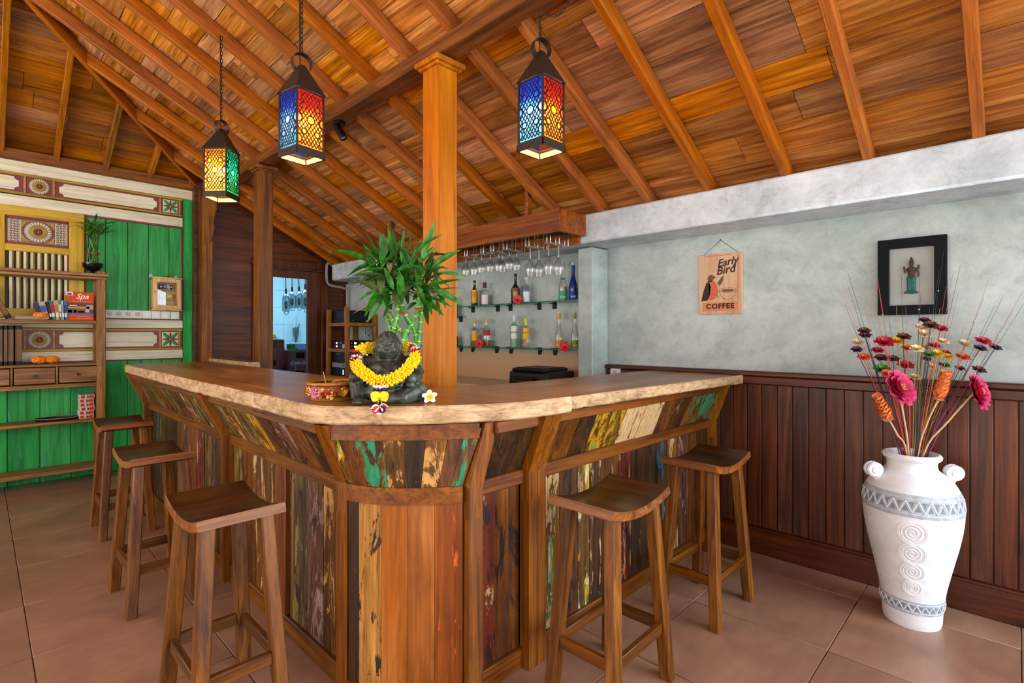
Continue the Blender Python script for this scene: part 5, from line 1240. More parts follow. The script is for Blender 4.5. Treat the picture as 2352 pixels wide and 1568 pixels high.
for (z0, z1, lab) in (((505, 1260), (420, 1090), 'orange layered cone flower on a pale stem, left side of the white vase'), ((862, 1120), (920, 920), 'orange layered cone flower on a pale stem, upright in the middle of the white vase')):
    p0 = atd(*Z(*z0), 2.44); p1 = atd(*Z(*z1), 2.40); t = thing('cone_flower', lab, 'flower', (VX, VY, .40), 0)
    path = [p - t.location for p in stem_path(p0)]; MB().tube(path, .0042, 7).build('stem', m_pst, t)
    ax = p1 - p0; L = ax.length; q = Matrix.Translation(p0 - t.location) @ ax.normalized().to_track_quat('Z', 'Y').to_matrix().to_4x4()
    nl = 6
    for j in range(nl):
        for i in range(5):
            a = 2 * PI * i / 5 + j * .63; m = MB(); rr_ = .056 * (1 - .35 * j / nl)
            petal(m, (0, 0, L * (.02 + .86 * j / nl)), (math.cos(a), math.sin(a), .75), (0, 0, 1), rr_, rr_ * .46, .45, 4, T=q, cup=.4); m.build('petal', m_cone, t, smooth=80)
    m = MB()
    for i in range(5): a = 2 * PI * i / 5; petal(m, (0, 0, -.006), (math.cos(a), math.sin(a), .2), (0, 0, 1), .026, .012, .2, 4, T=q)
    m.tube([(0, 0, -.01), (0, 0, L * .95)], [.006, .003], 6, T=q); m.build('calyx', m_peoc, t, smooth=80)

# ---------------------------------------------------------------- statue, garland, offering bowl, frangipani
SX, SY = 1.085, 1.715; SR = math.radians(-37)
m_stat = None
k = NT('verdigris_stone'); n1 = k.noise(k.coord((28, 28, 28), False), 1, 6, .65, .8); n2 = k.noise(k.coord((80, 80, 80), False), 1, 4, .6)
c = k.ramp(n1, [(.32, C('#1a1816')), (.46, C('#3a3530')), (.58, C('#4c584c')), (.72, C('#6b4c3a'))]); k.l(c, k.b.inputs['Base Color']); k.inp('Roughness', .42); k.inp('Metallic', .25); k.bump(n2, .3, .003); m_stat = k.m
st = thing('buddha_statue', 'seated dark verdigris buddha statue wearing a yellow garland on the bar corner', 'statue', (SX, SY, ZC + .001), SR)
b = MB()
b.ell((0, .005, .040), (.118, .085, .045)).ell((.0, -.020, .088), (.080, .072, .070)).ell((0, .018, .125), (.082, .060, .070)).ell((0, .01, .160), (.066, .045, .038))
b.ell((0, -.012, .212), (.046, .048, .054), 16, 12).ell((0, -.026, .190), (.040, .036, .028)).ell((0, -.015, .172), (.036, .034, .018))
for s_ in (-1, 1): b.ell((s_ * .046, -.004, .200), (.008, .014, .028)); b.ell((s_ * .020, -.052, .196), (.016, .012, .013)); b.ell((s_ * .018, -.054, .219), (.014, .006, .004)); b.ell((s_ * .017, -.056, .211), (.010, .005, .003)); b.ell((s_ * .034, -.046, .128), (.036, .030, .022))
b.ell((0, -.062, .203), (.0085, .010, .010)).ell((0, -.058, .187), (.020, .006, .0035)).ell((0, -.056, .181), (.014, .007, .005))
# raised knee (statue's right), foot forward
b.tube([(-.075, .01, .035), (-.112, -.030, .092), (-.104, -.052, .018)], [.040, .034, .024], 12); b.ell((-.112, -.032, .096), (.030, .032, .026)); b.ell((-.098, -.078, .014), (.022, .036, .014))
for i in range(5): b.ell((-.113 + i * .008, -.112 + abs(i - 3) * .002, .010), (.0048, .009, .007), 8, 6)
# folded leg
b.tube([(.05, .0, .035), (.115, -.030, .034), (.060, -.075, .022), (-.01, -.082, .016)], [.045, .042, .030, .016], 12); b.ell((-.03, -.085, .014), (.026, .013, .012))
# arms
b.tube([(-.070, .015, .158), (-.098, .012, .120), (-.108, -.030, .122)], [.026, .024, .017], 10); b.ell((-.108, -.048, .124), (.016, .018, .010))
for i in range(4): b.tube([(-.120 + i * .008, -.060, .124), (-.120 + i * .008, -.070, .112)], .0042, 6)
b.tube([(.070, .015, .158), (.112, .005, .105), (.098, -.045, .078)], [.026, .026, .018], 10); b.ell((.088, -.060, .088), (.027, .026, .026), 14, 10); b.ell((.086, -.082, .068), (.018, .012, .014))
for i in range(4): b.tube([(.074 + i * .008, -.080, .062), (.074 + i * .008, -.088, .078)], .0042, 6)
b.tube([(-.07, .02, .165), (-.05, -.045, .13), (0, -.085, .105)], [.010, .008, .006], 8); b.tube([(.072, .02, .165), (.075, -.04, .12), (.05, -.08, .06)], [.010, .010, .008], 8)
fs = fuse(b, .0030, 3); fs.materials.append(m_stat); mk('body', fs, st)
m = MB()
for s_ in (-1, 1): m.tube([(s_ * .010, -.0595, .2135), (s_ * .019, -.0590, .2155), (s_ * .028, -.0525, .2125)], .0016, 5)
m.tube([(-.016, -.0615, .1865), (0, -.0665, .1835), (.016, -.0615, .1865)], .0014, 5)
m.build('face_lines', plain('statue_dark_line', '#120f0d', .6), st)
SM = Matrix.Translation((SX, SY, ZC + .001)) @ Matrix.Rotation(SR, 4, 'Z')
ga = thing('garland', 'yellow ribbon garland with red, white and black bands hung round the statue', 'garland', (SX, SY, ZC + .001), SR)
m_gy = plain('yellow_ribbon', '#ffd80c', .55, var=0, nz=.12, nscale=60); m_gr = plain('red_ribbon', '#c8101c', .5); m_gw = plain('white_ribbon', '#e2ddea', .5); m_gk = plain('black_ribbon', '#16141a', .5)
gp = smooth_path([(0, .062, .186), (-.062, .040, .200), (-.098, .000, .196), (-.112, -.030, .165), (-.104, -.070, .136), (-.066, -.112, .108), (-.018, -.126, .086), (.030, -.122, .096), (.072, -.098, .124), (.098, -.060, .158), (.102, -.020, .186), (.070, .030, .202), (0, .062, .186)], 10)
rg = random.Random(4)
bins = {'y': MB(), 'r': MB(), 'w': MB(), 'k': MB()}
NP = 150
def gcol(t_):
    for c0 in (.245, .80):
        dd = t_ - c0
        if abs(dd) < .035:
            if dd < -.020: return 'r'
            if dd < -.008: return 'k'
            if dd < .012: return 'w'
            return 'r' if dd < .024 else 'k'
    return 'y'
for i in range(NP):
    t_ = i / NP; p = along(gp, t_); d_ = (along(gp, min(1, t_ + .01)) - along(gp, max(0, t_ - .01))).normalized(); u = d_.orthogonal().normalized(); w_ = d_.cross(u)
    for j in range(9):
        a = 2 * PI * (j + .5 * (i % 2)) / 9 + rg.uniform(-.2, .2); v = (u * math.cos(a) + w_ * math.sin(a) + d_ * rg.uniform(-.1, .45)).normalized()
        L = .021 + rg.uniform(-.003, .004); bm_ = bins[gcol(t_)]
        bm_.tube([p + v * .004, p + v * L * .6, p + v * L], [.0022, .0040, .0030], 5)
bins['y'].tube(gp[:-1], .007, 6, loop=True)
for k_, nm, mt in (('y', 'yellow_tufts', m_gy), ('r', 'red_tufts', m_gr), ('w', 'white_tufts', m_gw), ('k', 'black_tufts', m_gk)): bins[k_].build(nm, mt, ga)['kind'] = 'stuff'
# pendant
def bow(zc, yc, w, h, mt, nm, n_=7, x0=-.016):
    m = MB()
    for i in range(n_):
        a = -PI * .05 + PI * 1.1 * i / (n_ - 1); v = Vector((math.cos(a), -abs(math.sin(a)) * .8, 0)); m.tube([(x0, yc, zc), (x0 + v.x * w * .6, yc + v.y * w * .5, zc + rg.uniform(-.3, .3) * h), (x0 + v.x * w, yc + v.y * w * .8, zc + rg.uniform(-.5, .5) * h)], [.004, h * .5, h * .42], 6)
    m.build(nm, mt, ga)
bow(.078, -.128, .024, .009, m_gr, 'pendant_red'); bow(.068, -.129, .025, .011, m_gw, 'pendant_white'); bow(.058, -.130, .025, .010, m_gk, 'pendant_black'); bow(.050, -.131, .024, .009, m_gr, 'pendant_red_lower')
for s_ in (-1, 1):
    m = MB()
    for dz_ in (-.75, -.3, .1): petal(m, (-.016, -.143, .040), (s_, -.25, dz_), (0, -1, .1), .033, .012, .15, 5, cup=.5)
    m.build('yellow_bow', m_gy, ga, smooth=80)
m = MB()
for s_ in (-1, 1):
    for i in range(6): m.ell((-.016 + s_ * (.004 + i * .0008), -.150 - i * .0006, .030 - i * .0058), .0032, 8, 6)
m.build('gold_beads', plain('gold_bead', '#d8a52a', .25, .9), ga)
for i, (mt, nm) in enumerate(((m_gk, 'black_tail'), (m_gw, 'white_tail'), (m_gr, 'red_tail'), (m_gw, 'white_tail'), (m_gk, 'black_tail'), (m_gr, 'red_tail'), (m_gw, 'white_tail'))):
    a = -1.25 + 2.5 * i / 6; m = MB(); petal(m, (-.016, -.152, 0.0), (math.sin(a) * 1.0, -.35, -.55 + .35 * abs(a)), (0, -1, .2), .034, .013, .2, 5, cup=.4); m.build(nm, mt, ga, smooth=80)

# offering bowl
bx, by = .970, 1.930
ob_ = thing('offering_bowl', 'round red and gold carved offering bowl with pink lotus panels on the bar top', 'bowl', (bx, by, ZC + .001), math.radians(-40))
m_gold = plain('gold_paint', '#d39a34', .35, .6, nz=.2, nscale=50); m_bred = plain('lacquer_red', '#8a1018', .35); m_lotus = plain('pink_lotus_paint', '#c238a0', .45, nz=.2, nscale=60)
rb = .092
MB().lathe([(.001, .006), (.070, .006), (.072, .0), (.080, .0), (.084, .010), (.078, .014)], 40).build('foot', m_gold, ob_)
MB().lathe([(.078, .012), (.086, .016), (rb, .034), (rb, .052), (.088, .060), (.084, .060), (.082, .03), (.001, .024)], 40).build('wall', m_bred, ob_)
MB().lathe([(.084, .058), (.094, .058), (.100, .062), (.101, .067), (.096, .071), (.088, .070), (.084, .064)], 40).build('rim', m_gold, ob_)
for i in range(6):
    a = -PI / 2 - .45 + 2 * PI * i / 6 ; cx_, cy_ = math.cos(a), math.sin(a)
    Rm = Matrix.Translation((cx_ * (rb + .001), cy_ * (rb + .001), .036)) @ Vector((cx_, cy_, 0)).to_track_quat('Z', 'Y').to_matrix().to_4x4()
    if i % 2 == 0:
        m = MB()
        for j in range(8): petal(m, (0, 0, .001), (math.cos(2 * PI * j / 8), math.sin(2 * PI * j / 8), .12), (0, 0, 1), .024, .0085, .1, 4, T=Rm, cup=.1)
        lo_ = m.build('lotus', m_lotus, ob_, smooth=80); MB().disc((0, 0, .003), .0095, .002, 18, T=Rm).build('lotus_centre', pm('#15100c'), lo_)
        m = MB(); w_ = .0018; L = .0058
        for (cx2, cy2, sx2, sy2) in ((0, 0, w_, 2 * L), (0, 0, 2 * L, w_), (L / 2, L, L, w_), (-L / 2, -L, L, w_), (L, -L / 2, w_, L), (-L, L / 2, w_, L)): m.box((cx2, cy2, .0055), (sx2 + (w_ if sx2 == L else 0), sy2 + (w_ if sy2 == L else 0), .0012), T=Rm)
        m.build('gold_symbol', m_gold, lo_, smooth=0)
    else:
        m = MB()
        for j in range(5): petal(m, (0, 0, .001), (math.cos(2 * PI * j / 5), math.sin(2 * PI * j / 5), .15), (0, 0, 1), .021, .009, .1, 4, T=Rm)
        m.ell((0, 0, .004), (.004, .004, .003), 8, 6, T=Rm); m.build('gold_flower', m_gold, ob_, smooth=80)
m = MB()
for i in range(12):
    a0 = 2 * PI * (i + .5) / 12 - .1; m.tube([((rb + .001) * math.cos(a0 + .10 * math.sin(u * 3)), (rb + .001) * math.sin(a0 + .10 * math.sin(u * 3)), .018 + .036 * u) for u in [j / 10 for j in range(11)]], .0042, 5)
    for u in (.2, .5, .8): m.ell(((rb + .001) * math.cos(a0 + .06 * (1 if u < .6 else -1)), (rb + .001) * math.sin(a0 + .06 * (1 if u < .6 else -1)), .018 + .036 * u), (.0085, .0085, .005), 6, 5)
for i in range(64):
    a0 = rf.uniform(0, 2 * PI); zz = rf.uniform(.018, .053); c_ = Vector((math.cos(a0), math.sin(a0), 0)); Rm = Matrix.Translation(c_ * (rb - .002 - (.004 if zz < .03 else 0)) + Vector((0, 0, zz))) @ c_.to_track_quat('Z', 'Y').to_matrix().to_4x4() @ Matrix.Rotation(rf.uniform(0, 6.28), 4, 'Z')
    petal(m, (0, 0, .002), (1, 0, .15), (0, 0, 1), .015, .0055, .1, 4, T=Rm)
m.build('gold_scrolls', m_gold, ob_)['kind'] = 'stuff'
lf_ = thing('offering_leaf', 'green leaf offering with a pale petal lying in the offering bowl', 'offering', (bx + .01, by - .005, ZC + .026)); m_lg = plain('banana_leaf_green', '#3f6a1e', .5, nz=.2, nscale=40)
m = MB(); m.lathe([(.001, .0), (.045, .0), (.052, .030), (.049, .032), (.042, .008), (.001, .006)], 14); m.build('leaf_tray', m_lg, lf_, smooth=20)
m = MB()
for i in range(14): a = 2 * PI * i / 14; petal(m, (math.cos(a) * .02, math.sin(a) * .02, .02), (math.cos(a), math.sin(a), .5), (0, 0, 1), .032, .010, .1, 4)
m.build('leaf_strips', m_lg, lf_, smooth=80); m = MB(); petal(m, (-.02, -.01, .040), (1, .2, .1), (0, 0, 1), .036, .011, .1, 4, cup=.3); m.build('pale_petal', pm('#dcb27a', .5), lf_, smooth=80)
ic = thing('incense_stick', 'thin pale incense stick leaning out of the offering bowl', 'incense stick', (bx - .018, by + .004, ZC + .03)); MB().tube([(0, 0, .0), (-.012, .012, .078)], .0016, 6).build('stick', pm('#d8b878', .6), ic)
# frangipani
fp_ = onz(987, 925, ZC); fr_ = thing('frangipani_flower', 'white and yellow frangipani flower lying on the bar top beside the statue', 'flower', (fp_.x, fp_.y, ZC + .002))
k = NT('frangipani_petal'); co = k.n('TexCoord'); ln_ = k.n('VectorMath', operation='LENGTH'); k.l(co.outputs['Object'], ln_.inputs[0]); c = k.ramp(ln_.outputs['Value'], [(.005, C('#f0b010')), (.014, C('#f6e08a')), (.021, C('#f5efe8'))]); k.l(c, k.b.inputs['Base Color']); k.inp('Roughness', .5); m_fra = k.m
qv = Matrix.Translation((0, 0, .012)) @ Vector((-.55, -.6, .6)).normalized().to_track_quat('Z', 'Y').to_matrix().to_4x4()
for i in range(5):
    a = 2 * PI * i / 5 + .4; m = MB(); petal(m, (0, 0, 0), (math.cos(a), math.sin(a), .25), (0, 0, 1), .029, .011, -.15, 6, T=Matrix.Diagonal((1, 1, 1, 1)) @ qv.to_3x3().to_4x4(), cup=.2)
    m.build('petal', m_fra, fr_, smooth=80, matrix=Matrix.Translation((0, 0, .020)))
MB().tube([(0, 0, .020), (.008, .010, .004)], [.004, .002], 6).build('tube', pm('#d8c08a', .5), fr_)

# ---------------------------------------------------------------- lucky bamboo behind the statue
k = NT('bamboo_leaf'); n1 = k.noise(k.coord((40, 40, 6)), 1, 3, .6); c = k.ramp(n1, [(.3, C('#174a0f')), (.55, C('#2c741a')), (.75, C('#429428'))]); c = k.value_var(c, .32); k.l(c, k.b.inputs['Base Color']); k.inp('Roughness', .36); m_lf = k.m
k2 = plain('olive_leaf', '#4f5a2c', .45, nz=.2, nscale=30, var=.15); m_lfb = plain('withered_leaf', '#9a6a3c', .6, nz=.25, nscale=40)
m_stk = plain('bamboo_stalk', '#4f9a2c', .35, nz=.18, nscale=18); m_node = plain('bamboo_node', '#c9c98a', .5); m_tie = plain('red_tie', '#b8281c', .5)
def leaf(parent, base, tip, w, mt, sag=.0, n=7, side=None):
    base, tip = Vector(base), Vector(tip); d_ = tip - base; L = d_.length; dn = d_.normalized()
    up = side if side is not None else Vector((rf.uniform(-.5, .5), rf.uniform(-.5, .5), 1))
    s_ = dn.cross(up).normalized(); u = s_.cross(dn).normalized(); rings = []
    for i in range(n + 1):
        t_ = i / n; p = base + d_ * t_ + Vector((0, 0, 1)) * (sag * L * 4 * t_ * (1 - t_)); ww = w * (max(.02, math.sin(PI * min(1, t_ ** .75 * .92 + .06))) ** .9)
        if i == n: ww = .0006
        rings.append([p - s_ * ww + u * ww * .30, p - s_ * ww * .5 + u * ww * .08, p, p + s_ * ww * .5 + u * ww * .08, p + s_ * ww + u * ww * .30])
    m = MB(); m.loft(rings, 0, False, False); return m.build('leaf', mt, parent, smooth=80)
bp_ = thing('lucky_bamboo', 'tall lucky bamboo with crossed stalks and a crown of glossy leaves behind the buddha statue', 'plant', (1.36, 1.985, ZC))
BPL = bp_.location
MB().lathe([(.001, .004), (.040, .004), (.044, 0), (.048, .012), (.050, .10), (.047, .10), (.045, .02), (.001, .016)], 24).build('pot', plain('dark_green_pot', '#0f3a30', .2), bp_)
SQ_ = lambda zx, zy: (740 + zx / 5.408, 590 + zy / 5.408)
STK = [[(1150, 1500), (1100, 1180), (1040, 1050), (940, 870), (830, 700), (770, 590), (740, 480)], [(1140, 1500), (1080, 1150), (1010, 1010), (900, 790), (800, 650), (790, 500)], [(900, 1400), (870, 1000), (905, 840), (940, 680), (900, 480)], [(920, 1420), (890, 1010), (925, 830), (965, 640), (970, 420)], [(960, 1350), (1020, 1000), (1075, 880), (1120, 800), (1180, 650), (1200, 420)], [(985, 1350), (1045, 1000), (1110, 850), (1165, 720), (1215, 600), (1240, 400)], [(1190, 1500), (1185, 1000), (1080, 830), (980, 640), (945, 500), (900, 380)], [(1185, 1440), (1170, 1090), (1140, 900), (1060, 760), (1000, 600), (1010, 400)], [(1215, 1400), (1180, 1020), (1215, 850), (1200, 650), (1180, 430)], [(1215, 1480), (1195, 1200), (1205, 1000), (1225, 760), (1250, 500)], [(880, 1300), (850, 900), (805, 730), (800, 560)]]
tops = []
for si, pl in enumerate(STK):
    dep = [2.26, 2.30, 2.24, 2.31, 2.25, 2.29, 2.32, 2.27, 2.33, 2.30, 2.34][si]
    pts = smooth_path([atd(*SQ_(*p), dep + .02 * math.sin(i * 1.3 + si)) - BPL for i, p in enumerate(pl)], 6)
    pts = [Vector((p.x, p.y, max(p.z, .03))) for p in pts]
    so = MB().tube(pts, [.0085 - .0025 * i / len(pts) for i in range(len(pts))], 8).build('stalk', m_stk, bp_)
    for f in (.2, .32, .44, .56, .68, .8):
        p = along(pts, f); d_ = (along(pts, f + .01) - p).normalized(); MB().tube([p - d_ * .002, p + d_ * .002], .0094, 8).build('node', m_node, so)
    tops.append(pts[-1] + BPL)
for zx, zy in ((815, 690), (985, 690), (1195, 640)):
    p = atd(*SQ_(zx, zy), 2.23) - BPL; m = MB(); m.tube([p + Vector((.014 * math.cos(a) * .7, -.014 * math.cos(a) * .7, .003 * math.sin(3 * a))) + Vector((.7, .7, 0)) * (.012 * math.sin(a)) for a in [2 * PI * i / 12 for i in range(12)]], .0028, 5, loop=True); m.build('red_tie', m_tie, bp_)
LZ = lambda zx, zy: (680 + zx / 3.2667, 480 + zy / 3.2667)
LV = [((560, 395), (275, 305), 24, 0), ((590, 420), (505, 265), 18, 0), ((610, 380), (560, 250), 16, 0), ((650, 380), (628, 195), 13, 0), ((670, 350), (652, 180), 20, 0), ((720, 360), (688, 110), 10, 0), ((748, 370), (728, 145), 20, 0), ((790, 390), (812, 150), 12, 0), ((850, 340), (864, 175), 10, 0), ((880, 360), (955, 225), 18, 0), ((945, 370), (1052, 82), 20, 0), ((940, 400), (1058, 285), 16, 0), ((1020, 440), (1245, 303), 24, 0), ((1000, 480), (1115, 428), 14, 0), ((1070, 475), (1300, 508), 17, 0), ((1040, 495), (1185, 625), 16, 0), ((1050, 610), (1248, 722), 28, 0), ((1040, 560), (1125, 745), 20, 0), ((980, 560), (1055, 730), 24, 1), ((950, 610), (992, 875), 30, 0), ((960, 600), (1020, 800), 24, 0), ((940, 470), (860, 525), 12, 1), ((810, 650), (972, 640), 17, 2), ((870, 550), (795, 650), 20, 1), ((755, 580), (748, 745), 25, 1), ((745, 460), (738, 590), 20, 1), ((640, 500), (634, 640), 24, 1), ((620, 600), (475, 685), 14, 0), ((640, 560), (470, 600), 12, 0), ((620, 620), (515, 810), 22, 0), ((660, 650), (535, 850), 26, 0), ((640, 690), (425, 785), 7, 2), ((580, 470), (470, 535), 14, 0), ((560, 440), (455, 445), 10, 0), ((620, 410), (495, 400), 13, 0), ((690, 410), (610, 325), 17, 0), ((700, 400), (705, 480), 17, 2), ((800, 470), (880, 482), 14, 0), ((850, 440), (915, 345), 18, 0), ((570, 520), (480, 570), 14, 0), ((700, 600), (560, 660), 18, 0), ((830, 590), (840, 720), 20, 0), ((900, 700), (830, 760), 14, 0), ((1060, 690), (1080, 800), 16, 0), ((560, 450), (520, 330), 12, 0), ((600, 460), (700, 380), 22, 0), ((820, 430), (800, 290), 20, 0), ((870, 470), (900, 300), 20, 0), ((930, 500), (1000, 400), 22, 0), ((760, 480), (690, 400), 22, 0), ((660, 480), (720, 560), 18, 0), ((1000, 560), (1130, 560), 16, 0), ((980, 520), (1100, 610), 18, 0)]
for i, (a, b_, w_, kd) in enumerate(LV):
    d0 = 2.26 + rf.uniform(-.05, .05); d1 = d0 + rf.uniform(-.14, .10)
    leaf(bp_, atd(*LZ(*a), d0) - BPL, atd(*LZ(*b_), d1) - BPL, w_ / 3.2667 * 2.25 / F * 1.28, (m_lf, k2, m_lfb)[kd], .03, side=Vector((-.5 + rf.uniform(-.3, .3), -.5 + rf.uniform(-.3, .3), .6 + rf.uniform(-.3, .4))))
for i in range(150):
    p0 = rf.choice(tops) + Vector((rf.uniform(-.06, .06), rf.uniform(-.06, .06), rf.uniform(-.04, .15))); a = rf.uniform(0, 2 * PI); el_ = rf.uniform(-.6, 1.6)
    p1 = p0 + Vector((math.cos(a), math.sin(a), el_)).normalized() * rf.uniform(.09, .17)
    leaf(bp_, p0 - BPL, p1 - BPL, rf.uniform(.011, .019), m_lf if rf.random() > .1 else k2, .05)
# ---------------------------------------------------------------- bookshelf against the green wall
m_shx = wood('bookshelf_teak_x', '#6d4a30', '#8f6a4a', '#a88360', 'x', .5, .10, scale=.8, bump=.2)
m_shz = wood('bookshelf_teak_z', '#74502f', '#94704c', '#ab8862', 'z', .5, .10, scale=.8, bump=.2)
BX0, BX1, BY0, BY1 = -.42, .848, 6.25, 6.51
bs = thing('bookshelf', 'open weathered teak bookshelf with a row of drawers against the green wall', 'bookshelf', ((BX0 + BX1) / 2, (BY0 + BY1) / 2, 0))
SL = bs.location
def sp2(n, x0, x1, y0, y1, z0, z1, mt=m_shx, ch=.004, par=None):
    c_ = Vector(((x0 + x1) / 2, (y0 + y1) / 2, (z0 + z1) / 2)); return MB().box((0, 0, 0), (x1 - x0, y1 - y0, z1 - z0), ch).build(n, mt, par or bs, matrix=Matrix.Translation(c_ - (SL if par is None else Vector()) - (Vector() if par is None else SL)))
for x0 in (BX0, BX1 - .068):
    for y0 in (BY0, BY1 - .05): sp2('upright', x0, x0 + .068, y0, y0 + .05, 0, 1.975, m_shz)
    sp2('side_rail', x0 + .01, x0 + .058, BY0 + .04, BY1 - .04, 1.10, 1.5, m_shz) if False else None
sp2('top_board', BX0 - .03, BX1 + .022, BY0 - .03, BY1 + .005, 1.922, 1.952); sp2('top_moulding', BX0 - .015, BX1 + .008, BY0 - .018, BY1 + .003, 1.897, 1.920)
for z0, z1 in ((1.475, 1.508), (.555, .585), (.105, .142)):
    sp2('shelf_board', BX0 + .06, BX1 - .064, BY0 + .002, BY1, z0, z1)
for x0 in (BX0 + .012, BX1 - .056):
    for z0 in (.52, .07, 1.44): sp2('cleat', x0, x0 + .044, BY0 + .04, BY1 - .04, z0, z0 + .03)
sp2('drawer_top', BX0 + .06, BX1 - .064, BY0 + .004, BY1, 1.085, 1.108); sp2('drawer_bottom', BX0 + .06, BX1 - .064, BY0 + .004, BY1, .888, .925)
m_knob = plain('dark_knob', '#2c1d12', .4)
for (a, b_) in ((.505, .788), (.208, .490), (-.089, .193), (-.36, -.104)):
    d_ = sp2('drawer', a + .006, b_ - .006, BY0 + .004, BY0 + .03, .935, 1.078)
    MB().lathe([(.001, .012), (.012, .012), (.014, .008), (.010, .002), (.006, 0)], 14, T=Matrix.Translation((0, -.013, .0)) @ Matrix.Rotation(PI / 2, 4, 'X')).build('knob', m_knob, d_)
    sp2('divider', b_ - .002, b_ + .014, BY0 + .004, BY1, .925, 1.085, m_shz)
m_spine = {}
def book(x, z, w, h, col, label, tilt=0.0, col2=None, d=.13, y=6.27):
    t = thing('book', label, 'book', (x, y, z + w / 2 * abs(math.sin(tilt))), 0, 'paperbacks on the bookshelf'); t.rotation_euler = (0, tilt, 0)
    MB().box((0, d / 2, h / 2), (w, d, h), .002).build('cover', pm(col, .5), t)
    MB().box((0, d / 2 + .003, h / 2), (w * .8, d, h + .002)).build('pages', pm('#d8cdb0', .7), t)
    if col2:
        MB().box((0, -.0006, h * .60), (w * .8, .0012, h * .36)).build('spine_panel', pm(col2, .5), t); MB().box((0, -.0008, h * .25), (w * .5, .0012, h * .2)).build('spine_mark', pm('#e6dcc8', .5), t)
ZS = 1.509
for (px, w, h, col, col2, tl, lab) in ((97, .030, .158, '#3a3f6a', '#2a2f52', -.26, 'dark blue paperback leaning leftmost of the books'), (106, .045, .160, '#b8a08a', '#3f5a94', -.20, 'pale paperback with blue picture spine, second of the leaning books'), (118, .022, .162, '#17191f', '#2a2c33', -.16, 'thin black paperback in the row of books'), (124, .038, .172, '#2f6f84', '#a8242c', -.13, 'teal paperback with red lettered spine in the row of books'), (133.5, .034, .178, '#cf9a5c', '#b5743a', -.10, 'tan paperback in the row of books'), (140, .024, .180, '#2f8f96', '#d0d4c8', -.06, 'turquoise paperback with pale spine in the row of books'), (145.5, .026, .178, '#b5b8a4', '#7fa0a4', -.05, 'pale grey-green paperback in the row of books'), (151.5, .034, .178, '#35708f', '#274a68', -.03, 'blue paperback beside the orange spa folder')):
    p = onY(px, 727, 6.27); book(p.x, ZS, w, h, col, lab, tl, col2)
# spa folder
pa, pb = onY(154, 728, 6.27), onY(219, 730, 6.27); wS = pb.x - pa.x; hS = .263
sf = thing('spa_folder', 'orange ring-bound folder with Spa in white script standing on the bookshelf', 'folder', ((pa.x + pb.x) / 2 - .012, 6.275, ZS))
MB().box((0, .012, hS / 2), (wS, .022, hS), .001).build('cover', pm('#d24d16', .6), sf)
MB().box((0, -.0005, hS * .40), (wS * .985, .0015, hS * .42)).build('photo', pm('#4a2c1c', .35), sf, smooth=0)
for (u, v, w_, h_, c_) in ((-.30, .32, .38, .10, '#6a3a1c'), (.0, .34, .4, .14, '#8a4a24'), (-.05, .45, .8, .08, '#b08a5a'), (-.22, .50, .26, .07, '#d8c09a'), (.36, .47, .24, .16, '#a8a08a'), (.05, .30, .22, .05, '#d0a07a'), (.26, .34, .16, .11, '#b8b0d0'), (.0, .215, .97, .05, '#5a6aa8'), (.30, .265, .18, .05, '#7d4a2c'), (-.36, .30, .18, .12, '#2a1810')):
    MB().box((u * wS, -.0014, v * hS), (w_ * wS, .0008, h_ * hS)).build('photo_patch', pm(c_, .4), sf, smooth=0)
text('Spa', .066, pm('#f2ece6', .4), sf, face_negY((.018, -.0006, hS * .84)), 'lettering', shear=.35, offset=.0008)
for (v, w_, sz) in ((.665, 'New Spa Products & Price', .0125), (.13, 'relaxing treatments', .012), (.07, 'massage and beauty care', .012)): text(w_, sz, pm('#e8b090', .4), sf, face_negY((.02 if v > .5 else .03, -.0006, hS * v)), 'lettering')
MB().box((-wS * .36, -.0006, hS * .93), (wS * .26, .0012, hS * .12)).build('emblem_panel', pm('#d0dae4', .4), sf, smooth=0)
m = MB(); m.add([(-wS * .36 - .02, -.0016, hS * .92), (-wS * .36 + .02, -.0016, hS * .92), (-wS * .36, -.0016, hS * .96)], [(0, 1, 2)]); m.box((-wS * .36, -.0014, hS * .905), (wS * .16, .0006, hS * .03)); m.build('emblem', pm('#3a2a30', .4), sf, smooth=0)
m = MB()
for i in range(20): m.tube([(-wS / 2 - .004 + .007 * math.cos(a), .010 + .013 * math.sin(a), hS * (.04 + .92 * i / 19)) for a in [2 * PI * j / 8 for j in range(8)]], .0011, 4, loop=True)
m.build('wire_binding', m_chrome, sf)['kind'] = 'stuff'
m_mar = plain('marigold_orange', '#f08a08', .6, nz=.2, nscale=60)
def marigold(px, py, z, label, r=.062):
    p = onY(px, py, 6.30); t = thing('marigold', label, 'flower', (p.x, 6.30, z), 0, 'marigold heads on the bookshelf'); m = MB(); rr_ = random.Random(int(px))
    m.ell((0, 0, r * .62), (r * .82, r * .82, r * .5), 14, 8)
    for i in range(130):
        u_ = rr_.uniform(-.55, 1); a = rr_.uniform(0, 2 * PI); c_ = math.sqrt(1 - u_ * u_); nrm = Vector((math.cos(a) * c_, math.sin(a) * c_, u_))
        q_ = Matrix.Translation((nrm.x * r * .80, nrm.y * r * .80, r * .62 + nrm.z * r * .48)) @ nrm.to_track_quat('Z', 'Y').to_matrix().to_4x4() @ Matrix.Rotation(rr_.uniform(0, 6), 4, 'Z')
        m.ell((0, 0, 0), (r * .20, r * .085, r * .13), 6, 4, T=q_)
    m.build('petals', m_mar, t, smooth=80)['kind'] = 'stuff'; MB().lathe([(.001, .0), (.012, .0), (.016, .014), (.001, .016)], 10).build('calyx', pm('#4a6a1e', .6), t)
marigold(95, 724, ZS, 'orange marigold head lying in front of the leaning books'); marigold(91, 828, 1.109, 'left orange marigold head above the drawers'); marigold(119, 828, 1.109, 'right orange marigold head above the drawers')
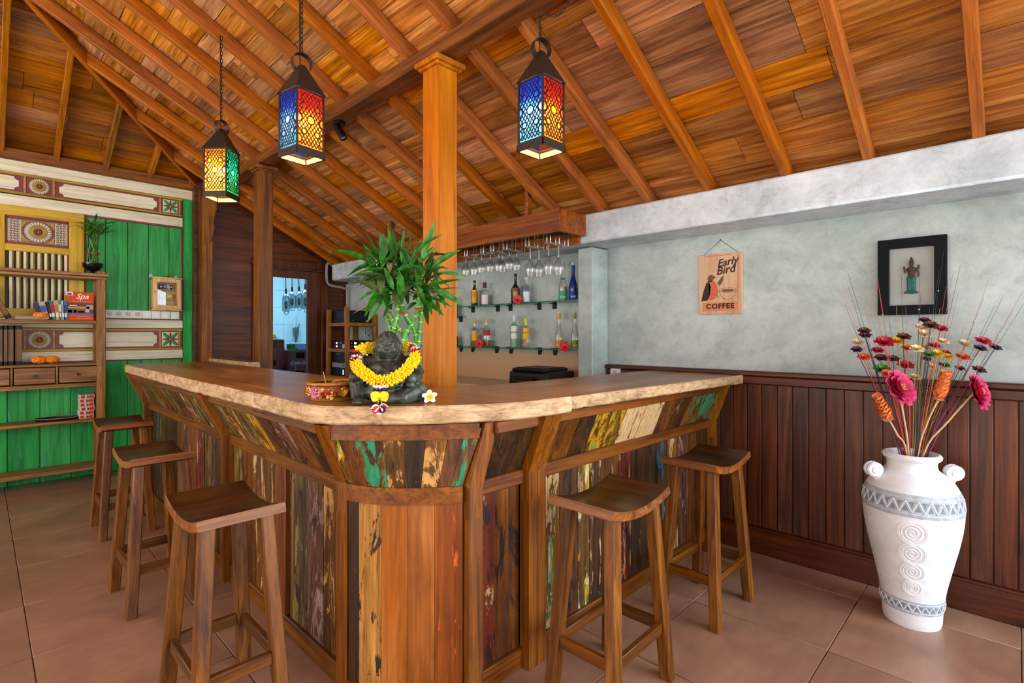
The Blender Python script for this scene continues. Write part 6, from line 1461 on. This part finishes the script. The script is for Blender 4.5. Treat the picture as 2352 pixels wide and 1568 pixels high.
# leaning frame, papers, menu folders, tray, boxes
m_bam = wood('folder_wood', '#4a3322', '#66492f', '#7d5c3e', 'z', .5, .15, scale=1.0)
def folder(x, z, w, h, label, tilt=0, d=.19, y=6.275):
    t = thing('menu_folder', label, 'folder', (x, y, z), 0, 'dark wooden menu folders'); t.rotation_euler = (0, tilt, 0)
    MB().box((0, d / 2, h / 2), (w, d, h - .06), .003).build('cover', m_bam, t)
    for zz in (.018, h - .018): MB().box((0, d / 2, zz), (w + .002, d + .002, .036), .003).build('corner_band', pm('#17130f', .5), t)
for i, px in enumerate((3, 12.5, 26, 40.5)):
    p = onY(px, 800, 6.275); folder(p.x, 1.109, (.036, .042, .055, .058)[i], .345, ['dark wooden menu folder standing at the frame edge above the drawers', 'dark wooden menu folder above the drawers, second from the frame edge', 'dark wooden menu folder above the drawers, second from the marigolds', 'dark wooden menu folder above the drawers nearest the marigolds'][i])
folder(.185, ZS + .009, .036, .30, 'dark wooden menu folder leaning on the upper shelf', -.42)
pp = thing('paper_pile', 'low pile of worn pale papers on the upper shelf beside the books', 'papers', (.325, 6.33, ZS))
for i in range(5): MB().box((R(.01), R(.01), .004 + i * .006), (.21 - i * .006, .12, .005), .001).build('sheet', pm(('#b5a890', '#a3957c', '#c0b49c')[i % 3], .8), pp, matrix=Matrix.Rotation(R(.08), 4, 'Z'))
p = onY(133, 965, 6.36); tr_ = thing('oval_tray', 'oval dark tray with pale rim on the lower bookshelf shelf', 'tray', (p.x, 6.375, .586))
MB().lathe([(.001, .004), (.17, .004), (.19, .0), (.20, .016), (.205, .024), (.199, .024), (.19, .010), (.001, .008)], 40, T=Matrix.Diagonal((.80, .52, 1, 1))).build('tray_body', plain('dark_tray', '#1d1a18', .35, .2), tr_)
MB().tube([(.163 * math.cos(a), .106 * math.sin(a), .023) for a in [2 * PI * i / 40 for i in range(40)]], .0035, 6, loop=True).build('rim', pm('#8f9086', .4), tr_)
for i in range(6):
    pz = .586 + i * .0375
    t = thing('matchbox_carton', ['red and white printed carton at the bottom of the small stack on the lower shelf', 'red and white printed carton second from the bottom of the stack', 'red and white printed carton third from the bottom of the stack', 'red and white printed carton third from the top of the stack', 'red and white printed carton second from the top of the stack', 'red and white printed carton topmost on the small stack'][i], 'box', (.712 + R(.004), 6.36, pz), R(.04), 'stacked small cartons on the lower shelf')
    MB().box((0, 0, .018), (.105, .17, .035), .002).build('carton', pm('#d8d2c4', .5), t)
    for x0, w_, c_ in ((-.034, .028, '#c8381f'), (.0, .012, '#d0502a'), (.03, .034, '#c8381f')): MB().box((x0, -.0856, .018), (w_, .001, .026)).build('print', pm(c_, .5), t, smooth=0)
    MB().box((.006, -.0862, .016), (.016, .001, .010)).build('print', pm('#2a2420', .5), t, smooth=0)
# lucky bamboo in black footed bowl on top
p = onY(214, 625, 6.33); hb = thing('small_lucky_bamboo', 'small braided lucky bamboo in a black footed bowl on top of the bookshelf', 'plant', (p.x, 6.36, 1.953))
MB().lathe([(.001, 0), (.036, 0), (.038, .006), (.018, .016), (.022, .028), (.055, .040), (.078, .068), (.084, .105), (.079, .105), (.072, .070), (.04, .05), (.001, .05)], 28).build('bowl', plain('black_glaze', '#0b0a0a', .12, spec=.8), hb)
rb_ = random.Random(9); tp = []
for i in range(8):
    ph = 2 * PI * i / 8; pts = [(.042 * math.cos(ph + u * 2.6 * (1 if i % 2 else -1)) * (1 - .15 * math.sin(PI * u)), .042 * math.sin(ph + u * 2.6 * (1 if i % 2 else -1)), .05 + .34 * u) for u in [j / 16 for j in range(17)]] + [(.062 * math.cos(ph), .062 * math.sin(ph), .43)]
    MB().tube(pts, .0075, 6).build('stalk', plain('small_stalk', '#3a6a22', .4, nz=.3, nscale=30) if i == 0 else bpy.data.materials['small_stalk'], hb); tp.append(Vector(pts[-1]))
for zz in (.20,): MB().tube([(.05 * math.cos(a), .05 * math.sin(a), zz + .012 * math.sin(3 * a)) for a in [2 * PI * i / 16 for i in range(16)]], .005, 5, loop=True).build('red_tie', m_tie, hb)
for i in range(34):
    p0 = rb_.choice(tp) + Vector((0, 0, rb_.uniform(-.06, .04))); a = rb_.uniform(0, 2 * PI); e_ = rb_.uniform(-.35, 1.0)
    leaf(hb, p0, p0 + Vector((math.cos(a), math.sin(a) * .6, e_)).normalized() * rb_.uniform(.09, .20), rb_.uniform(.010, .016), m_lf if i % 6 else k2, .06)
# first-aid cabinet
ca, cb_ = onY(349, 637, 6.46), onY(415, 712, 6.46); cw, chh = cb_.x - ca.x, ca.z - cb_.z - .008
m_pine = wood('pine_cabinet_wood', '#c08a48', '#d8a860', '#e6bc7c', 'z', .5, .05, scale=.8, bump=.05, sat=.88, streak=.3, blotch=.25)
cc = thing('first_aid_cabinet', 'small pine wall cabinet with a glazed door on the green wall', 'cabinet', ((ca.x + cb_.x) / 2, 6.535, (ca.z + cb_.z) / 2))
hw, hh = cw / 2, chh / 2
m = MB(); m.box((-hw + .006, -.045, 0), (.012, .09, 2 * hh), .002).box((hw - .006, -.045, 0), (.012, .09, 2 * hh), .002).box((0, -.045, hh - .006), (2 * hw, .09, .012), .002).box((0, -.045, -hh + .006), (2 * hw, .09, .012), .002).box((0, -.004, 0), (2 * hw, .008, 2 * hh), .001).box((0, -.04, .045), (2 * hw - .02, .07, .008)).box((0, -.04, -.055), (2 * hw - .02, .07, .008)); m.build('carcass', m_pine, cc)
MB().box((0, -.05, hh + .006), (2 * hw + .022, .115, .014), .003).build('top', m_pine, cc); MB().box((0, -.05, -hh - .006), (2 * hw + .022, .115, .014), .003).build('base', m_pine, cc)
m = MB(); fw = .042
m.box((-hw + fw / 2, -.098, 0), (fw, .016, 2 * hh - .006), .002).box((hw - fw / 2, -.098, 0), (fw, .016, 2 * hh - .006), .002).box((0, -.098, hh - fw / 2), (2 * hw - 2 * fw, .016, fw), .002).box((0, -.098, -hh + fw / 2), (2 * hw - 2 * fw, .016, fw), .002); dd_ = m.build('door', m_pine, cc)
MB().box((0, -.098, 0), (2 * hw - 2 * fw, .003, 2 * hh - 2 * fw)).build('pane', glass('cabinet_glass', (.95, .97, .97), .0, gloss=.08), dd_, smooth=0)
MB().ell((-hw + fw / 2, -.110, .02), (.006, .008, .006), 8, 6).build('knob', pm('#6d5a2c', .3), dd_)
m = MB()
for s_ in (0, 1): m.box((0, -.1005, .055), (.006 if s_ else .020, .001, .020 if s_ else .006))
m.build('red_cross', pm('#b8283a', .4), dd_, smooth=0)
for i, (x, z, w_, h_, c_) in enumerate(((-.045, .05, .03, .05, '#2c3f7a'), (-.012, .05, .025, .055, '#3a5aa8'), (.02, .05, .03, .045, '#c8ccd4'), (.046, .05, .02, .05, '#20305a'), (-.04, -.05, .03, .06, '#5a9ad0'), (.03, -.05, .055, .055, '#e0c81c'), (-.03, -hh + .014, .05, .04, '#8fb8d8'), (.03, -hh + .014, .04, .03, '#d0d4d8'))):
    t = thing('medicine_box', ['navy packet on the cabinet top shelf', 'blue packet on the cabinet top shelf', 'white packet on the cabinet top shelf', 'dark blue packet at the right of the cabinet top shelf', 'light blue packet on the cabinet middle shelf', 'yellow box on the cabinet middle shelf', 'pale blue packet at the cabinet bottom', 'white packet at the cabinet bottom'][i], 'packet', cc.location + Vector((x, -.045, z)), 0, 'packets inside the pine cabinet'); MB().box((0, 0, h_ / 2 + .001), (w_, .03, h_), .002).build('packet', pm(c_, .4), t); MB().box((0, -.0155, h_ * .55), (w_ * .6, .001, h_ * .3)).build('print', pm('#e8e8e4', .4), t, smooth=0)
t = thing('red_blossom', 'small red flower lying on top of the pine cabinet', 'flower', cc.location + Vector((.015, -.06, hh + .014))); m = MB()
for i in range(6): a = 2 * PI * i / 6; petal(m, (0, 0, .008), (math.cos(a), math.sin(a), .5), (0, 0, 1), .024, .011, .1, 4, cup=.3)
m.build('petals', m_hib, t, smooth=80); MB().ell((0, 0, .006), (.006, .006, .006), 8, 6).build('calyx', pm('#4a6a1e', .6), t)
for i, dx in enumerate((-hw + .002, hw - .03)):
    t = thing('wall_hook', ['white round wall hook at the left top of the pine cabinet', 'white round wall hook at the right top of the pine cabinet'][i], 'hook', (cc.location.x + dx, 6.528, cc.location.z + hh + .028)); MB().lathe([(.001, 0), (.014, 0), (.014, .008), (.001, .011)], 14, T=Matrix.Rotation(PI / 2, 4, 'X')).build('disc', pm('#e0e0da', .4), t); MB().tube([(0, -.012, 0), (0, -.022, -.008), (0, -.014, -.014)], .0025, 6).build('prong', m_chrome, t)
# switches
for i in range(8):
    px = 253 + i * 21.7; p = onY(px - 3, 722, 6.53); t = thing('switch_plate', '%s white switch plate of the row of eight on the green wall' % ordn[i].replace(' from left', ''), 'switch', (p.x, 6.535, 1.583), 0, 'white switch plates on the green wall')
    MB().box((0, -.006, 0), (.080, .012, .082), .003).build('plate', pm('#f0f0ea', .35), t)
    if i < 4: MB().lathe([(.001, .010), (.014, .010), (.017, .0)], 16, T=Matrix.Translation((.002, -.012, .004)) @ Matrix.Rotation(PI / 2, 4, 'X')).build('dial', pm('#c2c2b8', .3), t); MB().tube([(.002 + .022 * math.cos(a), -.0125, .004 + .022 * math.sin(a)) for a in [2 * PI * j / 18 for j in range(18)]], .0012, 4, loop=True).build('dial_ring', pm('#8a8a80', .4), t)
    else: MB().box((0, -.014, 0), (.046, .006, .05), .002).build('rocker', pm('#f4f4ee', .3), t)

# ---------------------------------------------------------------- audio rack by the back corner
m_rk = wood('rack_wood', '#7d4a1e', '#9a6229', '#ad7434', 'z', .5, .08, scale=.9)
RX0, RX1, RY0, RY1 = 3.0, 3.36, 5.60, 6.08
rkq = thing('audio_rack', 'open wooden rack of black audio equipment in the corner behind the bar', 'rack', ((RX0 + RX1) / 2, (RY0 + RY1) / 2, 0)); QL = rkq.location
def rp(n, c_, d_, par=rkq): return MB().box((0, 0, 0), d_, .003).build(n, m_rk, par, matrix=Matrix.Translation(Vector(c_) - QL))
for x, y, zt, lx, ly in ((RX0, RY0, 1.70, .0, .02), (RX0, RY1, 1.68, 0, -.02), (RX1, RY0, 1.62, 0, 0.02), (RX1, RY1, 1.62, 0, 0)):
    w_ = .022; m = MB(); m.loft([[(x - lx + a * w_, y - ly + b_ * w_, 0) for a, b_ in ((-1, -1), (1, -1), (1, 1), (-1, 1))], [(x + lx + a * w_, y + ly + b_ * w_, zt) for a, b_ in ((-1, -1), (1, -1), (1, 1), (-1, 1))]]); m.build('upright', m_rk, rkq, world=True, smooth=0)
for zc in (1.495, 1.185, .86, .5):
    for s_ in (0, 1): rp('rail', (RX0 if s_ == 0 else RX1, (RY0 + RY1) / 2, zc), (.03, RY1 - RY0, .04)); rp('rail', ((RX0 + RX1) / 2, RY0 if s_ == 0 else RY1, zc), (RX1 - RX0, .03, .04))
    rp('shelf', ((RX0 + RX1) / 2, (RY0 + RY1) / 2, zc + .012), (RX1 - RX0, RY1 - RY0, .012))
m_led = plain('red_led', '#ff2020', .4, emit='#ff1818', es=1.5); m_wht = plain('white_led', '#e8ecf0', .4, emit='#e8f0ff', es=.6)
def device(label, zc, h, front='#101012', lights=(), yw=.40, xw=.30):
    t = thing('audio_unit', label, 'audio unit', ((RX0 + RX1) / 2, (RY0 + RY1) / 2, zc), 0, 'audio units on the rack'); MB().box((0, 0, h / 2 + .001), (xw, yw, h), .003).build('case', pm(front, .4), t)
    for sx, axis in ((-1, 'x'), (-1, 'y')):
        for (u, v, w_, hh_, mt) in lights:
            if axis == 'x': MB().box((-xw / 2 - .001, -u * yw, v * h), (.003, w_, hh_)).build('indicator', mt, t, smooth=0)
            else: MB().box((u * xw, -yw / 2 - .001, v * h), (w_, .003, hh_)).build('indicator', mt, t, smooth=0)
device('black amplifier on the top shelf of the audio rack', 1.514, .145, '#0d0d0f', ((-.3, .2, .02, .015, pm('#55585c', .3)), (0, .5, .25, .004, pm('#2c2e32', .3)), (0, .7, .25, .004, pm('#2c2e32', .3)), (.3, .15, .02, .02, m_chrome)))
device('black mixer with red lights on the second shelf of the audio rack', 1.204, .10, '#121214', ((-.36, .7, .007, .006, m_led), (-.36, .3, .007, .006, m_led), (-.2, .68, .03, .022, m_wht), (-.2, .28, .03, .022, m_wht), (.05, .7, .022, .008, m_led), (.05, .25, .007, .006, m_led), (.22, .3, .05, .05, pm('#c9c9c6', .4)), (.38, .25, .05, .025, pm('#c9c9c6', .4))))
device('black receiver above the silver player on the audio rack', 1.04, .125, '#0e0e10', ((.32, .7, .015, .018, m_wht), (.32, .3, .015, .018, m_wht), (-.1, .8, .1, .006, pm('#8a8e92', .3))))
device('silver player on the third shelf of the audio rack', .975, .06, '#8f9398', ((.2, .5, .012, .03, m_blk),))
device('black receiver on the third shelf of the audio rack, lowest', .879, .092, '#0e0e10', ((.2, .5, .02, .06, m_wht), (.38, .6, .015, .02, m_wht)))
m = MB(); rc = random.Random(2)
cbl = thing('cable_bundle', 'loose tangle of pale cables hanging behind the audio rack shelf', 'cables', (3.30, 5.72, 1.312))
for i in range(7):
    a, b_ = rc.uniform(-.05, .06), rc.uniform(-.04, .05); pts = smooth_path([(.0 + a * .3, 0, .16), (a * .5, b_ * .5, .12), (a, b_, .07), (a * 1.6 + .02 * i / 7, b_ * 1.4, .04 + .01 * i)], 6); MB().tube(pts, .004, 5).build('cable', pm('#b9bdb8', .5) if i % 3 else pm('#5a6468', .5), cbl)
cd = thing('wall_cables', 'grey cables wrapped round the concrete beam end and down the corner', 'cables', (3.1, 6.22, 2.1))
for i in range(3):
    o = i * .009; pts = smooth_path([(.12, -.012 + o * .3, .175), (-.015 - o, .0 , .172), (-.035 - o, .015, .13), (-.035 - o, .015, -.02), (-.015, .015, -.085 - o), (.09, .02, -.105 - o), (.20, .03, -.12 - o), (.26 + o * .5, .05, -.20), (.27 + o * .5, .06, -.75)], 6); MB().tube(pts, .0065, 6).build('cable', pm('#8f9496', .5), cd)

# ---------------------------------------------------------------- things in the kitchen behind the glass door
m_crate = plain('dark_red_crate', '#6a1420', .45, nz=.08, nscale=30)
def crate(x, y, z, label, word=None):
    t = thing('drinks_crate', label, 'crate', (x, y, z), 0, 'red drinks crates in the kitchen'); w_, d_, h = .365, .32, .28
    m = MB()
    for s_ in (-1, 1):
        m.box((s_ * (w_ / 2 - .008), 0, h / 2), (.016, d_, h), .003)
        m.box((0, s_ * (d_ / 2 - .008), h * .28), (w_, .016, h * .5), .003).box((0, s_ * (d_ / 2 - .008), h * .93), (w_, .016, h * .12), .003)
        for sx in (-1, 1): m.box((sx * w_ * .33, s_ * (d_ / 2 - .008), h * .7), (w_ * .30, .016, h * .4), .003)
    m.box((0, 0, .008), (w_, d_, .016)); m.build('shell', m_crate, t)
    for s_ in (-1, 0, 1): MB().box((s_ * w_ / 2 * .97, -d_ / 2 - .004, h / 2), (.02, .012, h), .003).build('rib', m_crate, t) if s_ else None
    if word: text(word, .072, pm('#cfc8cc', .5), t, face_negY((0, -d_ / 2 - .0005, h * .30)), 'lettering', shear=.3)
ky = 8.25
for i in range(4):
    zz = i * .282
    crate(3.53, ky, zz, ['red drinks crate on the kitchen floor, under the right-hand stack', 'red drinks crate second from the floor in the right-hand stack', 'red drinks crate with white script, below the top of the right-hand stack', 'topmost red crate of the right-hand stack, beneath the clear tub'][i], 'Coca-Cola' if i > 1 else None)
    crate(3.14, ky + .12, zz + .17, ['red drinks crate at the bottom of the left-hand stack, on a carton', 'red drinks crate second from the bottom in the left-hand stack', 'red drinks crate with white script in the left-hand stack', 'topmost red crate of the left-hand stack, beneath the straw hat'][i], 'Coke' if i == 2 else None)
t = thing('flat_carton', 'flat brown carton on the kitchen floor under the left-hand crates', 'carton', (3.14, ky + .12, 0)); MB().box((0, 0, .083), (.36, .32, .164), .004).build('carton_body', pm('#7d6040', .7), t); MB().box((0, 0, .166), (.05, .322, .003)).build('tape', pm('#a08a5a', .4), t)
t = thing('straw_hat', 'pale straw hat on the highest red crate in the kitchen', 'hat', (3.17, ky + .08, 1.301)); MB().lathe([(.15, .0), (.15, .006), (.085, .012), (.075, .07), (.05, .088), (.001, .09)], 24).build('hat_body', plain('straw', '#b09a68', .8, nz=.2, nscale=80), t); MB().lathe([(.0865, .014), (.084, .028)], 24).build('band', pm('#6d5a3a', .7), t)
t = thing('plastic_tub', 'clear blue plastic tub on the red crates in the kitchen', 'tub', (3.605, ky, 1.130)); m = MB(); m.loft([[(a * .105, b_ * .12, 0) for a, b_ in ((-1, -1), (1, -1), (1, 1), (-1, 1))], [(a * .12, b_ * .14, .10) for a, b_ in ((-1, -1), (1, -1), (1, 1), (-1, 1))]]); m.build('tub_body', plain('tub_plastic', '#8fb8d8', .2), t, smooth=0); MB().box((0, 0, .10), (.25, .30, .012), .004).build('rim', pm('#b8d0e0', .3), t)
t = thing('green_tray', 'green plastic tray beside the clear tub on the crates', 'tray', (3.412, ky - .09, 1.130)); MB().box((0, 0, .045), (.10, .10, .085), .008).build('tray_body', pm('#1f7a34', .4), t); MB().box((0, 0, .09), (.118, .12, .012), .004).build('rim', pm('#2a8a3e', .4), t)
t = thing('white_board_pair', 'two white boards leaning on the kitchen wall behind the green tray', 'board', (3.44, ky + .30, 1.130))
for i in range(2): MB().box((0, 0, .12), (.10, .012, .26), .003).build('board', pm('#d8e4e8', .4), t, matrix=Matrix.Translation((i * .05, i * .02, 0)) @ Matrix.Rotation(-.45, 4, 'Y'))
m_jar = glass('lamp_jar', (.55, .64, .68), .08, gloss=.35)
t = thing('jar_lamp_cluster', 'cluster of glass jar lamps hung on black cords behind the door glass', 'lamp', (3.40, 7.95, 1.90))
for i, (dx, dz, r_, h) in enumerate(((-.15, -.05, .058, .27), (-.05, .0, .056, .25), (.05, .01, .058, .25), (.155, .02, .062, .30))):
    MB().lathe([(.001, dz - h * .5), (r_ * .8, dz - h * .5), (r_, dz - h * .4), (r_, dz + h * .25), (r_ * .7, dz + h * .4), (r_ * .4, dz + h * .5)], 16, T=Matrix.Translation((dx, .02 * (i % 2), 0))).build('jar', m_jar, t)
    MB().tube([(dx, .02 * (i % 2), dz + h * .45), (dx, .02 * (i % 2), dz + h * .8)], .015, 8).build('cap', m_blk, t); MB().tube([(dx, .02 * (i % 2), dz + h * .7), (dx - .01, 0, .55), (dx - .02 if i else dx - .10, 0, .92)], .006, 6).build('cord', m_blk, t)
    MB().ell((dx, .02 * (i % 2), dz - h * .1), (r_ * .45, r_ * .45, h * .25), 10, 8).build('bulb', plain('grey_bulb', '#5a666c', .2, .4) if i == 0 else bpy.data.materials['grey_bulb'], t)
    MB().tube([(dx - .03, 0, dz - h * .5), (dx - .01, 0, dz - h * .68), (dx + .03, 0, dz - h * .6), (dx + .035, 0, dz - h * .45)], .005, 5).build('hook', m_blk, t)
t = thing('hanging_cloth', 'white and grey cloth hanging by its corner from the kitchen wall', 'cloth', (3.93, 9.2, 1.42)); m = MB()
m.loft([[(0 + .004 * j, 0, .42) for j in range(5)], [(-.05 + .03 * j, -.03 * math.sin(j * 1.5), .24) for j in range(5)], [(-.075 + .042 * j, -.04 * math.sin(j * 1.7), .10) for j in range(5)]], closed=False, cap=False); m.build('white_fold', pm('#d0dce4', .7), t, matrix=Matrix.Diagonal((.7, .7, .66, 1)))
m = MB(); m.loft([[(-.075 + .042 * j, -.04 * math.sin(j * 1.7) - .002, .10 + .03 * j) for j in range(5)], [(-.07 + .036 * j, -.035 * math.sin(j * 1.7), -.05) for j in range(5)], [(-.005 + .004 * j, 0, -.30) for j in range(5)]], closed=False, cap=False); m.build('grey_fold', pm('#5f6a72', .7), t, matrix=Matrix.Diagonal((.7, .7, .66, 1)))
